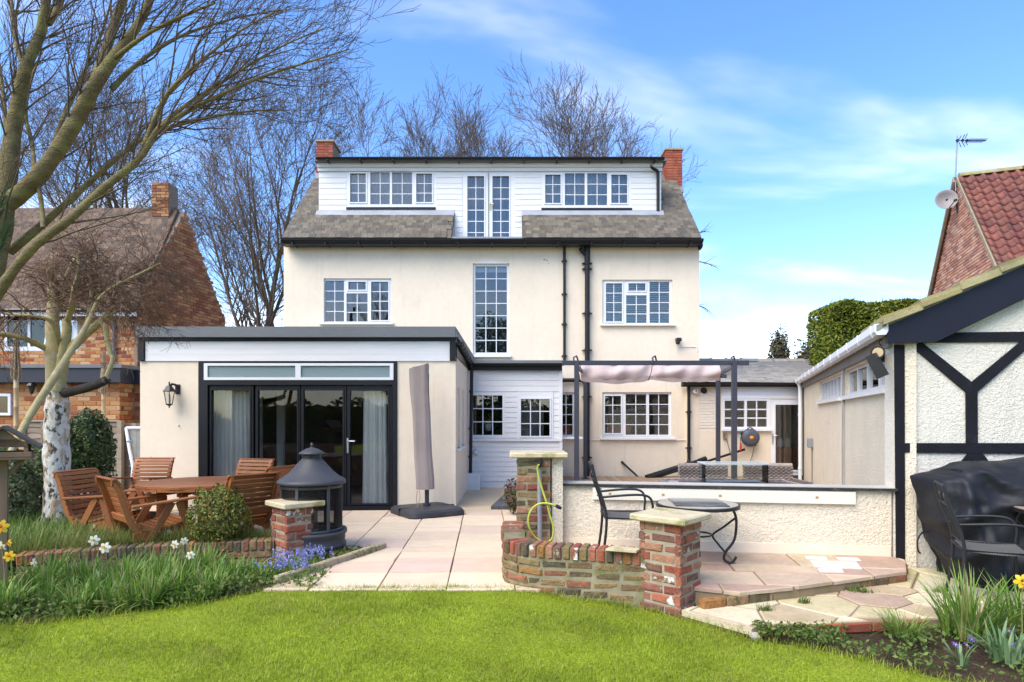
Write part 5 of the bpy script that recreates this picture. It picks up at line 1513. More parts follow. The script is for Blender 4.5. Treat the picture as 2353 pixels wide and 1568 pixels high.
# thick corner slab and red engineering bricks along its front edge
b = B(); b.prism([Vector(p) for p in ((1.34, 4.88, -.012), (1.72, 4.44, -.012), (1.72, 4.44, -.06), (1.34, 4.88, -.06))], (.12, .1, 0)); b.build('edge_slab', capstone, lower)
eb_ = brick_meshes(.215, .065, .05, brickred, .005, .002)
em = []
d = Vector((3.06 - 1.73, 4.66 - 4.47, 0)); L = d.length; d.normalize()
for i in range(6):
    p = Vector((1.78, 4.455, -.05)) + d * (.226 * (i + .5)); em.append(frame(p, d, (0, 0, 1)))
pieces('edging_brick', eb_, em, lower)
b = B()
for i in range(2):
    for j in range(3):
        p = Vector((1.80, 4.455, -.05)) + d * (.226 * i + .05 + .055 * j); n = Vector((d.y, -d.x, 0))
        b.cbox(p + n * .001, (.032, .006, .034), .006, Matrix.Rotation(math.atan2(d.y, d.x), 3, 'Z'))
b.build('brick_holes', mk('hole_dark', (.02, .008, .006), .9, 0), lower)
b = B(); b.lathe([(.001, .03), (.03, .022), (.042, 0), (.03, -.03), (.001, -.04)], 7, (1.745, 4.43, -.06), smooth=False); tag(b.build('cobble', mk('grey_cobble', (.36, .33, .27), .9, .25, 12, bump=(40, .6, .01))), 'grey rounded stone at the corner of the crazy paving', 'stone')

# roughcast retaining wall in line with the garage front
rw0 = Vector((.44, 6.25 + (3.86 - .44) * .1495, 0)); rw1 = GC.copy() - gu * .0
wv = (rw1 - rw0).normalized(); wn_ = Vector((wv.y, -wv.x, 0)); wl = (rw1 - rw0).length
rwall = thing('retaining_wall', 'low cream roughcast wall with dark coping between tap pillar and garage', 'wall', (rw0 + rw1) / 2)
Mw = frame(rw0, wv, (0, 0, 1))
b = B(); b.panel(0, wl - .02, .0, .765, [], 0, .16, Mw); b.build('render', creamrough, rwall)
b = B(); b.panel(0, wl - .03, .0, .20, [], -.012, .0, Mw); b.build('plinth_band', cream, rwall)
b = B(); b.panel(.0, wl + .02, .766, .79, [], -.05, .2, Mw); b.build('coping_edge', mk('bitumen_edge', (.03, .03, .03), .6, .3, 8, dirt=((.2, .2, .19), 10, .55, .75, .6)), rwall)
b = B(); b.panel(.02, wl, .7905, .798, [], -.035, .2, Mw); b.build('coping_top', mk('grey_coping', (.42, .39, .34), .85, .12, 5), rwall)
pk0, pk1 = on_plane(1362, 1140, rw0, wn_), on_plane(1963, 1140, rw0, wn_)
s0, s1 = (pk0 - rw0).dot(wv), (pk1 - rw0).dot(wv)
b = B(); b.panel(s0, s1, .625, .752, [], -.04, -.001, Mw); plank = b.build('painted_plank', mk('cream_plank', (.72, .67, .55), .6, .06, 3, .3, stretch=(.3, 1, 3), dirt=((.55, .45, .28), 4, .62, .8, .4)), rwall)
b = B()
for t in (.07, .28, .50, .86):
    p = Mw @ Vector((s0 + (s1 - s0) * t, -.042, .69)); b.lathe([(.001, 0), (.016, 0), (.018, .004)], 10, (0, 0, 0)) if False else b.cbox(p, (.03, .004, .022), .001)
b.build('knots', mk('knot', (.42, .27, .12), .7, .1), plank)

# tap pillar
tp = thing('tap_pillar', 'tall mossy brick pillar with stone cap and garden tap', 'pillar', (.24, 6.75, 0))
X0, X1 = .05, .415; Y0_ = 6.58
b = B(); b.box(X0 + .007, X1 - .007, Y0_ + .007, Y0_ + .38, -.05, 1.075); core = b.build('shaft', mortarmoss, tp)
me_ = brick_meshes(.215, .065, .05, brickmoss, .012, .008, 6); me_r = brick_meshes(.215, .065, .05, brickold, .010, .006, 3)
lay_bricks(core, frame((X0, Y0_, -.03), (1, 0, 0), (0, 0, 1)), X1 - X0, 1.09, me_[:4] + me_r, jit=.008, mo=.016)
b = B(); b.box(X1 + .012, X1 + .13, Y0_ + .05, Y0_ + .4, 0, 1.07); b.build('rendered_side', creamrough, tp)
b = B(); b.cbox((.285, 6.78, 1.105), (.62, .52, .055), .012); b.build('cap', capstone, tp)
# tap, pipe and hose
pc = at(1241, 1066, 6.52)
gt = thing('garden_tap', 'black tap on a grey pipe on the tall brick pillar', 'tap', (pc.x, 6.52, .3))
b = B(); b.tube([Vector((gx(1241, 6.5), 6.52, .12)), Vector((gx(1240, 6.5), 6.52, gz(1080, 6.5)))], .024, 12); b.build('pipe', greyplastic, gt)
b = B(); b.tube([pc + Vector((0, .08, .0)), pc + Vector((0, 0, .01)), pc + Vector((-.01, -.05, -.02))], [.028, .03, .022], 10); b.tube([pc + Vector((-.0, -.0, .02)), pc + Vector((0, 0, .05))], .02, 8); b.build('tap', metalblk, gt)
Yh = 6.44
hp = [(1238, 1068, .0), (1235, 1078, -.02), (1239, 1100, -.02), (1247, 1128, -.02), (1256, 1155, 0), (1263, 1182, 0), (1270, 1205, 0), (1272, 1222, 0), (1268, 1238, 0), (1258, 1246, 0), (1243, 1243, .0), (1228, 1233, .0), (1217, 1215, .01), (1214, 1198, .01), (1217, 1180, .01), (1226, 1166, .01), (1240, 1158, .02), (1256, 1157, .02), (1272, 1160, .03), (1282, 1163, .03)]
def smoothp(pts, k=5):
    P_ = [Vector(p) for p in pts]; o_ = []
    for i in range(len(P_) - 1):
        p0, p1, p2, p3 = P_[max(i - 1, 0)], P_[i], P_[i + 1], P_[min(i + 2, len(P_) - 1)]
        for j in range(k):
            t = j / k
            o_.append(.5 * ((2 * p1) + (p2 - p0) * t + (2 * p0 - 5 * p1 + 4 * p2 - p3) * t * t + (3 * p1 - p0 - 3 * p2 + p3) * t ** 3))
    o_.append(P_[-1]); return o_
hs = thing('garden_hose', 'short yellow green hose looped on the tall brick pillar', 'hose', (pc.x, Yh, .4))
b = B(); b.tube(smoothp([at(x, y, Yh - d_) for x, y, d_ in hp]), .0105, 10); b.build('hose', hosey, hs)
e0 = at(1277, 1162, Yh - .03); e1 = at(1290, 1169, Yh - .03); b = B(); b.tube([e0, e0.lerp(e1, .4), e1], [.017, .02, .015], 10); b.build('connector', metalblk, hs)

# curved retaining wall
cw = thing('curved_brick_wall', 'low curved mossy brick wall edging the raised terrace', 'wall', (.4, 5.3, 0))
cp_ = smoothp([(-.075, 6.35, 0), (-.09, 5.98, 0), (-.065, 5.70, 0), (.06, 5.53, 0), (.24, 5.435, 0), (.5, 5.355, 0), (.8, 5.265, 0), (1.13, 5.14, 0)], 8)
cum = [0]
for i in range(1, len(cp_)): cum.append(cum[-1] + (cp_[i] - cp_[i - 1]).length)
TL = cum[-1]
def cpt(s):
    s = min(max(s, 0), TL - 1e-6); i = max(0, np.searchsorted(cum, s, side='right') - 1); i = min(i, len(cp_) - 2)
    t = (s - cum[i]) / (cum[i + 1] - cum[i]); p = cp_[i].lerp(cp_[i + 1], t)
    d0 = (cp_[min(i + 2, len(cp_) - 1)] - cp_[max(i - 1, 0)]).normalized(); return p, d0
def rightn(d): return Vector((d.y, -d.x, 0))     # outward, towards the camera side
WT = .385; RS = .62; RT = .45
def wtop(s): return RT if s < RS else WT
v = []; ns = 70
for i in range(ns + 1):
    p, d = cpt(TL * i / ns); n = -rightn(d) if False else rightn(d)
    z = wtop(TL * i / ns) - .015
    pi_ = p - n * .006; po = p - n * .20
    v += [(*pi_[:2], -.12), (*pi_[:2], z), (*po[:2], z), (*po[:2], -.12)]
q = [[4 * i + j, 4 * i + j + 1, 4 * i + 4 + j + 1, 4 * i + 4 + j] for i in range(ns) for j in range(3)]
b = B(); b.add(v, q); ccore = b.build('core', mortarmoss, cw)
cm = []
cm_red = []
course = .079
for c in range(4):
    zc = WT - .118 - (c + .5) * course
    s = -.05 - (c % 2) * .115 + random.uniform(-.02, .02)
    while s < TL:
        L = .215 if random.random() < .8 else .105
        p, d = cpt(s + L / 2); n = rightn(d)
        if 0 < s + L / 2 < TL: cm.append(frame((p.x, p.y, zc), d, (0, 0, 1)) @ Matrix.Translation((0, random.uniform(-.004, .004), random.uniform(-.006, .006))) @ Matrix.Rotation(random.uniform(-.03, .03), 4, 'Y') @ Matrix.Diagonal((L / .215, 1, 1, 1)))
        s += L + .014
# extra course at the higher return
s = 0
while s < RS - .1:
    p, d = cpt(s + .1); cm.append(frame((p.x, p.y, RT - .155), d, (0, 0, 1))); s += .229
pieces('brick', brick_meshes(.212, .064, .05, brickmoss, .012, .009, 9), cm, cw)
# brick-on-edge coping
cop_m = []
bb_me = []
for k in range(5):
    b = B(); b.cbox((0, .105, 0), (.064, .215, .112), .010)
    me = b.mesh('coping_brick', brickmoss if k % 2 else brickold); 
    for vv in me.vertices: vv.co += Vector((random.uniform(-.003, .003), random.uniform(-.006, .004), random.uniform(-.003, .003)))
    bb_me.append(me)
s = .03
while s < TL - .02:
    p, d = cpt(s); zt = wtop(s) - .056
    cop_m.append(frame((p.x, p.y, zt), d, (0, 0, 1)) @ Matrix.Translation((0, random.uniform(-.014, -.002), random.uniform(-.004, .003))) @ Matrix.Rotation(random.uniform(-.03, .03), 4, 'Y')); s += .0755
random.shuffle(bb_me)
pieces('coping_brick', bb_me, cop_m, cw)
b = B(); p, d = cpt(TL - .22); b.prism([Vector((p.x - .14, p.y - .03, WT + .004)), Vector((p.x + .1, p.y - .12, WT + .004)), Vector((p.x + .16, p.y - .02, WT + .004)), Vector((p.x - .05, p.y + .1, WT + .004))], (0, 0, .018)); b.build('loose_tile', capstone, cw)

# the two square pillars set on the diagonal
def diag_pillar(Fc, ang_, side, ht, z0, mats_, cap, th, label, name='brick_pillar'):
    t = thing(name, label, 'pillar', (Fc.x, Fc.y + side * .7, z0))
    dl = Vector((-math.cos(ang_), math.sin(ang_), 0)); dr = Vector((math.sin(ang_), math.cos(ang_), 0))
    b = B(); k = .007
    c_ = Fc + (dl + dr) * side / 2; h_ = side / 2 - k
    b.prism([c_ - dl * h_ - dr * h_ + Vector((0, 0, z0)), c_ + dl * h_ - dr * h_ + Vector((0, 0, z0)), c_ + dl * h_ + dr * h_ + Vector((0, 0, z0)), c_ - dl * h_ + dr * h_ + Vector((0, 0, z0))], (0, 0, ht - .01)); core = b.build('shaft', mortarmoss if 'moss' in label else mortar, t)
    Ml = frame(Fc + dl * side + Vector((0, 0, z0)), -dl, (0, 0, 1)); Mr_ = frame(Fc + Vector((0, 0, z0)), dr, (0, 0, 1))
    lay_bricks(core, Ml, side, ht, mats_, bw=.215, jit=.008, mo=.016, off=.5)
    lay_bricks(core, Mr_, side, ht, mats_, bw=.215, jit=.008, mo=.016, off=.5)
    lay_bricks(core, frame(Fc + (dl + dr) * side + Vector((0, 0, z0)), -dr, (0, 0, 1)) , side, ht, mats_, jit=.006, mo=.016)
    b = B(); M_ = Matrix((dr, -dl, Vector((0, 0, 1)))).transposed()
    cb_ = B(); 
    n_ = 7; hc = cap / 2; top = []
    # cap with slightly uneven edges
    b.cbox(c_ + Vector((0, 0, z0 + ht + th / 2)), (cap, cap, th), .012, M_)
    me = b.mesh('cap', capstone)
    put('cap', me, t)
    return t
mo_old = brick_meshes(.215, .068, .05, brickold, .011, .007, 8)
diag_pillar(Vector((1.345, 4.93, 0)), R(42), .375, .75, -.10, mo_old, .50, .055, 'red brick pillar flaked with white under a stone cap by the lawn')
diag_pillar(Vector((-2.353, 6.45, 0)), R(45), .36, .60, -.05, mo_old, .47, .06, 'short brick pillar with stone cap beside the grey fire pit')

# low wall of the left bed
lw = thing('low_bed_wall', 'low mossy brick wall retaining the left flower bed', 'wall', (-3.6, 6.3, 0))
lp_ = smoothp([(-4.72, 5.88, 0), (-4.2, 6.12, 0), (-3.6, 6.34, 0), (-3.0, 6.5, 0), (-2.55, 6.62, 0)], 8)
cum2 = [0]
for i in range(1, len(lp_)): cum2.append(cum2[-1] + (lp_[i] - lp_[i - 1]).length)
def lpt(s):
    i = min(max(0, int(np.searchsorted(cum2, s, side='right')) - 1), len(lp_) - 2); t = (s - cum2[i]) / (cum2[i + 1] - cum2[i])
    return lp_[i].lerp(lp_[i + 1], t), (lp_[min(i + 2, len(lp_) - 1)] - lp_[max(i - 1, 0)]).normalized()
LWZ = .2; v = []
for i in range(41):
    p, d = lpt(cum2[-1] * i / 40.001); n = Vector((d.y, -d.x, 0)); a = p - n * .006; c = p - n * .21
    v += [(*a[:2], -.12), (*a[:2], LWZ - .012), (*c[:2], LWZ - .012), (*c[:2], -.12)]
b = B(); b.add(v, [[4 * i + j, 4 * i + j + 1, 4 * i + 4 + j + 1, 4 * i + 4 + j] for i in range(40) for j in range(3)]); lcore = b.build('core', mortarmoss, lw)
mm, mt_ = [], []
for c in range(2):
    s = -(c % 2) * .11
    while s < cum2[-1] - .1:
        p, d = lpt(max(s + .107, .01)); mm.append(frame((p.x, p.y, LWZ - .118 - (c + .5) * .079), d, (0, 0, 1)) @ Matrix.Translation((0, random.uniform(-.008, .004), 0))); s += .229
pieces('brick', brick_meshes(.215, .066, .05, brickmoss, .010, .007, 7), mm, lw)
s = .03
while s < cum2[-1] - .02:
    p, d = lpt(s); mt_.append(frame((p.x, p.y, LWZ - .056), d, (0, 0, 1)) @ Matrix.Translation((0, random.uniform(-.012, 0), random.uniform(-.004, .003)))); s += .0765
lw_me = []
for k in range(4):
    b = B(); b.cbox((0, .105, 0), (.064, .215, .112), .012); me = b.mesh('coping_brick', brickmoss)
    for vv in me.vertices: vv.co += Vector((random.uniform(-.004, .004), random.uniform(-.006, .004), random.uniform(-.004, .004)))
    lw_me.append(me)
pieces('coping_brick', lw_me, mt_, lw)

# stone edging between bed and patio
ke = thing('stone_edging', 'row of sandstone edging blocks between bluebells and patio', 'edging', (-1.8, 6.2, 0))
k0, k1 = gnd(632, 1342), gnd(884, 1258)
d = (k1 - k0); L = d.length; d.normalize(); nk = 8
kb = B(); kb.cbox((0, 0, 0), (1, .06, .11), .012); kme = kb.mesh('edging_block', mk('edging_stone', (.42, .34, .22), .9, .15, 8, fine=(60, .12), dirt=((.22, .2, .09), 4, .52, .72, .7), bump=(60, .6, .006)))
for i in range(nk):
    p = k0 + d * (L * (i + .5) / nk)
    put('edging_block', kme, ke, Matrix.Translation((p.x, p.y, .01 + random.uniform(-.006, .006))) @ Matrix.Rotation(math.atan2(d.y, d.x) + random.uniform(-.03, .03), 4, 'Z') @ Matrix.Rotation(random.uniform(-.02, .02), 4, 'Y') @ Matrix.Diagonal((L / nk - .012, 1, 1, 1)))
# patio slabs cut along the edging
kn = (-d.y, d.x)
for px, yc, L_c in CUT:
    poly = [(px - .297, yc - L_c / 2 + .004), (px + .297, yc - L_c / 2 + .004), (px + .297, yc + L_c / 2 - .004), (px - .297, yc + L_c / 2 - .004)]
    poly = clip_poly(poly, (k0.x + d.y * .03, k0.y - d.x * .03), kn)
    if yc > 7.0: continue
    if len(poly) >= 3 and max(p[0] for p in poly) - min(p[0] for p in poly) > .06: flagstone(poly, -.001, .04, pave, patio, 'slab', .005)
# soil of the beds
b = B(); b.ngon([(-9, 3.8, -.052), (-5.2, 4.35, -.052), (-3.6, 4.52, -.052), (-2.6, 5.0, -.052), (-2.12, 5.45, -.048), (-1.45, 7.05, -.01), (-2.0, 6.95, -.01), (-2.45, 6.7, -.02), (-4.8, 5.95, -.03), (-9, 5.5, -.03)]); tag(b.build('flower_bed', soil), kind='structure')
b = B(); b.ngon([(-7.5, 5.4, .13), (-4.75, 5.95, .13), (-4.2, 6.2, .13), (-3.6, 6.42, .13), (-2.4, 6.72, .12), (-2.4, 6.9, .06), (-4.2, 6.85, .06), (-5.2, 7.0, .1), (-5.2, 9.5, .06), (-7.5, 9.5, .1)]); tag(b.build('raised_bed', soil), kind='structure')
b = B(); v = []
bx = np.linspace(1.5, 6, 24); 
for x in bx:
    for t in np.linspace(0, 1, 10):
        yf = lawn_front(x) - .1; yb = 4.62 if x > 1.9 else 4.5
        v.append((x, yf + (yb - yf) * t, -.112 + .04 * t + .02 * math.sin(x * 5 + t * 4) * t + random.uniform(-.012, .012)))
b.add(v, [[i * 10 + j, i * 10 + j + 1, (i + 1) * 10 + j + 1, (i + 1) * 10 + j] for i in range(23) for j in range(9)], None, True); tag(b.build('border_soil', soil), kind='structure')
# dark drain pot on the terrace
dp = gnd(1310, 1252, TZ); b = B(); b.lathe([(.055, .0), (.06, .03), (.065, .035), (.05, .035), (.045, .01), (.001, .01)], 14, dp); tag(b.build('drain_cap', metalblk), 'small black drain cap at the foot of the roughcast wall', 'drain')
# planting trough by the pillar, seen past its left side
tr_ = thing('planting_trough', 'dark edged planting strip left of the tap pillar', 'planter', (.05, 9.3, 0))
b = B(); b.prism([gnd(1128, 1172), gnd(1190, 1172), gnd(1190, 1135), gnd(1168, 1135)], (0, 0, .06)); b.build('kerb', mk('dark_slate_chips', (.10, .10, .105), .8, .4, 30, fine=(60, .4), bump=(60, 1, .02)), tr_)

# ------------------------------------------------------------------ decking
deck = tag(B().panel(.5, 7.0, -.08, -.02, [], 6.95, 15.4).build('deck', mk('deck_joist', (.06, .045, .03), .9, .2)), kind='structure')
dm_ = B(); dm_.cbox((0, 0, 0), (.135, 1, .028), .003); 
for k in (-.045, -.015, .015, .045): dm_.box(k - .006, k + .006, -.499, .499, .0145, .0165)
dme = dm_.mesh('deck_board', deckwood)
X = .62
while X < 6.7:
    yb = 15.3
    yf = 7.0
    xe = GC.x + (GD.x - GC.x) * 0
    if X > 3.7: yf = max(7.0, GC.y + (X + .1 - GC.x) / (GD.x - GC.x) * (GD.y - GC.y))
    if yf < 15: put('deck_board', dme, deck, Matrix.Translation((X, (yf + yb) / 2, .035)) @ Matrix.Diagonal((1, yb - yf, 1, 1)))
    X += .142
# ------------------------------------------------------------------ pergola
per = thing('pergola', 'dark grey metal pergola frame on the decking', 'pergola', (3.0, 13, .05))
pz = gz(829, 11.9)
PN = [(gx(1325, 11.9), 11.9), (gx(1687, 11.9), 11.9)]; PF = [(gx(1345, 14.6), 14.6), (gx(1650, 14.6), 14.6)]
pang = math.atan2(PF[0][1] - PN[0][1], PF[0][0] - PN[0][0]) - R(90)
for (x, y), zt in [(p, pz) for p in PN] + [(p, pz - .05) for p in PF]:
    b = B(); b.cbox((x, y, (.05 + zt) / 2), (.095, .095, zt - .05), .006, Matrix.Rotation(R(-6), 3, 'Z')); pst = b.build('post', anthracite, per)
    b = B(); b.cbox((x, y, .058), (.17, .17, .012), .003); b.build('foot_plate', anthracite, pst)
def beam(a, c, z, w_=.05, h_=.09, ext=.2, name='beam'):
    b = B(); b.bar((a[0], a[1], z), (c[0], c[1], z), w_, h_, .004, ext=ext); return b.build(name, anthracite, per)
beam(PN[0], PN[1], pz - .045, ext=.28); beam(PF[0], PF[1], pz - .12, ext=.2)
beam(PN[0], PF[0], pz - .10, ext=.02, h_=.07); beam(PN[1], PF[1], pz - .10, ext=.02, h_=.07)
mid0 = ((PN[0][0] + PN[1][0]) / 2, 11.9); mid1 = ((PF[0][0] + PF[1][0]) / 2, 14.6)
b = B()
for (x, y) in PN + [mid0]:
    b.tube([Vector((x - .06, y - .03, pz - .05)), Vector((x - .06, y - .03, pz + .06)), Vector((x + .0, y + .02, pz + .09)), Vector((x + .05, y + .1, pz - .02))], .018, 6)
b.build('rail_hooks', anthracite, per)
# folded canopy
can = thing('folded_canopy', 'bunched pale mauve canvas canopy hanging under the pergola', 'canopy', (3, 14.3, 2.3))
CY = 13.4
cx0, cx1 = gx(1334, CY), gx(1652, CY); cz1, cz0 = gz(838, CY), gz(872, CY)
nx_, nz_ = 90, 12; v = []
for j in range(nz_ + 1):
    for i in range(nx_ + 1):
        t = i / nx_; u_ = j / nz_
        pinch = math.exp(-((t - .5) / .035) ** 2)
        zz = cz1 + (cz0 - cz1) * u_ + .012 * math.sin(t * 70) * (1 - u_) + .05 * pinch * (u_ - .5) + .02 * math.sin(t * math.pi * 2) * u_ ** 2 * -1
        zz -= .045 * u_ ** 3 * math.sin(math.pi * ((t * 2) % 1))
        yy = CY - .12 * math.sin(u_ * math.pi * .9) * (1 - .5 * pinch) - .025 * math.sin(t * 46 + u_ * 3) * (1 - u_ * .6) - .02 * math.sin(t * 17 + 6 * u_)
        v.append((cx0 + (cx1 - cx0) * t, yy, zz))
q = [[j * (nx_ + 1) + i, j * (nx_ + 1) + i + 1, (j + 1) * (nx_ + 1) + i + 1, (j + 1) * (nx_ + 1) + i] for j in range(nz_) for i in range(nx_)]
b = B(); b.add(v, q, None, True)
vb = [(p_[0], 2 * CY - p_[1] + .05, p_[2]) for p_ in v]; b.add(vb, q, None, True)
vf = []
for i in range(nx_ + 1):
    t = i / nx_; base = v[nz_ * (nx_ + 1) + i]; vf += [(base[0], base[1] - .05, base[2] + .05 + .01 * math.sin(t * 60)), (base[0], base[1] - .02, base[2] - .035 - .01 * math.sin(t * 31))]
b.add(vf, [[2 * i, 2 * i + 2, 2 * i + 3, 2 * i + 1] for i in range(nx_)], None, True)
b.build('canvas', canopyfab, can)
b = B(); xm = (cx0 + cx1) / 2; b.tube([(xm + .03, CY - .15, cz1 + .1), (xm - .0, CY - .18, (cz0 + cz1) / 2), (xm - .05, CY - .12, cz0 - .02), (xm - .04, CY + .1, cz0 + .1)], .008, 5); b.build('tie_cord', black, can)
b = B(); b.tube([(cx0, CY, cz1 + .02), (cx1, CY, cz1 + .02)], .018, 8); b.build('rod', steel, can)

# ------------------------------------------------------------------ fire table and wicker chairs
def weave(b, fn, nu, rows, r_, amp, cells):
    """horizontal strands over the surface fn(u, v) -> (point, normal)"""
    for j in range(rows):
        vv = (j + .5) / rows; pts = []
        for i in range(nu + 1):
            u_ = i / nu; p, n = fn(u_, vv); pts.append(p + n * (amp * math.sin(u_ * cells * math.pi + (j % 2) * math.pi)))
        b.tube(pts, r_, 5)
ft = thing('fire_table', 'wicker fire table with dark top and glass wind guard on the decking', 'table', (2.8, 7.95, .05))
ftang = R(-3)
fx0, fx1, fy0, fy1, fz = 1.95, 3.62, 7.55, 8.35, .675
Mf = Matrix.Translation(((fx0 + fx1) / 2, (fy0 + fy1) / 2, 0)) @ Matrix.Rotation(ftang, 4, 'Z'); hw, hd_ = (fx1 - fx0) / 2, (fy1 - fy0) / 2
b = B(); b.cbox((0, 0, (.05 + fz - .06) / 2), (2 * hw - .14, 2 * hd_ - .14, fz - .11), .01); b.build('body', mk('wicker_backing', (.06, .05, .04), .9, .2), ft, M=Mf)
b = B(); weave(b, lambda u_, vv: (Vector((-hw + .06 + (2 * hw - .12) * u_, -hd_ + .06, .08 + (fz - .13) * vv)), Vector((0, -1, 0))), 90, 22, .009, .008, 30); b.build('front_weave', wicker, ft, M=Mf)
b = B(); b.cbox((0, 0, fz - .018), (2 * hw - .1, 2 * hd_ - .1, .02), .004); b.build('table_top', tabletopglass, ft, M=Mf)
b = B()
for sy in (-1, 1): weave(b, lambda u_, vv, sy=sy: (Vector((-hw + 2 * hw * u_, sy * (hd_ - .03), fz - .05 + .055 * vv)), Vector((0, sy, .3))), 90, 4, .010, .008, 34)
for sx in (-1, 1): weave(b, lambda u_, vv, sx=sx: (Vector((sx * (hw - .03), -hd_ + 2 * hd_ * u_, fz - .05 + .055 * vv)), Vector((sx, 0, .3))), 50, 4, .010, .008, 18)
b.build('woven_rim', wicker, ft, M=Mf)
gg = thing('glass_guard', 'clear rectangular glass wind guard on the fire table', 'wind guard', (2.75, 7.95, fz))
gp0, gp1 = gx(1617, 7.9), gx(1757, 7.9); gh = gz(1067, 7.9) - fz
cg = Matrix.Translation(((gp0 + gp1) / 2, 7.95, fz)) @ Matrix.Rotation(ftang, 4, 'Z'); gwid = (gp1 - gp0) / 2
gm_ = glass('guard_glass', (.97, .985, .98), 1, 1.3)
for k, (sx, sy, a_, c_) in enumerate(((0, -.16, gwid, .004), (0, .16, gwid, .004), (-gwid, 0, .004, .155), (gwid, 0, .004, .155))):
    b = B(); b.box(sx - a_, sx + a_, sy - c_, sy + c_, .005, gh); b.build('glass_pane', gm_, gg, M=cg)
b = B(); b.panel(-gwid - .02, gwid + .02, -.18, .18, [(-gwid + .03, gwid - .03, -.13, .13)], -.008, .008, Matrix.Translation((0, 0, gh + .01)) @ Matrix.Rotation(R(90), 4, 'X')); b.build('top_rim', glass('frosted_rim', (.85, .9, .9), 1, 1.5, .1, cover=((.7, .74, .74), .5)), gg, M=cg)
b = B(); b.cbox((0, 0, .008), (gwid * 2 - .1, .1, .02), .004); b.build('burner', steel, gg, M=cg)
def wicker_chair(xc, Y, label):
    t = thing('wicker_chair', label, 'chair', (xc, Y, .05), group='wicker chairs at the fire table')
    hw_ = .345; ht = .77
    b = B()
    def back(u_, vv):
        x = -hw_ + 2 * hw_ * u_; yy = .28 - .06 * (1 - (2 * u_ - 1) ** 2) * -1 * .0; return Vector((x, yy + .03 * (1 - abs(2 * u_ - 1) ** 3), .38 + (ht - .38) * vv)), Vector((0, -1, 0))
    weave(b, back, 60, 17, .011, .009, 20)
    weave(b, lambda u_, vv: (back(u_, vv)[0] + Vector((0, .05, 0)), Vector((0, 1, 0))), 60, 17, .011, .009, 20)
    b.tube([back(i / 12, 1)[0] + Vector((0, .025, 0)) for i in range(13)], .034, 8)
    b.build('backrest', wicker, t, True)
    for sx in (-1, 1):
        b = B(); weave(b, lambda u_, vv: (Vector((sx * hw_, .3 - .6 * u_, .1 + .5 * vv)), Vector((sx, 0, 0))), 40, 20, .011, .009, 16); b.build('side', wicker, t, True)
    b = B(); b.cbox((0, 0, .22), (2 * hw_ - .04, .56, .32), .02); b.build('seat_base', MATS['wicker_backing'], t, True)
    b = B(); b.cbox((0, 0, .42), (2 * hw_ - .06, .54, .09), .03); b.build('cushion', mk('grey_cushion', (.25, .25, .26), .9, .1), t, True)
    b = B()
    for sx in (-1, 1):
        for sy in (-1, 1): b.tube([(sx * (hw_ - .04), sy * .26, 0), (sx * (hw_ - .04), sy * .26, .1)], .018, 8)
    b.build('feet', metalblk, t, True)
wicker_chair(gx(1618, 8.75), 8.5, 'grey wicker chair behind the left half of the glass guard')
wicker_chair(gx(1768, 8.75), 8.5, 'grey wicker chair behind the fire table nearer the garage')

# ------------------------------------------------------------------ parasol under its cover
pu = thing('covered_parasol', 'tall closed parasol in a mauve grey cover on a dark base', 'parasol', (gx(981, 9.7), 9.7, 0))
PYY = 9.7
bc = Vector((gx(981, PYY), PYY, 0)); px_ = bc.x
def rsq(hw_, r_, n=6):
    o_ = []
    for cx_, cy_, a0 in ((hw_ - r_, hw_ - r_, 0), (-hw_ + r_, hw_ - r_, 90), (-hw_ + r_, -hw_ + r_, 180), (hw_ - r_, -hw_ + r_, 270)):
        for i in range(n + 1): a = R(a0 + 90 * i / n); o_.append((cx_ + r_ * math.cos(a), cy_ + r_ * math.sin(a)))
    return o_
b = B(); rings = []
for (hw_, z) in ((.46, 0), (.47, .02), (.46, .075), (.43, .105), (.15, .115), (.04, .12)):
    rings.append([(x, y, z) for x, y in rsq(hw_, min(.14, hw_ * .4))])
k = len(rings[0]); v = [p for r_ in rings for p in r_]
b.add(v, [[j * k + i, j * k + (i + 1) % k, (j + 1) * k + (i + 1) % k, (j + 1) * k + i] for j in range(len(rings) - 1) for i in range(k)], None, False)
Mb = Matrix.Translation(bc + Vector((0, .0, 0))) @ Matrix.Rotation(R(33), 4, 'Z')
b.build('weighted_base', mk('charcoal_plastic', (.042, .042, .044), .55, .2, 6, .35, dirt=((.09, .085, .07), 5, .55, .75, .5)), pu, M=Mb)
b = B(); b.box(-.475, .475, -.006, .006, .001, .1125); b.build('base_seam', black, pu, M=Mb)
b = B(); b.tube([bc + Vector((0, 0, .1)), bc + Vector((0, 0, 2.2))], .034, 14); b.tube([bc + Vector((0, 0, .1)), bc + Vector((0, 0, .16))], .06, 14); b.build('pole', anthracite, pu)
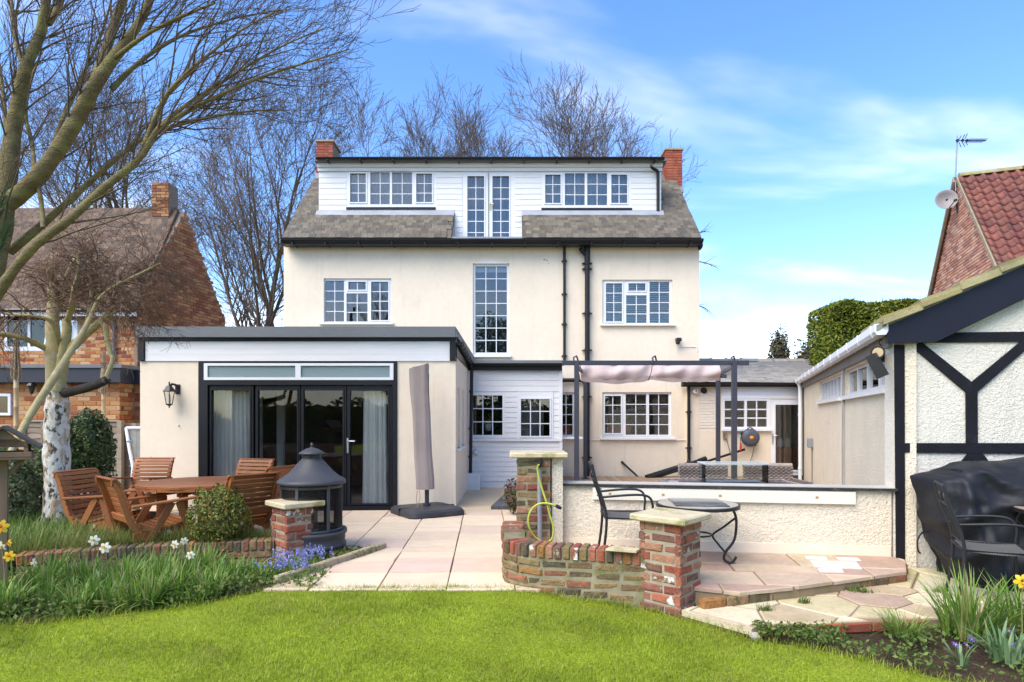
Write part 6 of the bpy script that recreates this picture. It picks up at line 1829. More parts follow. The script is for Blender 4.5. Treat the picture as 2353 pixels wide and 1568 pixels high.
# cover: tilted square-topped sleeve
zl = lambda y: gz(y, PYY)
secs = [(1124, 957, 997), (1100, 955.5, 995), (1050, 953, 992), (1000, 950.5, 989), (950, 948, 987), (900, 944.5, 985.5), (870, 942, 984.5), (850, 940.5, 984)]
v = []; n_ = 28
for j, (y, xa, xb) in enumerate(secs):
    xa, xb = gx(xa, PYY), gx(xb, PYY); cxm = (xa + xb) / 2; hwid = (xb - xa) / 2
    for i in range(n_):
        a = 2 * math.pi * i / n_
        ex = .55
        cxv, syv = math.cos(a), math.sin(a)
        rx = hwid * math.copysign(abs(cxv) ** ex, cxv); ry = hwid * .8 * math.copysign(abs(syv) ** ex, syv)
        wob = 1 + .09 * math.sin(3 * a + j * .5) + .07 * math.sin(8 * a - j * .4) + .05 * math.sin(13 * a + j)
        top_t = .0
        z = zl(y)
        if j >= 6: z += .10 * (cxv * .5 + .5) * (j - 5) / 2
        v.append((cxm + rx * wob ** .3 + .006 * math.sin(j * 2.1), PYY + ry * wob, z))
q = [[j * n_ + i, j * n_ + (i + 1) % n_, (j + 1) * n_ + (i + 1) % n_, (j + 1) * n_ + i] for j in range(len(secs) - 1) for i in range(n_)]
b = B(); b.add(v, q, None, True); 
topr = v[-n_:]; b.ngon(topr)
b.build('cover', fabricmauve, pu)
b = B(); b.tube([v[j * n_ + 2] for j in range(len(secs))], .009, 6); b.build('seam', mk('pale_piping', (.42, .36, .34), .9, .1), pu)
b = B(); b.tube(smoothp([at(959, 1127, PYY - .12), at(957, 1150, PYY - .12), at(962, 1172, PYY - .12), at(958, 1180, PYY - .12)]), .005, 5); b.tube(smoothp([at(963, 1127, PYY - .12), at(965, 1145, PYY - .12), at(958, 1168, PYY - .12)]), .005, 5); b.build('draw_cord', straw, pu)

# ------------------------------------------------------------------ fire pit chiminea
fp0 = gnd(716, 1268); fp0.y = 6.95; fp0.x = gx(716.5, 6.95)
fpit = thing('fire_pit', 'grey steel lantern shaped fire pit with flared hood', 'fire pit', (fp0.x, fp0.y, 0))
s7 = 6.95 / F
prof = [(70, 1111), (76, 1110), (77, 1105), (73, 1101), (63, 1095.6), (48, 1083.5), (35, 1069), (27, 1060), (22.5, 1055), (20.5, 1053)]
b = B(); b.lathe([(r_ * s7, gz(y, 6.95)) for r_, y in prof], 40); b.build('hood', firemetal, fpit, M=Matrix.Translation((fp0.x, fp0.y, 0)))
b = B(); b.lathe([(21 * s7, gz(1055, 6.95)), (21 * s7, gz(1042, 6.95))], 24); b.build('neck', metalblk, fpit, M=Matrix.Translation((fp0.x, fp0.y, 0)))
b = B(); b.lathe([(r_ * s7, gz(y, 6.95)) for r_, y in ((26, 1044.5), (28.5, 1043), (28, 1040.5), (21, 1036), (12, 1031), (5, 1029), (2.5, 1028), (2.2, 1026.5), (4, 1023.5), (3.4, 1021), (1.4, 1018.5), (.3, 1016.5))], 24)
b.build('cap', firemetal, fpit, M=Matrix.Translation((fp0.x, fp0.y, 0)))
rb_ = 66 * s7; zt_, zb_ = gz(1112, 6.95), gz(1218, 6.95)
for i in range(6):
    a = R(20 + i * 60); c_ = Vector((fp0.x + rb_ * math.cos(a), fp0.y + rb_ * math.sin(a), 0)); b = B(); b.cbox(c_ + Vector((0, 0, (zt_ + zb_) / 2)), (.035, .02, zt_ - zb_), .003, Matrix.Rotation(a + R(90), 3, 'Z')); b.build('upright', firemetal, fpit)
b = B()
for z in (zt_ - .02, zb_ + .015): b.lathe([(rb_ * .99, z - .018), (rb_ * 1.02, z - .018), (rb_ * 1.02, z + .018), (rb_ * .99, z + .018)], 36)
b.build('ring', firemetal, fpit, M=Matrix.Translation((fp0.x, fp0.y, 0)))
b = B(); b.lathe([(rb_ * .97, zb_), (rb_ * .97, zt_)], 36); b.build('mesh_screen', mesh_g, fpit, M=Matrix.Translation((fp0.x, fp0.y, 0)))
b = B(); b.lathe([(r_ * s7, gz(y, 6.95)) for r_, y in ((1, 1220), (66, 1220), (78, 1216), (79, 1223), (74, 1229), (75, 1236), (73, 1243), (77, 1247), (77, 1253), (68, 1260), (40, 1266), (1, 1266))], 40); b.build('fire_bowl', firemetal, fpit, M=Matrix.Translation((fp0.x, fp0.y, 0)))
for i in range(4):
    a = R(-55 + i * 90 + 8); d_ = Vector((math.cos(a), math.sin(a), 0)); c0 = Vector((fp0.x, fp0.y, 0)); b = B()
    b.bar(c0 + d_ * .26 + Vector((0, 0, .10)), c0 + d_ * .33 + Vector((0, 0, .04)), .10, .05, .008); b.bar(c0 + d_ * .32 + Vector((0, 0, .06)), c0 + d_ * .34, .09, .045, .006); b.build('foot', firemetal, fpit)

# ------------------------------------------------------------------ wooden table and chairs
wt = thing('round_wooden_table', 'round slatted hardwood table on the patio', 'table', (-3.85, 7.6, 0))
TR, TZ_ = .68, .72; nsl = 13
Mt_ = Matrix.Translation((-3.85, 7.6, 0)) @ Matrix.Rotation(R(6), 4, 'Z')
for i in range(nsl):
    y0 = -TR + 2 * TR * i / nsl; y1 = y0 + 2 * TR / nsl - .008; ym = (y0 + y1) / 2
    hx = [math.sqrt(max(TR * TR - yy * yy, .002)) for yy in (y0, y1)]
    b = B(); b.prism([Vector((-hx[0], y0, TZ_)), Vector((hx[0], y0, TZ_)), Vector((hx[1], y1, TZ_)), Vector((-hx[1], y1, TZ_))], (0, 0, -.026)); b.build('slat', woodstain, wt, M=Mt_)
b = B()
for i in range(20):
    a0, a1 = 2 * math.pi * i / 20, 2 * math.pi * (i + 1) / 20 - .01
    pl = [Vector((r_ * math.cos(a), r_ * math.sin(a), TZ_ - .028)) for r_, a in ((TR * .99, a0), (TR * .99, a1), (TR * .86, a1), (TR * .86, a0))]; b.prism(pl, (0, 0, -.03))
b.build('rim', woodstain, wt, M=Mt_)
for k in range(4):
    a = R(45 + 90 * k); b = B(); b.cbox((.43 * math.cos(a), .43 * math.sin(a), .35), (.085, .085, .70), .006, Matrix.Rotation(R(0), 3, 'Z')); b.build('leg', woodstain, wt, M=Mt_)
for k in range(2):
    b = B(); b.cbox((0, 0, .665 - .045 * k), (1.1 if k == 0 else .07, .07 if k == 0 else 1.1, .045), .004); b.build('cross_rail', woodstain, wt, M=Mt_)

def wooden_chair():
    t = thing('wooden_armchair', 'x', 'chair', (0, 0, 0), group='slatted hardwood armchairs round the table')
    hw_ = .30
    # side profile of seat and back (y forward, z up)
    prof = smoothp([(0, .30, .40), (0, .16, .355), (0, .02, .325), (0, -.12, .325), (0, -.205, .40), (0, -.25, .52), (0, -.30, .68), (0, -.345, .81), (0, -.395, .875), (0, -.44, .88)], 4)
    for sx in (-1, 1):
        b = B(); pts = prof
        for i in range(len(pts) - 1):
            pass
        th = .075; v = []
        for i, p in enumerate(pts):
            d = (pts[min(i + 1, len(pts) - 1)] - pts[max(i - 1, 0)]).normalized(); n = Vector((0, d.z, -d.y))
            a_, c_ = p, p + n * -th * (1.0 if i > 3 else .9) 
            for xo in (-.014, .014): v += [(sx * (hw_ - .035) + xo, a_.y, a_.z), (sx * (hw_ - .035) + xo, c_.y, c_.z)]
        k = len(pts); q = []
        for i in range(k - 1):
            o_ = 4 * i; q += [[o_, o_ + 4, o_ + 5, o_ + 1], [o_ + 2, o_ + 3, o_ + 7, o_ + 6], [o_, o_ + 2, o_ + 6, o_ + 4], [o_ + 1, o_ + 5, o_ + 7, o_ + 3]]
        q += [[0, 1, 3, 2], [4 * k - 4, 4 * k - 2, 4 * k - 1, 4 * k - 3]]
        b.add(v, q); b.build('side_rail', woodstain, t, True)
    # slats across
    L = [0]
    for i in range(1, len(prof)): L.append(L[-1] + (prof[i] - prof[i - 1]).length)
    ns = 19
    for j in range(ns):
        s = L[-1] * (j + .5) / ns; i = max(0, int(np.searchsorted(L, s)) - 1); tt = (s - L[i]) / (L[i + 1] - L[i]); p = prof[i].lerp(prof[i + 1], tt); d = (prof[i + 1] - prof[i]).normalized()
        n = Vector((0, -d.z, d.y))
        if n.z < 0 and abs(n.y) < .3: n = -n
        M_ = Matrix((Vector((1, 0, 0)), d, Vector((1, 0, 0)).cross(d))).transposed()
        b = B(); b.cbox(p + Vector((1, 0, 0)).cross(d) * -.011 * -1, (2 * hw_, L[-1] / ns * .80, .020), .004, M_); b.build('slat', woodstain, t, True)
    for sx in (-1, 1):
        x = sx * (hw_ + .01)
        b = B(); b.cbox((x, .06, .60), (.075, .66, .026), .006, Matrix.Rotation(R(4), 3, 'X')); b.build('arm', woodstain, t, True)
        for y0, y1 in ((.13, -.20), (.20, .40)):
            b = B(); b.bar((x - sx * .015, y0, .59), (x - sx * .015, y1, 0), .028, .075, .004, up=(0, 1, 0)) ; b.build('leg', woodstain, t, True)
        b = B(); b.bar((x - sx * .04, -.24, .25), (x - sx * .04, .36, .28), .026, .10, .004); o_ = b.build('lower_rail', woodstain, t, True)
        b = B(); b.tube([(x - sx * .026, .1, .27), (x - sx * .02 + sx * .006, .1, .27)], .022, 12); b.build('badge', labelw, o_, True)
        b = B()
        for (yy, zz) in ((.0, .29), (-.09, .22), (.24, .40), (.31, .26)): b.tube([(x + sx * .0, yy, zz), (x + sx * .004, yy, zz)], .009, 8)
        b.build('bolts', steel, o_, True)
    b = B(); b.cbox((0, .34, .30), (2 * hw_ - .04, .025, .09), .004); b.build('front_apron', woodstain, t, True)
    b = B(); b.cbox((0, -.28, .44), (2 * hw_ - .06, .022, .08), .004, Matrix.Rotation(R(18), 3, 'X')); b.build('back_rail', woodstain, t, True)
    return t
wc = wooden_chair()
TC = Vector((-3.85, 7.6, 0))
chairs = [  # X, Y, heading of the front (degrees from +Y, positive anticlockwise), label
    (-4.83, 7.36, -98, 'slatted hardwood armchair nearest the birch, facing right'),
    (-3.99, 6.80, -42, 'slatted hardwood armchair with its back to the camera left of the table leg'),
    (gx(352, 9.6), 9.25, 180, 'slatted hardwood armchair facing the camera in front of the cream wall'),
    (gx(562, 9.2), 9.0, 165, 'slatted hardwood armchair in front of the left glass door'),
    (gx(592, 8.1), 8.15, 70, 'slatted hardwood armchair seen side on beside the fire pit'),
    (-3.20, 7.20, 50, 'slatted hardwood armchair half hidden behind the round shrub'),
]
for i, (x, y, a, lab) in enumerate(chairs):
    o = wc if i == 0 else copy_tree(wc)
    o.matrix_basis = Matrix.Translation((x, y, 0)) @ Matrix.Rotation(R(a), 4, 'Z')
    o['label'] = lab

# ------------------------------------------------------------------ black metal chairs and tables
def metal_chair(label, loc, rz):
    t = thing('metal_armchair', label, 'chair', loc, rz, group='black metal armchairs')
    r_ = .0115
    hw_ = .225
    for sx in (-1, 1):
        x = sx * hw_
        b = B(); b.tube(smoothp([(x, -.25, 0), (x, -.215, .22), (x, -.20, .44), (x * .98, -.23, .60), (x * .96, -.30, .80), (x * .94, -.335, .95)], 4), r_ * 1.15, 8); b.build('rear_leg', metalblk, t, True)
        b = B(); b.tube(smoothp([(x, .24, 0), (x, .235, .25), (x, .23, .45), (x, .235, .58), (x * 1.02, .19, .655), (x * 1.04, .05, .67), (x * 1.0, -.235, .645)], 5), r_, 8); b.build('arm', metalblk, t, True)
    b = B()
    for z, y in ((.95, -.335), (.79, -.297), (.50, -.205)): b.tube([(-hw_ * .95, y, z), (hw_ * .95, y, z)], r_ * .9, 8)
    b.build('back_rail', metalblk, t, True)
    b = B()
    for xx in (-.09, .0, .09): b.tube([(xx, -.205, .50), (xx * .9, -.297, .79)], .006, 6)
    for xx, zz in ((-.06, .62), (.06, .70)): b.lathe([(.001, .0), (.02, .0), (.02, .01), (.001, .01)], 8, (xx, -.25, zz))
    for s_ in (-1, 1):
        b.tube([(-.2 * 0 + s_ * .10, -.30, .80), (s_ * .05, -.317, .87), (s_ * .10, -.335, .94)], .005, 5); b.tube([(s_ * .10, -.30, .80), (s_ * .15, -.317, .87), (s_ * .10, -.335, .94)], .005, 5)
    b.build('back_scroll', metalblk, t, True)
    for s_ in (-1, 1):
        b = B(); c_ = Vector((s_ * .10, -.318, .87)); b.cbox(c_, (.04, .008, .04), .002, Matrix.Rotation(R(45), 3, 'Y')); b.build('diamond_tile', mosaic, t, True)
    b = B()
    n_ = 26
    for i in range(n_):
        y = -.205 + .435 * (i + .5) / n_; b.tube([(-hw_, y, .445 - .012 * math.sin(i / n_ * 3.14)), (0, y, .437 - .02 * math.sin((i + .5) / n_ * 3.14)), (hw_, y, .445 - .012 * math.sin(i / n_ * 3.14))], .0085, 5)
    b.build('woven_seat', seatweave, t, True)
    b = B(); b.tube([(-hw_, -.21, .445), (hw_, -.21, .445), (hw_, .235, .445), (-hw_, .235, .445), (-hw_, -.21, .445)], r_, 8); b.build('seat_frame', metalblk, t, True)
    return t
metal_chair('black metal armchair on the raised terrace behind the curved wall', (gx(1434, 6.15), 6.12, TZ), R(-93))
metal_chair('black metal armchair in front of the covered barbecue', (3.90, 5.06, 0), R(-116))

def metal_table(label, c, ht, rad, n_legs, rz, glasspatch):
    t = thing('metal_table', label, 'table', c, rz)
    b = B(); b.lathe([(.001, ht - .008), (rad - .012, ht - .008), (rad, ht - .004), (rad, ht - .035), (rad - .012, ht - .035), (rad - .014, ht - .012)], 44, smooth=False); b.build('rim', metalblk, t, True)
    b = B(); b.lathe([(.001, ht - .001), (rad - .02, ht - .001), (rad - .02, ht - .01)], 44, smooth=False); b.build('mosaic_top', mosaic, t, True)
    if glasspatch:
        b = B(); b.cbox((0, 0, ht + .006), (rad * 1.25, rad * 1.3, .010), .003, Matrix.Rotation(R(12), 3, 'Z')); b.build('dark_mat', tabletopglass, t, True)
    for k in range(n_legs):
        a = 2 * math.pi * k / n_legs; M_ = Matrix.Rotation(a, 4, 'Z')
        outer = smoothp([M_ @ Vector(p) for p in ((rad * .80, 0, ht - .03), (rad * .90, 0, ht - .14), (rad * .86, 0, ht * .42), (rad * .66, 0, ht * .2), (rad * .62, 0, ht * .09), (rad * .70, 0, .018), (rad * .82, 0, .022), (rad * .90, 0, .075))], 5)
        b = B(); b.tube(outer, .0125, 8); b.build('leg', metalblk, t, True)
        inner = smoothp([M_ @ Vector(p) for p in ((rad * .88, 0, ht - .13), (rad * .62, 0, ht * .62), (rad * .36, 0, ht * .47), (rad * .48, 0, ht * .33), (rad * .65, 0, ht * .19))], 5)
        b = B(); b.tube(inner, .010, 8); b.build('brace', metalblk, t, True)
    b = B(); b.tube([(rad * .34 * math.cos(a), rad * .34 * math.sin(a), ht * .47) for a in np.linspace(0, 2 * math.pi, 25)], .009, 8); b.build('ring', metalblk, t, True)
metal_table('round black metal table with mosaic top on the raised terrace', (gx(1604, 6.0), 6.02, TZ), .575, .395, 3, R(-18), True)
metal_table('round mosaic table cut off by the right edge beside the barbecue', (4.70, 5.12, 0), .745, .45, 3, R(25), False)

# ------------------------------------------------------------------ covered barbecue
bq = thing('covered_barbecue', 'large barbecue under a creased black cover by the garage', 'barbecue', (4.45, 5.72, 0))
na, nr_ = 150, 70
zk = [0.0, .05, .15, .30, .50, .70, .86, .96, 1.04, 1.10, 1.135, 1.15]
lx = [-.56, -.57, -.61, -.67, -.73, -.78, -.80, -.78, -.66, -.46, -.26, -.1]      # left outline
rx = [.80, .80, .80, .80, .80, .80, .80, .78, .70, .55, .35, .15]
hyk = [.34, .36, .37, .36, .35, .34, .33, .31, .26, .19, .11, .03]
ts = np.linspace(0, 1, nr_); ii = np.linspace(0, len(zk) - 1, nr_)
Zr, Lr, Rr, Hr = [np.interp(ii, np.arange(len(zk)), q_) for q_ in (zk, lx, rx, hyk)]
aa = np.arange(na) * 2 * math.pi / na
ca_, sa_ = np.cos(aa), np.sin(aa); ex = .38
ux = np.sign(ca_) * np.abs(ca_) ** ex; uy = np.sign(sa_) * np.abs(sa_) ** ex
Vx = (Lr + Rr)[:, None] / 2 + (Rr - Lr)[:, None] / 2 * ux[None]; Vy = Hr[:, None] * uy[None]; Vz = np.repeat(Zr[:, None], na, 1)
rc_ = np.random.default_rng(31)
f = np.zeros_like(Vx)
for k in range(44):      # sharp folds running in random directions, each fading out
    d_ = rc_.normal(0, 1, 3) * [1, .6, .8]; d_ /= np.linalg.norm(d_); c_ = np.array([rc_.uniform(-.8, .8), rc_.choice([-1, -1, 1]) * .34, rc_.uniform(.15, 1.1)]); wv_ = rc_.uniform(.04, .12); ln_ = rc_.uniform(.2, .6)
    s_ = (Vx - c_[0]) * d_[0] + (Vy - c_[1]) * d_[1] * .4 + (Vz - c_[2]) * d_[2]; dist2 = (Vx - c_[0]) ** 2 + (Vy - c_[1]) ** 2 * .5 + (Vz - c_[2]) ** 2
    f += rc_.choice([-.6, 1, 1]) * rc_.uniform(.03, .075) * np.maximum(0, 1 - np.abs(s_) / wv_) * np.exp(-dist2 / ln_ ** 2)
for k in range(9):       # hanging pleats near the hem
    a0 = rc_.uniform(0, 6.28); da = (aa[None] - a0 - .25 * Vz + math.pi) % (2 * math.pi) - math.pi
    f += .05 * np.maximum(0, 1 - np.abs(da) / .12) * np.clip(1 - Vz / .65, 0, 1)
tent = np.exp(-((Vx - .12) / .10) ** 2) * np.clip((Vz - .55) / .4, 0, 1) * .05      # peak over a handle
Vx = Vx + f * ca_[None]; Vy = Vy + (f + tent) * sa_[None]; Vz = Vz + np.where(Vz > 1.0, .012 * np.sin(Vx * 11), 0) + np.where(Zr[:, None] < .04, .018 * np.sin(aa[None] * 7), 0) + .04 * np.clip((Vx + .2) / .6, 0, 1) * np.clip((Vz - .9) / .2, 0, 1)
V_ = np.stack([Vx, Vy, Vz], -1)
i_ = np.arange(nr_ - 1)[:, None] * na; j_ = np.arange(na)[None]; j2_ = (j_ + 1) % na
b = B(); b.add(V_.reshape(-1, 3), np.stack([i_ + j_, i_ + j2_, i_ + na + j2_, i_ + na + j_], -1).reshape(-1, 4), None, True); b.ngon(V_[-1])
Mq = Matrix.Translation((4.68, 5.68, 0)) @ Matrix.Rotation(R(-9), 4, 'Z') @ Matrix.Diagonal((1, 1, .975, 1))
cov = b.build('cover', coverblk, bq, M=Mq)
b = B(); hm = V_[1]; b.tube([tuple(p) for p in np.concatenate([hm, hm[:1]])], .009, 5); b.build('hem', coverblk, cov, M=Mq)
b = B(); b.tube(smoothp([at(2135, 1222, 5.5), at(2118, 1225, 5.45), at(2108, 1245, 5.42), at(2110, 1265, 5.42), at(2115, 1272, 5.42)]), .008, 6); b.build('strap', coverblk, bq)

# ------------------------------------------------------------------ things on the house walls
# hose reel
hr = at(1724, 1006, WY - .2)
reel = thing('hose_reel', 'round blue grey hose reel with orange badge on the wing wall', 'hose reel', hr)
Mh = Matrix.Translation(hr) @ Matrix.Rotation(R(90), 4, 'X')
b = B(); b.lathe([(.001, .10), (.10, .10), (.19, .085), (.215, .05), (.225, 0), (.215, -.05), (.19, -.09), (.001, -.1)], 26); b.build('casing', reelplastic, reel, M=Mh)
b = B(); b.tube(smoothp([hr + Vector((-.10, -.02, .19)), hr + Vector((-.03, -.04, .255)), hr + Vector((.08, -.03, .20))]), .014, 6); b.build('handle', reelplastic, reel)
b = B(); b.lathe([(.001, .115), (.045, .113), (.048, .10)], 18); b.build('badge', orangep, reel, M=Mh)
b = B(); b.cbox(hr + Vector((.14, .12, -.15)), (.08, .12, .12), .01); b.cbox(hr + Vector((-.2, -.0, .1)), (.07, .06, .06), .01); b.build('bracket', metalblk, reel)
b = B(); b.tube(smoothp([hr + Vector((-.21, -.0, .07)), hr + Vector((-.25, -.02, -.0)), hr + Vector((-.245, -.03, -.12))]), .01, 6); b.tube(smoothp([hr + Vector((.12, .05, -.2)), hr + Vector((.09, .08, -.42)), hr + Vector((.03, .08, -.60)), hr + Vector((-.0, .0, -.72))]), .010, 6); b.build('hose', hosegreen, reel)
b = B(); p = hr + Vector((-.245, -.03, -.12)); b.tube([p, p + Vector((0, 0, -.10)), p + Vector((0, 0, -.2))], [.016, .028, .02], 8); b.build('nozzle', redp, reel)
# outdoor tap on the wing
p = at(1667, 1003, WY - .06)
ot = thing('outside_tap', 'small wall tap with hanging hose between the pergola posts', 'tap', p)
b = B(); b.cbox(p + Vector((0, .03, 0)), (.10, .04, .16), .01); b.tube([p + Vector((0, .02, .03)), p + Vector((0, -.08, .02)), p + Vector((-.02, -.09, -.05))], .016, 8); b.build('body', mk('aged_brass', (.24, .19, .12), .5, .2, 20, metal=.4), ot)
b = B(); b.tube(smoothp([p + Vector((-.0, -.08, -.06)), p + Vector((.05, -.08, -.25)), p + Vector((.14, -.1, -.6)), p + Vector((.20, -.14, -.92))]), .011, 6); b.build('hose', hosegreen, ot)
# vent, speaker, camera, clock-like wall fittings
p = at(1618, 898, WY - .03); b = B(); Mv = Matrix.Translation(p) @ Matrix.Rotation(R(90), 4, 'X'); b.lathe([(.001, .0), (.05, .002), (.055, .02), (.07, .02), (.075, .0), (.075, -.03)], 20); tag(b.build('round_vent', metalblk, M=Mv), 'round black vent high on the wing wall', 'vent')
p = at(1598, 900, WY - .06); wl_ = thing('wall_siren', 'small round white bell box under the wing gutter', 'bell box', p); b = B(); Mv = Matrix.Translation(p) @ Matrix.Rotation(R(78), 4, 'X'); b.lathe([(.001, .07), (.05, .06), (.07, .03), (.07, -.06), (.05, -.08)], 18); b.build('casing', white, wl_, M=Mv); b = B(); b.lathe([(.001, .074), (.03, .07), (.032, .06)], 14); b.build('lens', greyplastic, wl_, M=Mv)
p = at(1559, 784, HY - .12); cm_ = thing('security_camera', 'small black security camera on the upper right wall', 'camera', p)
b = B(); b.cbox(p + Vector((0, .0, .03)), (.13, .16, .09), .015); b.build('housing', metalblk, cm_); b = B(); b.lathe([(.001, -.06), (.045, -.05), (.055, -.01), (.05, .02)], 14, p + Vector((-.02, -.02, -.03))); b.build('dome', metalblk, cm_)
b = B(); b.tube(smoothp([at(1559, 795, HY - .012), at(1566, 797, HY - .012), at(1590, 797, HY - .012), at(1600, 799, HY - .012), at(1602, 808, HY - .012)]), .010, 5); b.build('cable', white, cm_)
# cable loop light on bay
p = at(1093, 1040, BY - .05); cl_ = thing('round_bulkhead', 'small round white fitting with looped cable on the bay boards', 'wall fitting', p)
b = B(); Mv = Matrix.Translation(p) @ Matrix.Rotation(R(90), 4, 'X'); b.lathe([(.001, .03), (.035, .025), (.045, .0), (.05, -.03)], 16); b.build('fitting', whitewood, cl_, M=Mv); b = B(); b.tube([p + Vector((.06 * math.cos(a), -.01, .06 * math.sin(a))) for a in np.linspace(0, 5.8, 20)], .004, 5); b.tube(smoothp([p + Vector((-.0, -.01, .06)), p + Vector((-.03, .0, .12)), p + Vector((-.1, .0, .16))]), .004, 5); b.build('cable', mk('grey_cable', (.4, .38, .34), .6, 0), cl_)
# plant pot and oddments seen through the windows
pp = at(1122, 990, BY + .35); pt = thing('potted_plant', 'yellow leaved plant in a white pot inside the left bay window', 'plant', pp)
b = B(); b.lathe([(.001, -.0), (.06, 0), (.08, .16), (.07, .16), (.06, .14), (.001, .14)], 18, pp); b.build('pot', white, pt)
N_ = 26; bs = np.tile(np.array(tuple(pp + Vector((0, 0, .13)))), (N_, 1)) + rng.normal(0, .02, (N_, 3)); blades('leaves', mk('yellow_leaf', (.35, .30, .06), .5, .2), bs, rng.uniform(.22, .36, N_), np.full(N_, .022), rng.uniform(.4, 1.3, N_), rng.uniform(0, 6.28, N_), 5, pt)
b = B(); q0 = at(1085, 1004, BY + .35); b.box(q0.x - .4, q0.x + 2.4, BY + .14, BY + .55, q0.z - .04, q0.z); b.build('inner_sill', whitewood, bay)
for (x0, x1, lab) in ((1393, 1450, 'terracotta trough of plants inside the ground floor window'), (1284, 1312, 'terracotta trough inside the narrow window beside the bay')):
    a = at(x0, 998, HY + .27); c = at(x1, 976, HY + .27); t = thing('window_trough', lab, 'planter', (a.x, a.y, a.z)); b = B(); b.cbox(((a.x + c.x) / 2, a.y, (a.z + c.z) / 2), (c.x - a.x, .18, c.z - a.z), .02); b.build('trough', terracotta, t)
    N_ = 60; bs = np.stack([rng.uniform(a.x, c.x, N_), rng.uniform(a.y - .06, a.y + .06, N_), np.full(N_, c.z - .02)], -1); blades('foliage', weedleaf, bs, rng.uniform(.1, .26, N_), np.full(N_, .03), rng.uniform(.2, 1.2, N_), rng.uniform(0, 6.28, N_), 3, t)
b = B(); a = at(1384, 1001, HY + .25); b.box(a.x - .3, at(1546, 0, HY).x + .1, HY + .26, HY + .55, a.z - .05, a.z - .01); b.build('inner_sill', interior, house)
# boiler and cabinet in the wing doorway
p = at(1782, 968, WY + 1.8); c_ = at(1815, 925, WY + 1.8); b = B(); b.cbox(((p.x + c_.x) / 2 + .1, WY + .62, (p.z + c_.z) / 2 + .05), (.48, .3, .75), .01); tag(b.build('boiler', whitewood), 'white boiler on the inner wall seen through the glazed door', 'boiler')
p0 = at(1786, 1085, WY + .45); p1 = at(1827, 1028, WY + .45); cb = thing('brown_cabinet', 'brown wooden cabinet seen through the glazed door', 'cabinet', ((p0.x + p1.x) / 2, WY + .5, 0)); b = B(); b.box(p0.x, p1.x, WY + .36, WY + .8, 0, p1.z); b.build('carcass', brownwood, cb); b = B(); b.cbox(((p0.x + p1.x) / 2, WY + .35, p1.z / 2), (p1.x - p0.x - .06, .02, p1.z - .08), .006); b.build('door', brownwood, cb)
for dx_, lab in ((.10, 'white plastic bottle on the brown cabinet, left of two'), (.28, 'white plastic bottle on the brown cabinet, right of two')):
    b = B(); c_ = Vector((p0.x + dx_, WY + .5, p1.z)); b.lathe([(.001, 0), (.065, 0), (.07, .02), (.07, .17), (.05, .21), (.025, .22), (.025, .25), (.001, .25)], 14, c_); tag(b.build('plastic_bottle', white), lab, 'bottle', 'bottles on the cabinet')
# ------------------------------------------------------------------ bare trees
def wander(p, d, L, k, jit, up=0.0, pull=None, rr=random):
    pts = [p.copy()]; d = d.normalized()
    for i in range(k):
        d = d + Vector((rr.gauss(0, jit), rr.gauss(0, jit), rr.gauss(0, jit) + up))
        if pull is not None: d = d + pull
        d.normalize(); p = p + d * (L / k); pts.append(p.copy())
    return pts, d
RMIN = [.0022]
def branchlets(b, pts, rad, level, cfg, rr):
    """spawn children along a limb; cfg[level] = (count, length, length_var, angle, jitter, up, start, sides, seg)"""
    if level >= len(cfg): return
    cnt, Lm, Lv, ang, jit, up, st, sides, seg = cfg[level][:9]
    pull = cfg[level][9] if len(cfg[level]) > 9 else None
    k = len(pts)
    n = max(1, int(cnt * rr.uniform(.8, 1.2)))
    for c in range(n):
        t = st + (1 - st) * (c + rr.random()) / n
        i = min(int(t * (k - 1)), k - 2); f = t * (k - 1) - i
        p = pts[i].lerp(pts[i + 1], f); d = (pts[i + 1] - pts[i]).normalized()
        r0 = rad[i] * (1 - f) + rad[i + 1] * f
        s = d.orthogonal().normalized(); s.rotate(Matrix.Rotation(rr.uniform(0, 6.283), 3, d))
        a = ang * rr.uniform(.6, 1.35)
        nd = d * math.cos(a) + s * math.sin(a)
        L = Lm * rr.uniform(1 - Lv, 1 + Lv) * (1.15 - .55 * t)
        cp_, _ = wander(p, nd, L, seg, jit, up, pull, rr)
        rc_ = min(r0 * .62, cfg[level][10] if len(cfg[level]) > 10 else 9)
        rc = [max(rc_ * (1 - .82 * j / seg), RMIN[0]) for j in range(seg + 1)]
        b.tube(cp_, rc, sides, cap=False)
        branchlets(b, cp_, rc, level + 1, cfg, rr)

def far_tree(x, Y, ytop, label, seed, spread=.5, nl=9, name='bare_tree', start=.16, lean=0, dens=1.0, trunk_r=None):
    rr = random.Random(seed)
    base = Vector((gx(x, Y), Y, -.1)); H = gz(ytop, Y) * (.88 if Y > 38 else .90)
    t = thing(name, label, 'tree', base, group='bare trees beyond the houses')
    tr_r = trunk_r or H * .017
    b = B()
    tp_, _ = wander(base, Vector((lean, 0, 1)), H * .82, 9, .05, .05, None, rr)
    rad = [tr_r * (1 - .85 * i / 9) for i in range(10)]
    b.tube(tp_, rad, 8); b.build('trunk', barkgrey, t)
    b = B()
    cfg = [(nl, H * .42, .25, .72 * spread / .5, .08, .12, start, 5, 7), (9 * dens, H * .20, .35, .62, .12, .07, .15, 4, 5), (7 * dens, H * .10, .4, .6, .14, .05, .15, 3, 4), (5 * dens, H * .05, .4, .55, .16, .04, .2, 3, 3)]
    RMIN[0] = Y * (.00025 if Y > 38 else .00024)
    branchlets(b, tp_, rad, 0, cfg, rr)
    RMIN[0] = .0022
    b.build('crown', barkfar, t)
    return t
far_tree(1270, 42, 178, 'tall bare tree rising behind the dormer right of centre', 4, .60, 15, start=.22, dens=1.1)
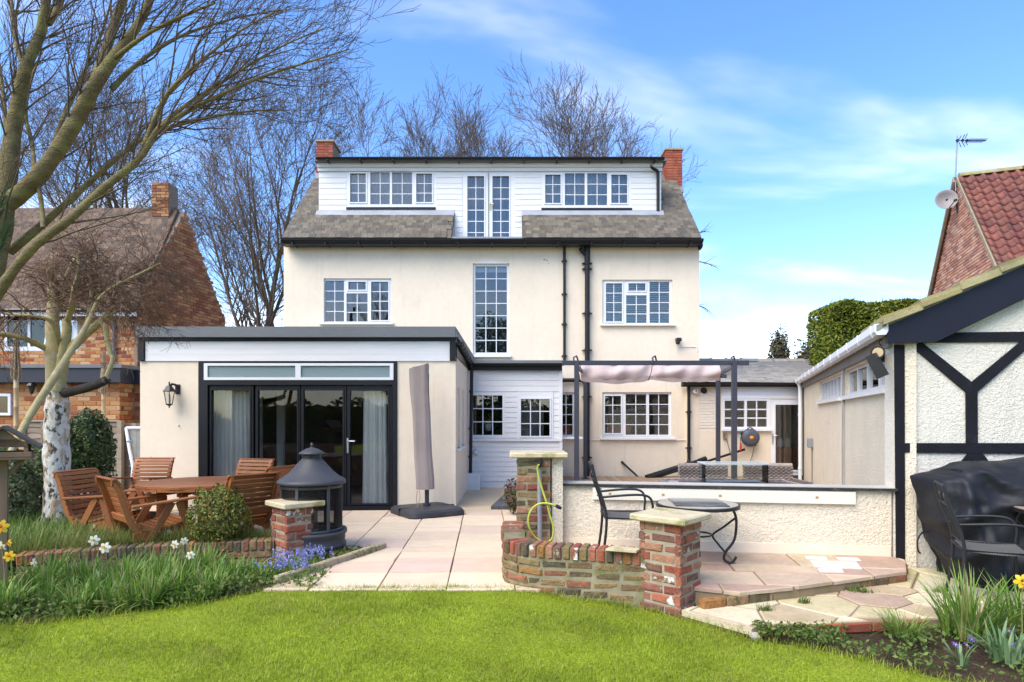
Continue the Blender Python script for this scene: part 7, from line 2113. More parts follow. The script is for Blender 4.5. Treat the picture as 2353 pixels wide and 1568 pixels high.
far_tree(1010, 44, 205, 'bare tree fanning out above the left half of the dormer', 8, .55, 14, start=.22, dens=1.1)
far_tree(1150, 47, 232, 'thin bare tree behind the french doors of the dormer', 9, .45, 11, start=.25, dens=1.1)
far_tree(1410, 45, 255, 'small bare tree behind the right end of the dormer', 12, .45, 10, start=.3, dens=1.1)
far_tree(850, 46, 240, 'bare tree standing behind the left chimney', 21, .5, 12, start=.25)
far_tree(590, 26, 120, 'tall bare tree with pale trunk left of the house wall', 31, .42, 13, start=.2, dens=1.0, trunk_r=.20)
far_tree(665, 30, 215, 'slim bare tree close to the left wall of the house', 33, .38, 11, start=.12, dens=1.0, trunk_r=.17)
far_tree(430, 33, 150, 'wide bare tree behind the neighbouring chimney', 35, .5, 13, start=.28, dens=1.0)
far_tree(270, 36, 190, 'bare tree rising over the brown neighbouring roof', 37, .5, 12, start=.25, dens=1.0)
# stray twigs beyond the right end of the house
tw = thing('side_tree', 'bare twigs poking past the right edge of the house', 'tree', (gx(1590, 22), 22, 0), group='bare trees beyond the houses')
rr = random.Random(6); b = B()
for (x0, y0, x1, y1) in ((1596, 600, 1648, 616), (1598, 700, 1632, 718), (1600, 545, 1622, 530)):
    pts = smoothp([at(x0 - 20, y0 - 4, 22), at((x0 + x1) / 2, (y0 + y1) / 2 - 3, 22), at(x1, y1, 22)], 4); rad = np.linspace(.03, .008, len(pts)); b.tube(pts, rad, 5); branchlets(b, pts, list(rad), 0, [(7, .5, .4, .6, .15, .0, .3, 3, 3)], rr)
b.build('crown', barktwig, tw)
b = B(); b.tube([Vector((gx(1560, 22), 22, 0)), Vector((gx(1565, 22), 22, 3.5)), at(1576, 596, 22)], [.12, .1, .05], 8); b.build('trunk', barkgrey, tw)

# ------------------------------------------------------------------ the big tree on the left
z1 = lambda x, y, Y: at(x / 2.7294, y / 2.7294, Y)
bt = thing('large_bare_tree', 'large olive barked bare tree spreading over the upper left', 'tree', (gx(-154, 6.6), 6.6, 0))
rr = random.Random(15)
sc1 = lambda w_, Y: w_ / 2.7294 / 2 * Y / F
stems = [
    ([(-420, 2900, 6.6, 150), (-260, 2300, 6.6, 140), (-75, 1750, 6.6, 130), (5, 1430, 6.6, 125), (45, 1100, 6.6, 105), (90, 780, 6.6, 85), (160, 430, 6.5, 70), (250, 220, 6.5, 56), (290, 0, 6.4, 48), (330, -300, 6.4, 36), (360, -700, 6.3, 22)], None),
    ([(20, 1300, 6.6, 105), (190, 1160, 6.55, 98), (350, 960, 6.5, 90), (480, 750, 6.45, 84), (580, 560, 6.4, 80), (700, 380, 6.4, 66), (850, 180, 6.4, 52), (950, -20, 6.4, 44), (1080, -400, 6.4, 26)], None),
    ([(590, 530, 6.4, 62), (660, 330, 6.5, 56), (730, 110, 6.6, 50), (800, -80, 6.6, 42), (880, -400, 6.6, 25)], None),
    ([(-160, 2100, 6.4, 62), (40, 1760, 6.35, 60), (220, 1540, 6.3, 56), (430, 1380, 6.3, 52), (640, 1190, 6.3, 48), (870, 1000, 6.3, 42), (960, 860, 6.3, 36), (1020, 790, 6.3, 30), (1250, 660, 6.3, 24), (1600, 500, 6.3, 18), (1900, 400, 6.3, 13), (2190, 310, 6.3, 7)], None),
    ([(60, 1580, 6.8, 52), (300, 1380, 6.8, 42), (520, 1180, 6.8, 34), (760, 970, 6.8, 30), (930, 850, 6.9, 26), (1100, 790, 6.9, 22), (1300, 740, 6.9, 18), (1550, 700, 7, 11), (1850, 690, 7, 6)], None),
    ([(870, 1000, 6.3, 34), (1020, 640, 6.3, 28), (1150, 480, 6.2, 22), (1300, 350, 6.2, 18), (1500, 200, 6.2, 12), (1750, 60, 6.2, 7)], None),
    ([(700, 560, 6.5, 36), (830, 430, 6.6, 28), (1000, 300, 6.7, 24), (1200, 200, 6.8, 18), (1500, 110, 6.9, 11), (1800, 60, 7, 6)], None),
    ([(930, 850, 6.6, 30), (1180, 650, 6.6, 22), (1450, 480, 6.7, 17), (1750, 300, 6.7, 11), (2050, 170, 6.8, 6)], None),
    ([(160, 430, 6.5, 40), (110, 300, 6.6, 34), (80, 120, 6.7, 28), (60, -60, 6.8, 24)], None),
    ([(220, 1120, 6.5, 30), (200, 900, 6.7, 26), (160, 720, 6.8, 22), (190, 520, 6.9, 17), (260, 330, 7, 10)], None),
    ([(300, 1020, 6.5, 30), (380, 780, 6.7, 28), (460, 600, 6.8, 24), (540, 430, 6.9, 20), (640, 200, 7, 14), (700, 0, 7, 10)], None),
    ([(270, 1430, 6.4, 28), (262, 1300, 6.5, 26), (240, 1150, 6.55, 26)], None),
    ([(40, 850, 6.8, 30), (20, 600, 6.9, 24), (-10, 380, 7, 18)], None),
    ([(300, 150, 6.5, 40), (370, 40, 6.6, 34), (420, -100, 6.6, 26)], None),
    ([(700, 380, 6.4, 30), (900, 230, 6.2, 24), (1100, 120, 6.1, 18), (1350, 20, 6, 12)], None),
]
tb = B()
cfg = [(8, .95, .4, .55, .10, .03, .18, 4, 7, Vector((.05, 0, .02)), .012), (5, .5, .4, .55, .13, .02, .15, 3, 5, Vector((.05, 0, .02)), .006), (3.5, .26, .4, .5, .15, .02, .2, 3, 4, Vector((.04, 0, .02)), .0035)]
for k, (st, _) in enumerate(stems):
    pts = smoothp([z1(x, y, Y) for x, y, Y, w_ in st], 4)
    rads = np.interp(np.linspace(0, len(st) - 1, len(pts)), np.arange(len(st)), [sc1(w_, Y) for x, y, Y, w_ in st])
    rads = rads * np.array([1 + rr.uniform(-.06, .08) for _ in rads])
    b = B(); b.tube(pts, rads, 12 if rads[0] > .04 else 8); b.build('trunk' if k == 0 else 'limb', barkolive, bt)
    if k in (11,): continue
    vis = [(p, r_) for p, r_ in zip(pts, rads) if p.z > 2.0]
    if len(vis) > 3:
        L = sum((vis[i + 1][0] - vis[i][0]).length for i in range(len(vis) - 1))
        c0 = list(cfg); c0[0] = (L * 6.5,) + cfg[0][1:]
        branchlets(tb, [v_[0] for v_ in vis], [v_[1] for v_ in vis], 0, c0, rr)
o = tb.build('twigs', barktwig, bt)

# ------------------------------------------------------------------ weeping birch
BYY = 7.6
z2 = lambda x, y, Y: at((x / 1.742) / 1.7407, (800 + y / 1.742) / 1.7407, Y)
sc2 = lambda w_, Y: w_ / 1.742 / 1.7407 / 2 * Y / F
bi = thing('weeping_birch', 'twisted birch with peeling white trunk and tangled drooping crown', 'tree', (gx(132, BYY), BYY, 0))
bst = [
    ([(400, 2440, 7.6, 230), (400, 2200, 7.6, 185), (400, 1900, 7.6, 160), (392, 1680, 7.6, 152), (398, 1500, 7.6, 150), (402, 1380, 7.6, 138), (390, 1290, 7.6, 122)], 'trunk', birchbark),
    ([(402, 1390, 7.6, 128), (388, 1290, 7.6, 120), (378, 1130, 7.6, 108), (372, 980, 7.6, 92), (365, 850, 7.6, 82), (372, 720, 7.65, 70), (365, 600, 7.7, 58), (350, 480, 7.7, 44)], 'upper_trunk', birchlimb),
    ([(400, 1330, 7.55, 90), (432, 1180, 7.55, 78), (452, 1030, 7.5, 66), (468, 900, 7.5, 58), (462, 830, 7.5, 52)], 'limb', birchlimb),
    ([(430, 1100, 7.55, 66), (520, 1010, 7.5, 58), (610, 925, 7.45, 54), (700, 850, 7.45, 50), (770, 790, 7.4, 46), (815, 735, 7.4, 40)], 'limb', birchlimb),
    ([(372, 830, 7.6, 50), (410, 720, 7.7, 46), (450, 620, 7.8, 42), (480, 500, 7.8, 34), (530, 400, 7.9, 26)], 'limb', birchlimb),
    ([(468, 850, 7.5, 44), (500, 740, 7.4, 40), (520, 610, 7.3, 34), (550, 480, 7.3, 28), (540, 380, 7.3, 22)], 'limb', birchlimb),
    ([(600, 930, 7.45, 40), (630, 760, 7.5, 36), (645, 620, 7.6, 32), (665, 480, 7.6, 26), (680, 400, 7.6, 20)], 'limb', birchlimb),
    ([(700, 850, 7.45, 36), (735, 880, 7.4, 34), (745, 960, 7.4, 34), (768, 1060, 7.4, 34), (785, 1110, 7.4, 30), (760, 1190, 7.4, 32), (738, 1245, 7.4, 36)], 'limb', birchlimb),
    ([(350, 1050, 7.6, 52), (270, 1010, 7.5, 42), (170, 965, 7.3, 36), (60, 940, 7.2, 34), (-60, 930, 7.1, 34)], 'limb', birchlimb),
    ([(420, 1040, 7.55, 34), (395, 940, 7.4, 30), (360, 850, 7.3, 28), (250, 810, 7.2, 24), (110, 800, 7.2, 20), (20, 790, 7.2, 16)], 'limb', birchlimb),
    ([(430, 1350, 7.6, 66), (520, 1330, 7.5, 64), (620, 1305, 7.45, 62), (700, 1275, 7.4, 60), (752, 1245, 7.4, 56)], 'dark_limb', mk('black_rough_bark', (.06, .05, .042), .9, .3, 10, .2, dirt=((.2, .18, .15), 9, .58, .72, .7), bump=(60, .9, .012))),
    ([(-60, 2000, 6.3, 40), (60, 1790, 6.4, 42), (160, 1590, 6.5, 46), (240, 1450, 6.6, 50), (370, 1250, 6.7, 50), (470, 1090, 6.8, 44), (560, 950, 6.9, 38), (620, 840, 7, 32), (690, 690, 7, 22), (800, 600, 7, 18), (960, 520, 7.1, 14), (1120, 440, 7.2, 10)], 'leaning_limb', birchlimb),
    ([(740, 790, 7.4, 30), (830, 720, 7.3, 18), (950, 680, 7.3, 12), (1100, 640, 7.3, 7)], 'limb', birchlimb),
    ([(620, 720, 7.5, 24), (780, 600, 7.4, 18), (950, 510, 7.4, 14), (1110, 440, 7.4, 8)], 'limb', birchlimb),
]
rr = random.Random(44)
tb = B()
cfgb = [(16, .70, .45, .95, .28, -.01, .1, 4, 7, Vector((0, 0, -.035)), .010), (6, .36, .45, .85, .30, -.03, .1, 3, 5, Vector((0, 0, -.05)), .005), (4.5, .2, .4, .8, .3, -.03, .15, 3, 4, Vector((0, 0, -.05)), .003)]
for k, (st, nm, m) in enumerate(bst):
    pts = smoothp([z2(x, y, Y) for x, y, Y, w_ in st], 4)
    rads = np.interp(np.linspace(0, len(st) - 1, len(pts)), np.arange(len(st)), [sc2(w_, Y) for x, y, Y, w_ in st])
    rads = rads * np.array([1 + rr.uniform(-.07, .07) for _ in rads])
    b = B(); b.tube(pts, rads, 14 if k == 0 else 9); b.build(nm, m, bi)
    vis = [(p, r_) for p, r_ in zip(pts, rads) if p.z > gz(740, 7.5)]
    if len(vis) > 3 and nm != 'dark_limb':
        L = sum((vis[i + 1][0] - vis[i][0]).length for i in range(len(vis) - 1))
        c0 = list(cfgb); c0[0] = (max(10, L * 24),) + cfgb[0][1:]
        branchlets(tb, [v_[0] for v_ in vis], [v_[1] for v_ in vis], 0, c0, rr)
tb.build('twigs', birchtwig, bi)
# a few dry catkin-like leaves left in the crown
# ------------------------------------------------------------------ leaf clouds
def leaf_cloud(name, m, pts, size, parent, nrm=None, spread=.9, aspect=.55, upb=.25):
    n = len(pts); ax = rng.normal(0, 1, (n, 3)); 
    if nrm is not None: ax = ax * spread + nrm
    ax[:, 2] += upb
    ax /= np.linalg.norm(ax, axis=1)[:, None]
    t = rng.normal(0, 1, (n, 3)); t -= ax * np.sum(t * ax, 1)[:, None]; t /= np.linalg.norm(t, axis=1)[:, None]
    s = np.cross(ax, t); L = size * rng.uniform(.65, 1.35, n)[:, None]
    V = np.stack([pts - t * L, pts + s * L * aspect + ax * L * .12, pts + t * L, pts - s * L * aspect + ax * L * .12], 1)
    i = np.arange(n)[:, None] * 4
    b = B(); b.add(V.reshape(-1, 3), i + np.array([0, 1, 2, 3])[None], None, False); return b.build(name, m, parent)
def blob_pts(n, c, r, lump=.18, seed=0, shell=.55, flat=1.0):
    rr_ = np.random.default_rng(seed)
    d = rr_.normal(0, 1, (n, 3)); d /= np.linalg.norm(d, axis=1)[:, None]
    ph = rr_.uniform(0, 6.28, (6, 3)); fr = rr_.uniform(2, 6.5, (6, 3))
    l = np.zeros(n)
    for k in range(6): l += np.sin(d @ fr[k] + ph[k, 0]) * np.sin(d[:, 0] * fr[k, 1] + ph[k, 1])
    rad = (shell + (1 - shell) * rr_.random(n) ** .5) * (1 + lump * l / 2)
    return np.array(c) + d * rad[:, None] * np.array(r), d
# shrubs around the birch
def shrub(name, label, c, r, n, size, m, seed, stems=5, lump=.2, cat='shrub', shell=.5, group=None):
    t = thing(name, label, cat, (c[0], c[1], 0), group=group)
    p, d = blob_pts(n, c, r, lump, seed, shell)
    ok = p[:, 2] > -.02; leaf_cloud('foliage', m, p[ok], size, t, d[ok], .8)
    b = B(); rr_ = random.Random(seed)
    for i in range(stems):
        e = Vector(c) + Vector((rr_.uniform(-.6, .6) * r[0], rr_.uniform(-.6, .6) * r[1], rr_.uniform(-.1, .6) * r[2])); s = Vector((c[0] + rr_.uniform(-.1, .1), c[1] + rr_.uniform(-.1, .1), -.05)); b.tube(smoothp([s, s.lerp(e, .5) + Vector((rr_.uniform(-.05, .05), 0, .05)), e], 4), [.02] + [.015] * 7 + [.006], 6)
    b.build('stem', barkgrey, t); return t
shrub('evergreen_shrub', 'rounded dark evergreen shrub right of the birch trunk', (gx(192, 8.5), 8.6, gz(1035, 8.5)), (.29, .42, .60), 6500, .026, evergreen, 71, shell=.45)
shrub('evergreen_shrub', 'dark evergreen shrub between the bird table and the birch', (gx(40, 8.2), 8.4, .55), (.66, .5, .62), 8000, .026, evergreen, 72, shell=.45)
shrub('evergreen_shrub', 'pale leaved evergreen bush at the left edge behind the bird table', (gx(5, 7.6), 7.6, .62), (.50, .4, .58), 6000, .024, leafmat('variegated_leaf', [(.10, .13, .05), (.16, .19, .085), (.07, .10, .035), (.21, .23, .12)], .2, .4), 73, shell=.45)
shrub('box_shrub', 'small clipped yellow green shrub in front of the wooden table', (gx(498, 6.66), 6.68, .42), (.31, .28, .36), 6500, .015, boxleaf, 74, lump=.12, shell=.5)
# conifer hedge behind the garage
hd = thing('conifer_hedge', 'tall clipped conifer hedge behind the garage', 'hedge', (10, 17, 0))
hx0, hx1, hz = gx(1903, 16.8), 12.6, gz(694, 16.8)
n = 26000
face = rng.random(n)
P_ = np.stack([rng.uniform(hx0, hx1, n), rng.uniform(16.6, 17.9, n), rng.uniform(.5, hz, n)], -1)
f1 = face < .62; P_[f1, 1] = 16.62 + rng.exponential(.07, f1.sum()); f2 = (face >= .62) & (face < .82); P_[f2, 2] = hz - rng.exponential(.06, f2.sum()); f3 = face >= .82; P_[f3, 0] = hx0 + rng.exponential(.07, f3.sum())
lum = .10 * np.sin(P_[:, 0] * 2.3 + P_[:, 2] * 1.7) + .07 * np.sin(P_[:, 2] * 4.1 + P_[:, 0] * 3.3); P_[:, 1] += lum; P_[:, 2] += .06 * np.sin(P_[:, 0] * 3.1) * (P_[:, 2] > hz - .4)
# rounded shoulder
cor = (P_[:, 0] < hx0 + .35) & (P_[:, 2] > hz - .35); P_[cor, 2] -= (hx0 + .35 - P_[cor, 0]) * .55
leaf_cloud('foliage', hedgeleaf, P_, .062, hd, np.tile([0, -1., .35], (n, 1)), .9, .38)
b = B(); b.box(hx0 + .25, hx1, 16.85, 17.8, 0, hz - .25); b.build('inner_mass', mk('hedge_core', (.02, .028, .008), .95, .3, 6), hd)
n2 = 70; bs = np.stack([rng.uniform(hx0 + .2, gx(2150, 16.8), n2), rng.uniform(16.7, 17.5, n2), np.full(n2, hz - .04)], -1)
blades('stray_shoots', hedgeleaf, bs, rng.uniform(.08, .3, n2), np.full(n2, .02), rng.uniform(.1, .8, n2), rng.uniform(0, 6.28, n2), 3, hd)['kind'] = 'stuff'
# two far small trees beyond the wing
for (x, yt, wd, lab, sd_) in ((1791, 770, 22, 'small leafy tree above the wing roof, left of two', 81), (1860, 787, 30, 'broader leafy tree above the wing roof, right of two', 82)):
    Y = 32; c = (gx(x, Y), Y, gz(yt + 38, Y)); t = thing('small_leafy_tree', lab, 'tree', (c[0], Y, 0), group='leafy trees beyond the wing')
    p, d = blob_pts(1500, c, (wd / F * Y, wd / F * Y, 42 / F * Y), .35, sd_, .15); leaf_cloud('crown', farleaf, p, .085, t, d, 1)
    b = B(); b.tube([(c[0], Y, -.1), (c[0] + .05, Y, c[2] - .5), (c[0], Y, c[2] + .6)], [.14, .09, .02], 6); rr = random.Random(sd_); branchlets(b, [Vector((c[0], Y, c[2] - 1)), Vector((c[0], Y, c[2])), Vector((c[0], Y, c[2] + .7))], [.08, .05, .02], 0, [(12, .7, .3, .7, .15, .05, .0, 3, 4)], rr); b.build('trunk', barkgrey, t)
# pine branch at the far left edge
pn = thing('pine_tree', 'pine branch with green needles entering at the left edge', 'tree', (-6.6, 5.9, 0))
b = B(); b.tube([(-6.6, 5.9, -.1), (-6.58, 5.9, 3.2), (-6.5, 5.88, 6.0)], [.16, .12, .05], 10); b.tube(smoothp([(-6.58, 5.9, 2.3), (-5.7, 5.75, 2.6), (-5.1, 5.65, 3.0), at(8, 480, 5.6)]), [.045] * 10 + [.03] * 5 + [.012], 8); b.build('trunk', barkgrey, pn)
bs, hdg, ln = [], [], []
rr = random.Random(9)
for (x0, y0, x1, y1) in ((-20, 640, 18, 470), (-10, 600, 22, 520), (-20, 560, 14, 430)):
    for i in range(260):
        t_ = rr.random(); p = at(x0 + (x1 - x0) * t_, y0 + (y1 - y0) * t_, 5.6); bs.append(tuple(p)); 
bs = np.array(bs); n = len(bs)
blades('needles', pineleaf, bs, rng.uniform(.08, .16, n), np.full(n, .004), rng.uniform(.3, 1.4, n), rng.uniform(-1.2, 1.6, n), 2, pn)
# garden behind the camera, mirrored in the glass doors
bh = thing('boundary_hedge', 'dark garden hedge mirrored in the glass doors', 'hedge', (0, -19, 0))
n = 9000; P_ = np.stack([rng.uniform(-16, 14, n), -18.6 - rng.exponential(.15, n), rng.uniform(0, 2.6, n)], -1); P_[:, 2] *= .85 + .2 * np.sin(P_[:, 0] * 1.1) ** 2
leaf_cloud('foliage', evergreen, P_, .14, bh, np.tile([0, 1., .3], (n, 1)), .9)
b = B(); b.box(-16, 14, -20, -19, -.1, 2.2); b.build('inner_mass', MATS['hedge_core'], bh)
for (x, y, h_, lab, sd_) in ((-6, -15, 8.5, 'broad evergreen tree mirrored in the left glass doors', 91), (-1.2, -21, 10, 'tall evergreen tree mirrored in the right glass doors', 92), (5, -22, 9, 'evergreen tree mirrored in the small paned windows', 93)):
    t = thing('garden_tree', lab, 'tree', (x, y, 0)); p, d = blob_pts(5000, (x, y, h_ * .62), (h_ * .26, h_ * .26, h_ * .4), .3, sd_, .35); leaf_cloud('crown', evergreen, p, .15, t, d, 1)
    b = B(); b.tube([(x, y, -.1), (x + .1, y, h_ * .4), (x, y, h_ * .8)], [.25, .18, .05], 8); b.build('trunk', barkgrey, t)
# ------------------------------------------------------------------ flower beds
def clump(bx, by, n, r, zb=-.04):
    a = rng.uniform(0, 6.28, n); q_ = r * np.sqrt(rng.random(n)); return np.stack([bx + q_ * np.cos(a), by + q_ * np.sin(a), np.full(n, zb)], -1), a
# bulb foliage of the left bed
bases, heads, hts = [], [], []
rr = random.Random(77)
for i in range(150):
    t = rr.random(); x = -5.4 + 3.05 * t
    y0 = lawn_front(x) + .10; y1 = float(np.interp(x, [-5.4, -4.7, -4.2, -3.6, -3.0, -2.5, -2.2], [5.5, 5.75, 6.0, 6.22, 6.36, 6.3, 6.1]))
    y = y0 + (y1 - y0) * rr.random()
    k = rr.randint(26, 50); p, a = clump(x, y, k, rr.uniform(.05, .11)); bases.append(p); heads.append(a + rng.normal(0, .5, k)); hts.append(np.full(k, rr.uniform(.18, .34)) * rng.uniform(.6, 1.1, k) * (1.0 if x < -2.9 else .75))
bases = np.concatenate(bases); heads = np.concatenate(heads); hts = np.concatenate(hts); n = len(bases)
tag(blades('bulb_foliage', daffleaf, bases, hts, rng.uniform(.009, .021, n), np.abs(rng.normal(.5, .5, n)), heads, 4), 'dense green strap leaves of bulbs along the left lawn edge', 'foliage', kind='stuff')
# low weeds filling the front of the bed
n = 2600; xs_ = rng.uniform(-5.4, -1.75, n); lf = np.interp(xs_, xs, [lawn_front(x) for x in xs]); ys_ = lf + .02 + rng.random(n) ** 1.5 * .5
ok = ys_ < np.where(xs_ > -2.1, 5.6 + (xs_ + 2.08) * 2.4 , 9); P_ = np.stack([xs_, ys_, rng.uniform(-.04, .09, n)], -1)[ok]
tag(leaf_cloud('low_weeds', weedleaf, P_, .022, None), 'low leafy weeds along the left lawn edge', 'weeds', kind='stuff')
# arching yellowish grasses in the raised bed
n = 9000; xs_ = rng.uniform(-5.3, -2.5, n); yw = np.interp(xs_, [-5.3, -4.72, -4.2, -3.6, -3.0, -2.5], [5.8, 6.08, 6.32, 6.54, 6.7, 6.82]); ys_ = yw + rng.random(n) ** 1.2 * np.interp(xs_, [-5.3, -4.2, -2.5], [1.0, .55, .12])
tag(blades('arching_grasses', grassyel, np.stack([xs_, ys_, np.full(n, .12)], -1), rng.uniform(.10, .30, n) * np.interp(xs_, [-5.3, -3.2, -2.5], [1.15, 1.0, .6]), rng.uniform(.004, .008, n), rng.uniform(.3, 1.5, n), rng.uniform(0, 6.28, n), 4), 'arching yellow green grasses behind the low bed wall', 'grass', kind='stuff')
n = 3500; xs_ = rng.uniform(-6.3, -4.7, n); ys_ = rng.uniform(6.2, 7.6, n)
tag(blades('shade_grasses', daffleaf, np.stack([xs_, ys_, np.full(n, .1)], -1), rng.uniform(.15, .36, n), rng.uniform(.008, .014, n), rng.uniform(.2, 1.2, n), rng.uniform(0, 6.28, n), 4), 'dark green strap leaves under the birch', 'foliage', kind='stuff')
# moss and small plants beside the fire pit
n = 1500; P_ = np.stack([rng.uniform(-2.35, -1.5, n), rng.uniform(6.6, 7.05, n), rng.uniform(0, .06, n)], -1); ok = P_[:, 0] < -1.5 + (P_[:, 1] - 7.0) * .4
tag(leaf_cloud('mossy_patch', leafmat('moss_leaf', [(.16, .18, .03), (.2, .21, .045), (.12, .15, .03)], .2), P_[ok], .016, None), 'mossy low growth round the foot of the fire pit', 'moss', kind='stuff')
# broad leaved tulips
for (x, y, lab, sd_) in ((588, 1322, 'pale broad leaved tulip plant at the corner of the left bed', 1), (560, 1326, 'broad leaved tulip plant left of the bed corner', 2), (228, 1372, 'broad arching leaf plant in the middle of the left bed', 3)):
    p = gnd(x, y, -.04); t = thing('tulip_plant', lab, 'plant', p, group='broad leaved tulips'); k = 9
    bs = np.tile(np.array(tuple(p)), (k, 1)) + rng.normal(0, .02, (k, 3)) * [1, 1, 0]
    for j in range(k): blades('leaf', tulipleaf, bs[j:j + 1], rng.uniform(.18, .30, 1), np.array([.045]), rng.uniform(.5, 1.3, 1), rng.uniform(0, 6.28, 1), 6, t)
# bluebells
bl = thing('bluebell_clump', 'patch of pale blue bluebells by the stone edging', 'flowers', gnd(690, 1310))
n = 900; xs_ = rng.uniform(gx(618, 6.0), gx(745, 6.2), n); ys_ = rng.uniform(5.75, 6.45, n); ok = (ys_ > 5.6 + (xs_ + 2.03) * 2.3 + .1); xs_, ys_ = xs_[ok], ys_[ok]; n = len(xs_)
blades('leaves', daffleaf, np.stack([xs_, ys_, np.full(n, -.02)], -1), rng.uniform(.08, .18, n), rng.uniform(.006, .01, n), rng.uniform(.3, 1.3, n), rng.uniform(0, 6.28, n), 3, bl)
k = 85; fx = rng.choice(xs_, k); fy = np.interp(fx, xs_[np.argsort(xs_)], ys_[np.argsort(xs_)]); pts = []; stb = B()
for i in range(k):
    h_ = rng.uniform(.12, .21); bx, by = fx[i] + rng.normal(0, .03), fy[i] + rng.normal(0, .06); lx, ly = rng.normal(0, .03, 2)
    stb.tube([(bx, by, -.02), (bx + lx * .4, by + ly * .4, h_ * .6), (bx + lx, by + ly, h_)], [.002, .002, .001], 3, cap=False)
    for j in range(9): pts.append((bx + lx * (.5 + j / 18) + rng.normal(0, .012), by + ly + rng.normal(0, .012), h_ * (.6 + .4 * j / 9)))
stb.build('stems', daffleaf, bl); leaf_cloud('bells', petalb, np.array(pts), .011, bl, None, 1, .7)['kind'] = 'stuff'
# daffodils
def flower(name, label, p, hz_, mp_, mt_, size, face, zb=-.04, group=None, cat='daffodil'):
    t = thing(name, label, cat, (p.x, p.y, zb), group=group)
    b = B(); top = Vector(p); b.tube(smoothp([(p.x + .02, p.y + .02, zb), (p.x + .01, p.y + .015, (zb + p.z) * .6), top], 4), .0035, 5); b.build('stem', daffleaf, t)
    fd = Vector(face).normalized(); Q = fd.to_track_quat('Z', 'Y').to_matrix().to_4x4(); Q.translation = top
    for k in range(6):
        a = 2 * math.pi * k / 6 + .2; v = []
        for (r_, w_, z_) in ((.12, .06, .0), (.45, .26, .06), (.75, .28, .04), (1.0, .03, -.06)):
            for s_ in (-1, 1): v.append((size * (r_ * math.cos(a) - s_ * w_ * math.sin(a)), size * (r_ * math.sin(a) + s_ * w_ * math.cos(a)), size * z_))
        b = B(); b.add(v, [[2 * i, 2 * i + 1, 2 * i + 3, 2 * i + 2] for i in range(3)], None, True); b.build('petal', mp_, t, M=Q)
    b = B(); b.lathe([(size * .14, 0), (size * .2, size * .25), (size * .3, size * .5), (size * .33, size * .52)], 10); b.build('trumpet', mt_, t, M=Q)
fz2 = lambda x, y, Y: at(x / 3.2116, 947.9 + y / 3.2116, Y)
dl = [(695, 945, 5.75, petalw, petalc, .052, (.3, -1, .2), 'white daffodil above the low wall, left of a pair'), (775, 1000, 5.7, petalw, petalc, .055, (.1, -1, .3), 'white daffodil with pale trumpet above the low wall, right of a pair'), (1290, 975, 6.05, petalw, petalc, .046, (-.2, -1, .1), 'white daffodil standing left of the round shrub'), (1360, 950, 6.1, petalw, petalc, .040, (.5, -1, 0), 'small white daffodil touching the round shrub'), (1405, 1055, 5.9, petalw, petalc, .042, (.4, -.9, .5), 'drooping cream daffodil in front of the low wall'), (255, 1110, 5.3, petalw, petalc, .048, (-1, -.4, -.3), 'nodding white daffodil low in the left bed'), (12, 985, 5.0, petalw, petalc, .045, (-.3, -1, -.4), 'drooping white daffodil at the left edge'), (70, 1062, 4.95, petaly, petalo, .046, (.4, -1, .2), 'yellow daffodil with orange trumpet low at the left edge'), (8, 845, 5.0, petaly, petalo, .06, (.5, -1, .2), 'large orange daffodil beside the bird table post'), (70, 965, 5.05, petaly, petalo, .034, (-.5, -1, .0), 'small yellow daffodil between two others at the left edge')]
for (x, y, Y, mp_, mt_, sz, fc, lab) in dl: flower('daffodil', lab, fz2(x, y, Y), 0, mp_, mt_, sz, fc, group='daffodils in the left bed')
flower('daffodil', 'yellow daffodil at the right edge of the picture', at(2349, 1336, 4.05), 0, petaly, petaly, .05, (-.5, -1, .3))
fz7 = lambda x, y: ((3300 + x / 1.6005) / 1.7407, (1750 + y / 1.6005) / 1.7407)
for i, (x, y, lab) in enumerate(((838, 1330, 'violet anemone leftmost in the right border'), (908, 1331, 'flat violet anemone next to the leftmost'), (942, 1293, 'tallest violet anemone in the right border'), (1178, 1240, 'violet anemone under the big leaf clump'), (1222, 1333, 'violet anemone nearest the right edge'))):
    X_, Y_ = fz7(x, y); p = gnd(X_, Y_, .05); t = thing('anemone', lab, 'flower', (p.x, p.y, -.03), group='violet anemones'); b = B(); b.tube([(p.x, p.y, -.04), tuple(p)], .002, 4); b.build('stem', weedleaf, t)
    Q = Vector((rng.normal(0, .3), -.6, 1)).normalized().to_track_quat('Z', 'Y').to_matrix().to_4x4(); Q.translation = p
    for k in range(11):
        a = 2 * math.pi * k / 11; v = [(.004 * math.cos(a), .004 * math.sin(a), 0), (.018 * math.cos(a + .16), .018 * math.sin(a + .16), .004), (.032 * math.cos(a), .032 * math.sin(a), 0), (.018 * math.cos(a - .16), .018 * math.sin(a - .16), .004)]; b = B(); b.add(v, [[0, 1, 2, 3]]); b.build('petal', petalv, t, M=Q)
    b = B(); b.lathe([(.006, 0), (.005, .004), (.001, .005)], 8); b.build('centre', petaly, t, M=Q)
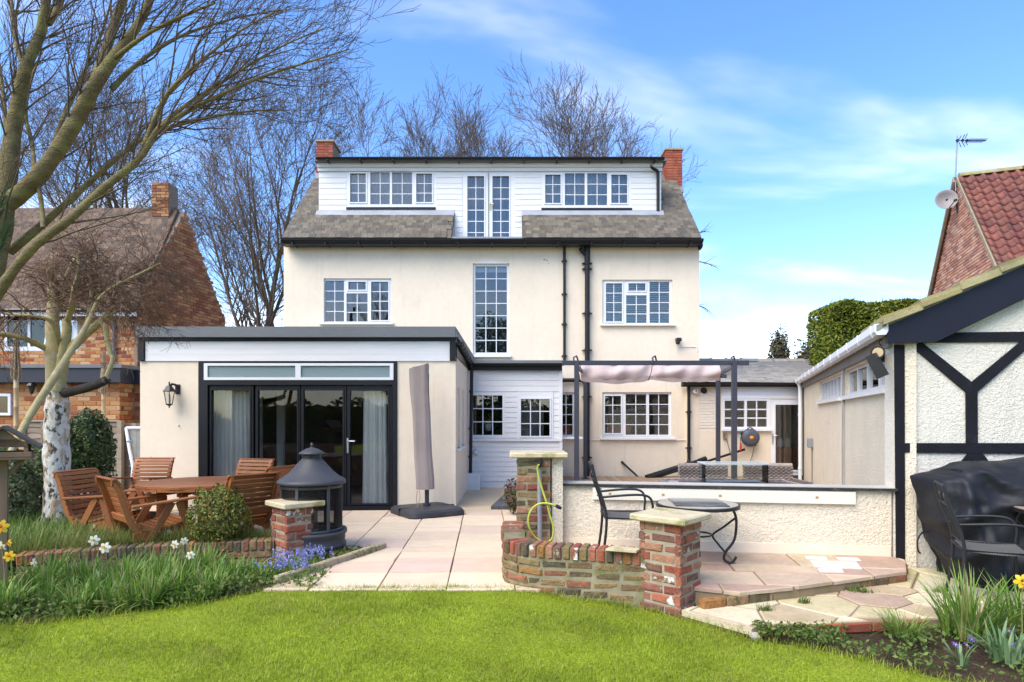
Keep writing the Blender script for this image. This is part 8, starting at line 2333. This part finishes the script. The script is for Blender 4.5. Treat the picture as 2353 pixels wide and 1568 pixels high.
# clumps of the right border
def leaf_clump(label, x, y, n, r, h0, h1, wd, lean, m=daffleaf):
    p = gnd(x, y, -.04); t = thing('bulb_clump', label, 'plant', p, group='leaf clumps of the right border'); bs, a = clump(p.x, p.y, n, r); blades('leaves', m, bs, rng.uniform(h0, h1, n), rng.uniform(wd * .7, wd * 1.2, n), np.abs(rng.normal(lean, .25, n)), a + rng.normal(0, .6, n), 5, t)
leaf_clump('large clump of upright strap leaves in front of the metal chair', 2232, 1462, 190, .17, .24, .52, .016, .45)
leaf_clump('thin grassy clump at the edge of the crazy paving', 2078, 1462, 170, .10, .12, .26, .008, .8)
leaf_clump('strap leaf clump cut by the right edge', 2335, 1440, 110, .12, .22, .42, .015, .5)
leaf_clump('grey green pointed leaf clump at the lower right corner', 2318, 1520, 45, .10, .16, .28, .024, .5, tulipleaf)
leaf_clump('short pale rosette beside the violet anemones', 2210, 1528, 18, .04, .10, .17, .02, .5, tulipleaf)
n = 5200; xs_ = rng.uniform(1.75, 5, n); lf = np.interp(xs_, xs, [lawn_front(x) for x in xs]); ys_ = lf + rng.random(n) * (4.52 - lf); ok = (np.sin(xs_ * 4.1 + ys_ * 3) + np.sin(xs_ * 9 - ys_ * 7) * .6 + rng.normal(0, .5, n)) > -.4
tag(leaf_cloud('border_weeds', weedleaf, np.stack([xs_, ys_, rng.uniform(-.04, .03, n)], -1)[ok], .017, None, upb=.6), 'patchy low weeds over the soil of the right border', 'weeds', kind='stuff')
# weeds in the paving joints
n = 520; c_ = [gnd(1965, 1358, 0), gnd(1985, 1362, 0), gnd(1940, 1352, 0), gnd(1760, 1402, 0), gnd(1850, 1385, 0), gnd(2160, 1360, 0)]; P_ = np.concatenate([np.stack([rng.normal(q_.x, .05 if k < 3 else .03, n // 6), rng.normal(q_.y, .015, n // 6), np.full(n // 6, .0)], -1) for k, q_ in enumerate(c_)])
tag(blades('joint_weeds', weedleaf, P_, rng.uniform(.02, .07, len(P_)), rng.uniform(.004, .008, len(P_)), rng.uniform(.2, 1.3, len(P_)), rng.uniform(0, 6.28, len(P_)), 3), 'small weeds growing in the crazy paving joints', 'weeds', kind='stuff')
# trough plants by the tap pillar
t = thing('trough_shrub', 'low reddish shrub left of the tap pillar', 'shrub', (gx(1178, 9.6), 9.6, 0)); p, d = blob_pts(900, (gx(1180, 9.6), 9.6, .28), (.16, .2, .26), .2, 95, .4); leaf_cloud('foliage', leafmat('red_green_leaf', [(.12, .05, .06), (.10, .12, .03), (.16, .08, .08), (.14, .15, .04)], .2), p, .026, t, d, .9)
b = B(); b.tube([(gx(1180, 9.6), 9.6, -.02), (gx(1180, 9.6), 9.6, .3)], .012, 5); b.build('stem', barkgrey, t)

# ------------------------------------------------------------------ bird table
BTY = 5.3
bt_ = thing('bird_table', 'weathered wooden bird table with pitched roof at the left edge', 'bird table', (gx(6, BTY), BTY, 0))
X = gx(6, BTY); zp = gz(1052, BTY)
Mbt = Matrix.Translation((X, BTY, 0)) @ Matrix.Rotation(R(34), 4, 'Z') @ Matrix.Translation((-X, -BTY, 0))
b = B(); b.cbox((X, BTY, zp / 2 - .03), (.075, .075, zp + .06), .006); b.build('post', woodgrey, bt_, M=Mbt)
b = B(); b.cbox((X, BTY, zp), (.42, .34, .03), .005); b.build('tray', woodgrey, bt_, M=Mbt)
b = B()
for sx, sy, wx, wy in ((0, -.165, .42, .02), (0, .165, .42, .02), (-.2, 0, .02, .34), (.2, 0, .02, .34)): b.cbox((X + sx, BTY + sy, zp + .03), (wx, wy, .045), .004)
b.build('tray_lip', woodgrey, bt_, M=Mbt)
zr = gz(978, BTY); ze = gz(1027, BTY)
for sx in (-1, 1):
    b = B(); b.prism([Vector((X + .02, BTY - .2, zr)), Vector((X + .02 + sx * .245, BTY - .2, ze)), Vector((X + .02 + sx * .245, BTY - .2, ze - .02)), Vector((X + .02, BTY - .2, zr - .024))], (0, .4, 0)); b.build('roof_board', mk('felt_roof', (.07, .065, .06), .9, .2, 8) if sx < 0 else MATS['felt_roof'], bt_, M=Mbt)
b = B(); b.prism([Vector((X + .02, BTY - .16, zr - .025)), Vector((X - .14, BTY - .16, ze - .0)), Vector((X - .14, BTY - .16, zp + .13)), Vector((X - .07, BTY - .16, zp + .16)), Vector((X + .11, BTY - .16, zp + .16)), Vector((X + .18, BTY - .16, zp + .13)), Vector((X + .18, BTY - .16, ze))], (0, .02, 0)); b.build('gable', woodgrey, bt_, M=Mbt)
for sx in (-1, 1):
    for sy in (-.14, .14):
        b = B(); b.cbox((X + .02 + sx * .15, BTY + sy, (zp + ze) / 2 + .02), (.03, .03, ze - zp), .003); b.build('upright', woodgrey, bt_, M=Mbt)
for sx in (-1, 1):
    b = B(); b.bar((X + sx * .03, BTY, zp - .16), (X + sx * .14, BTY, zp - .02), .03, .03, .003); b.build('brace', woodgrey, bt_, M=Mbt)
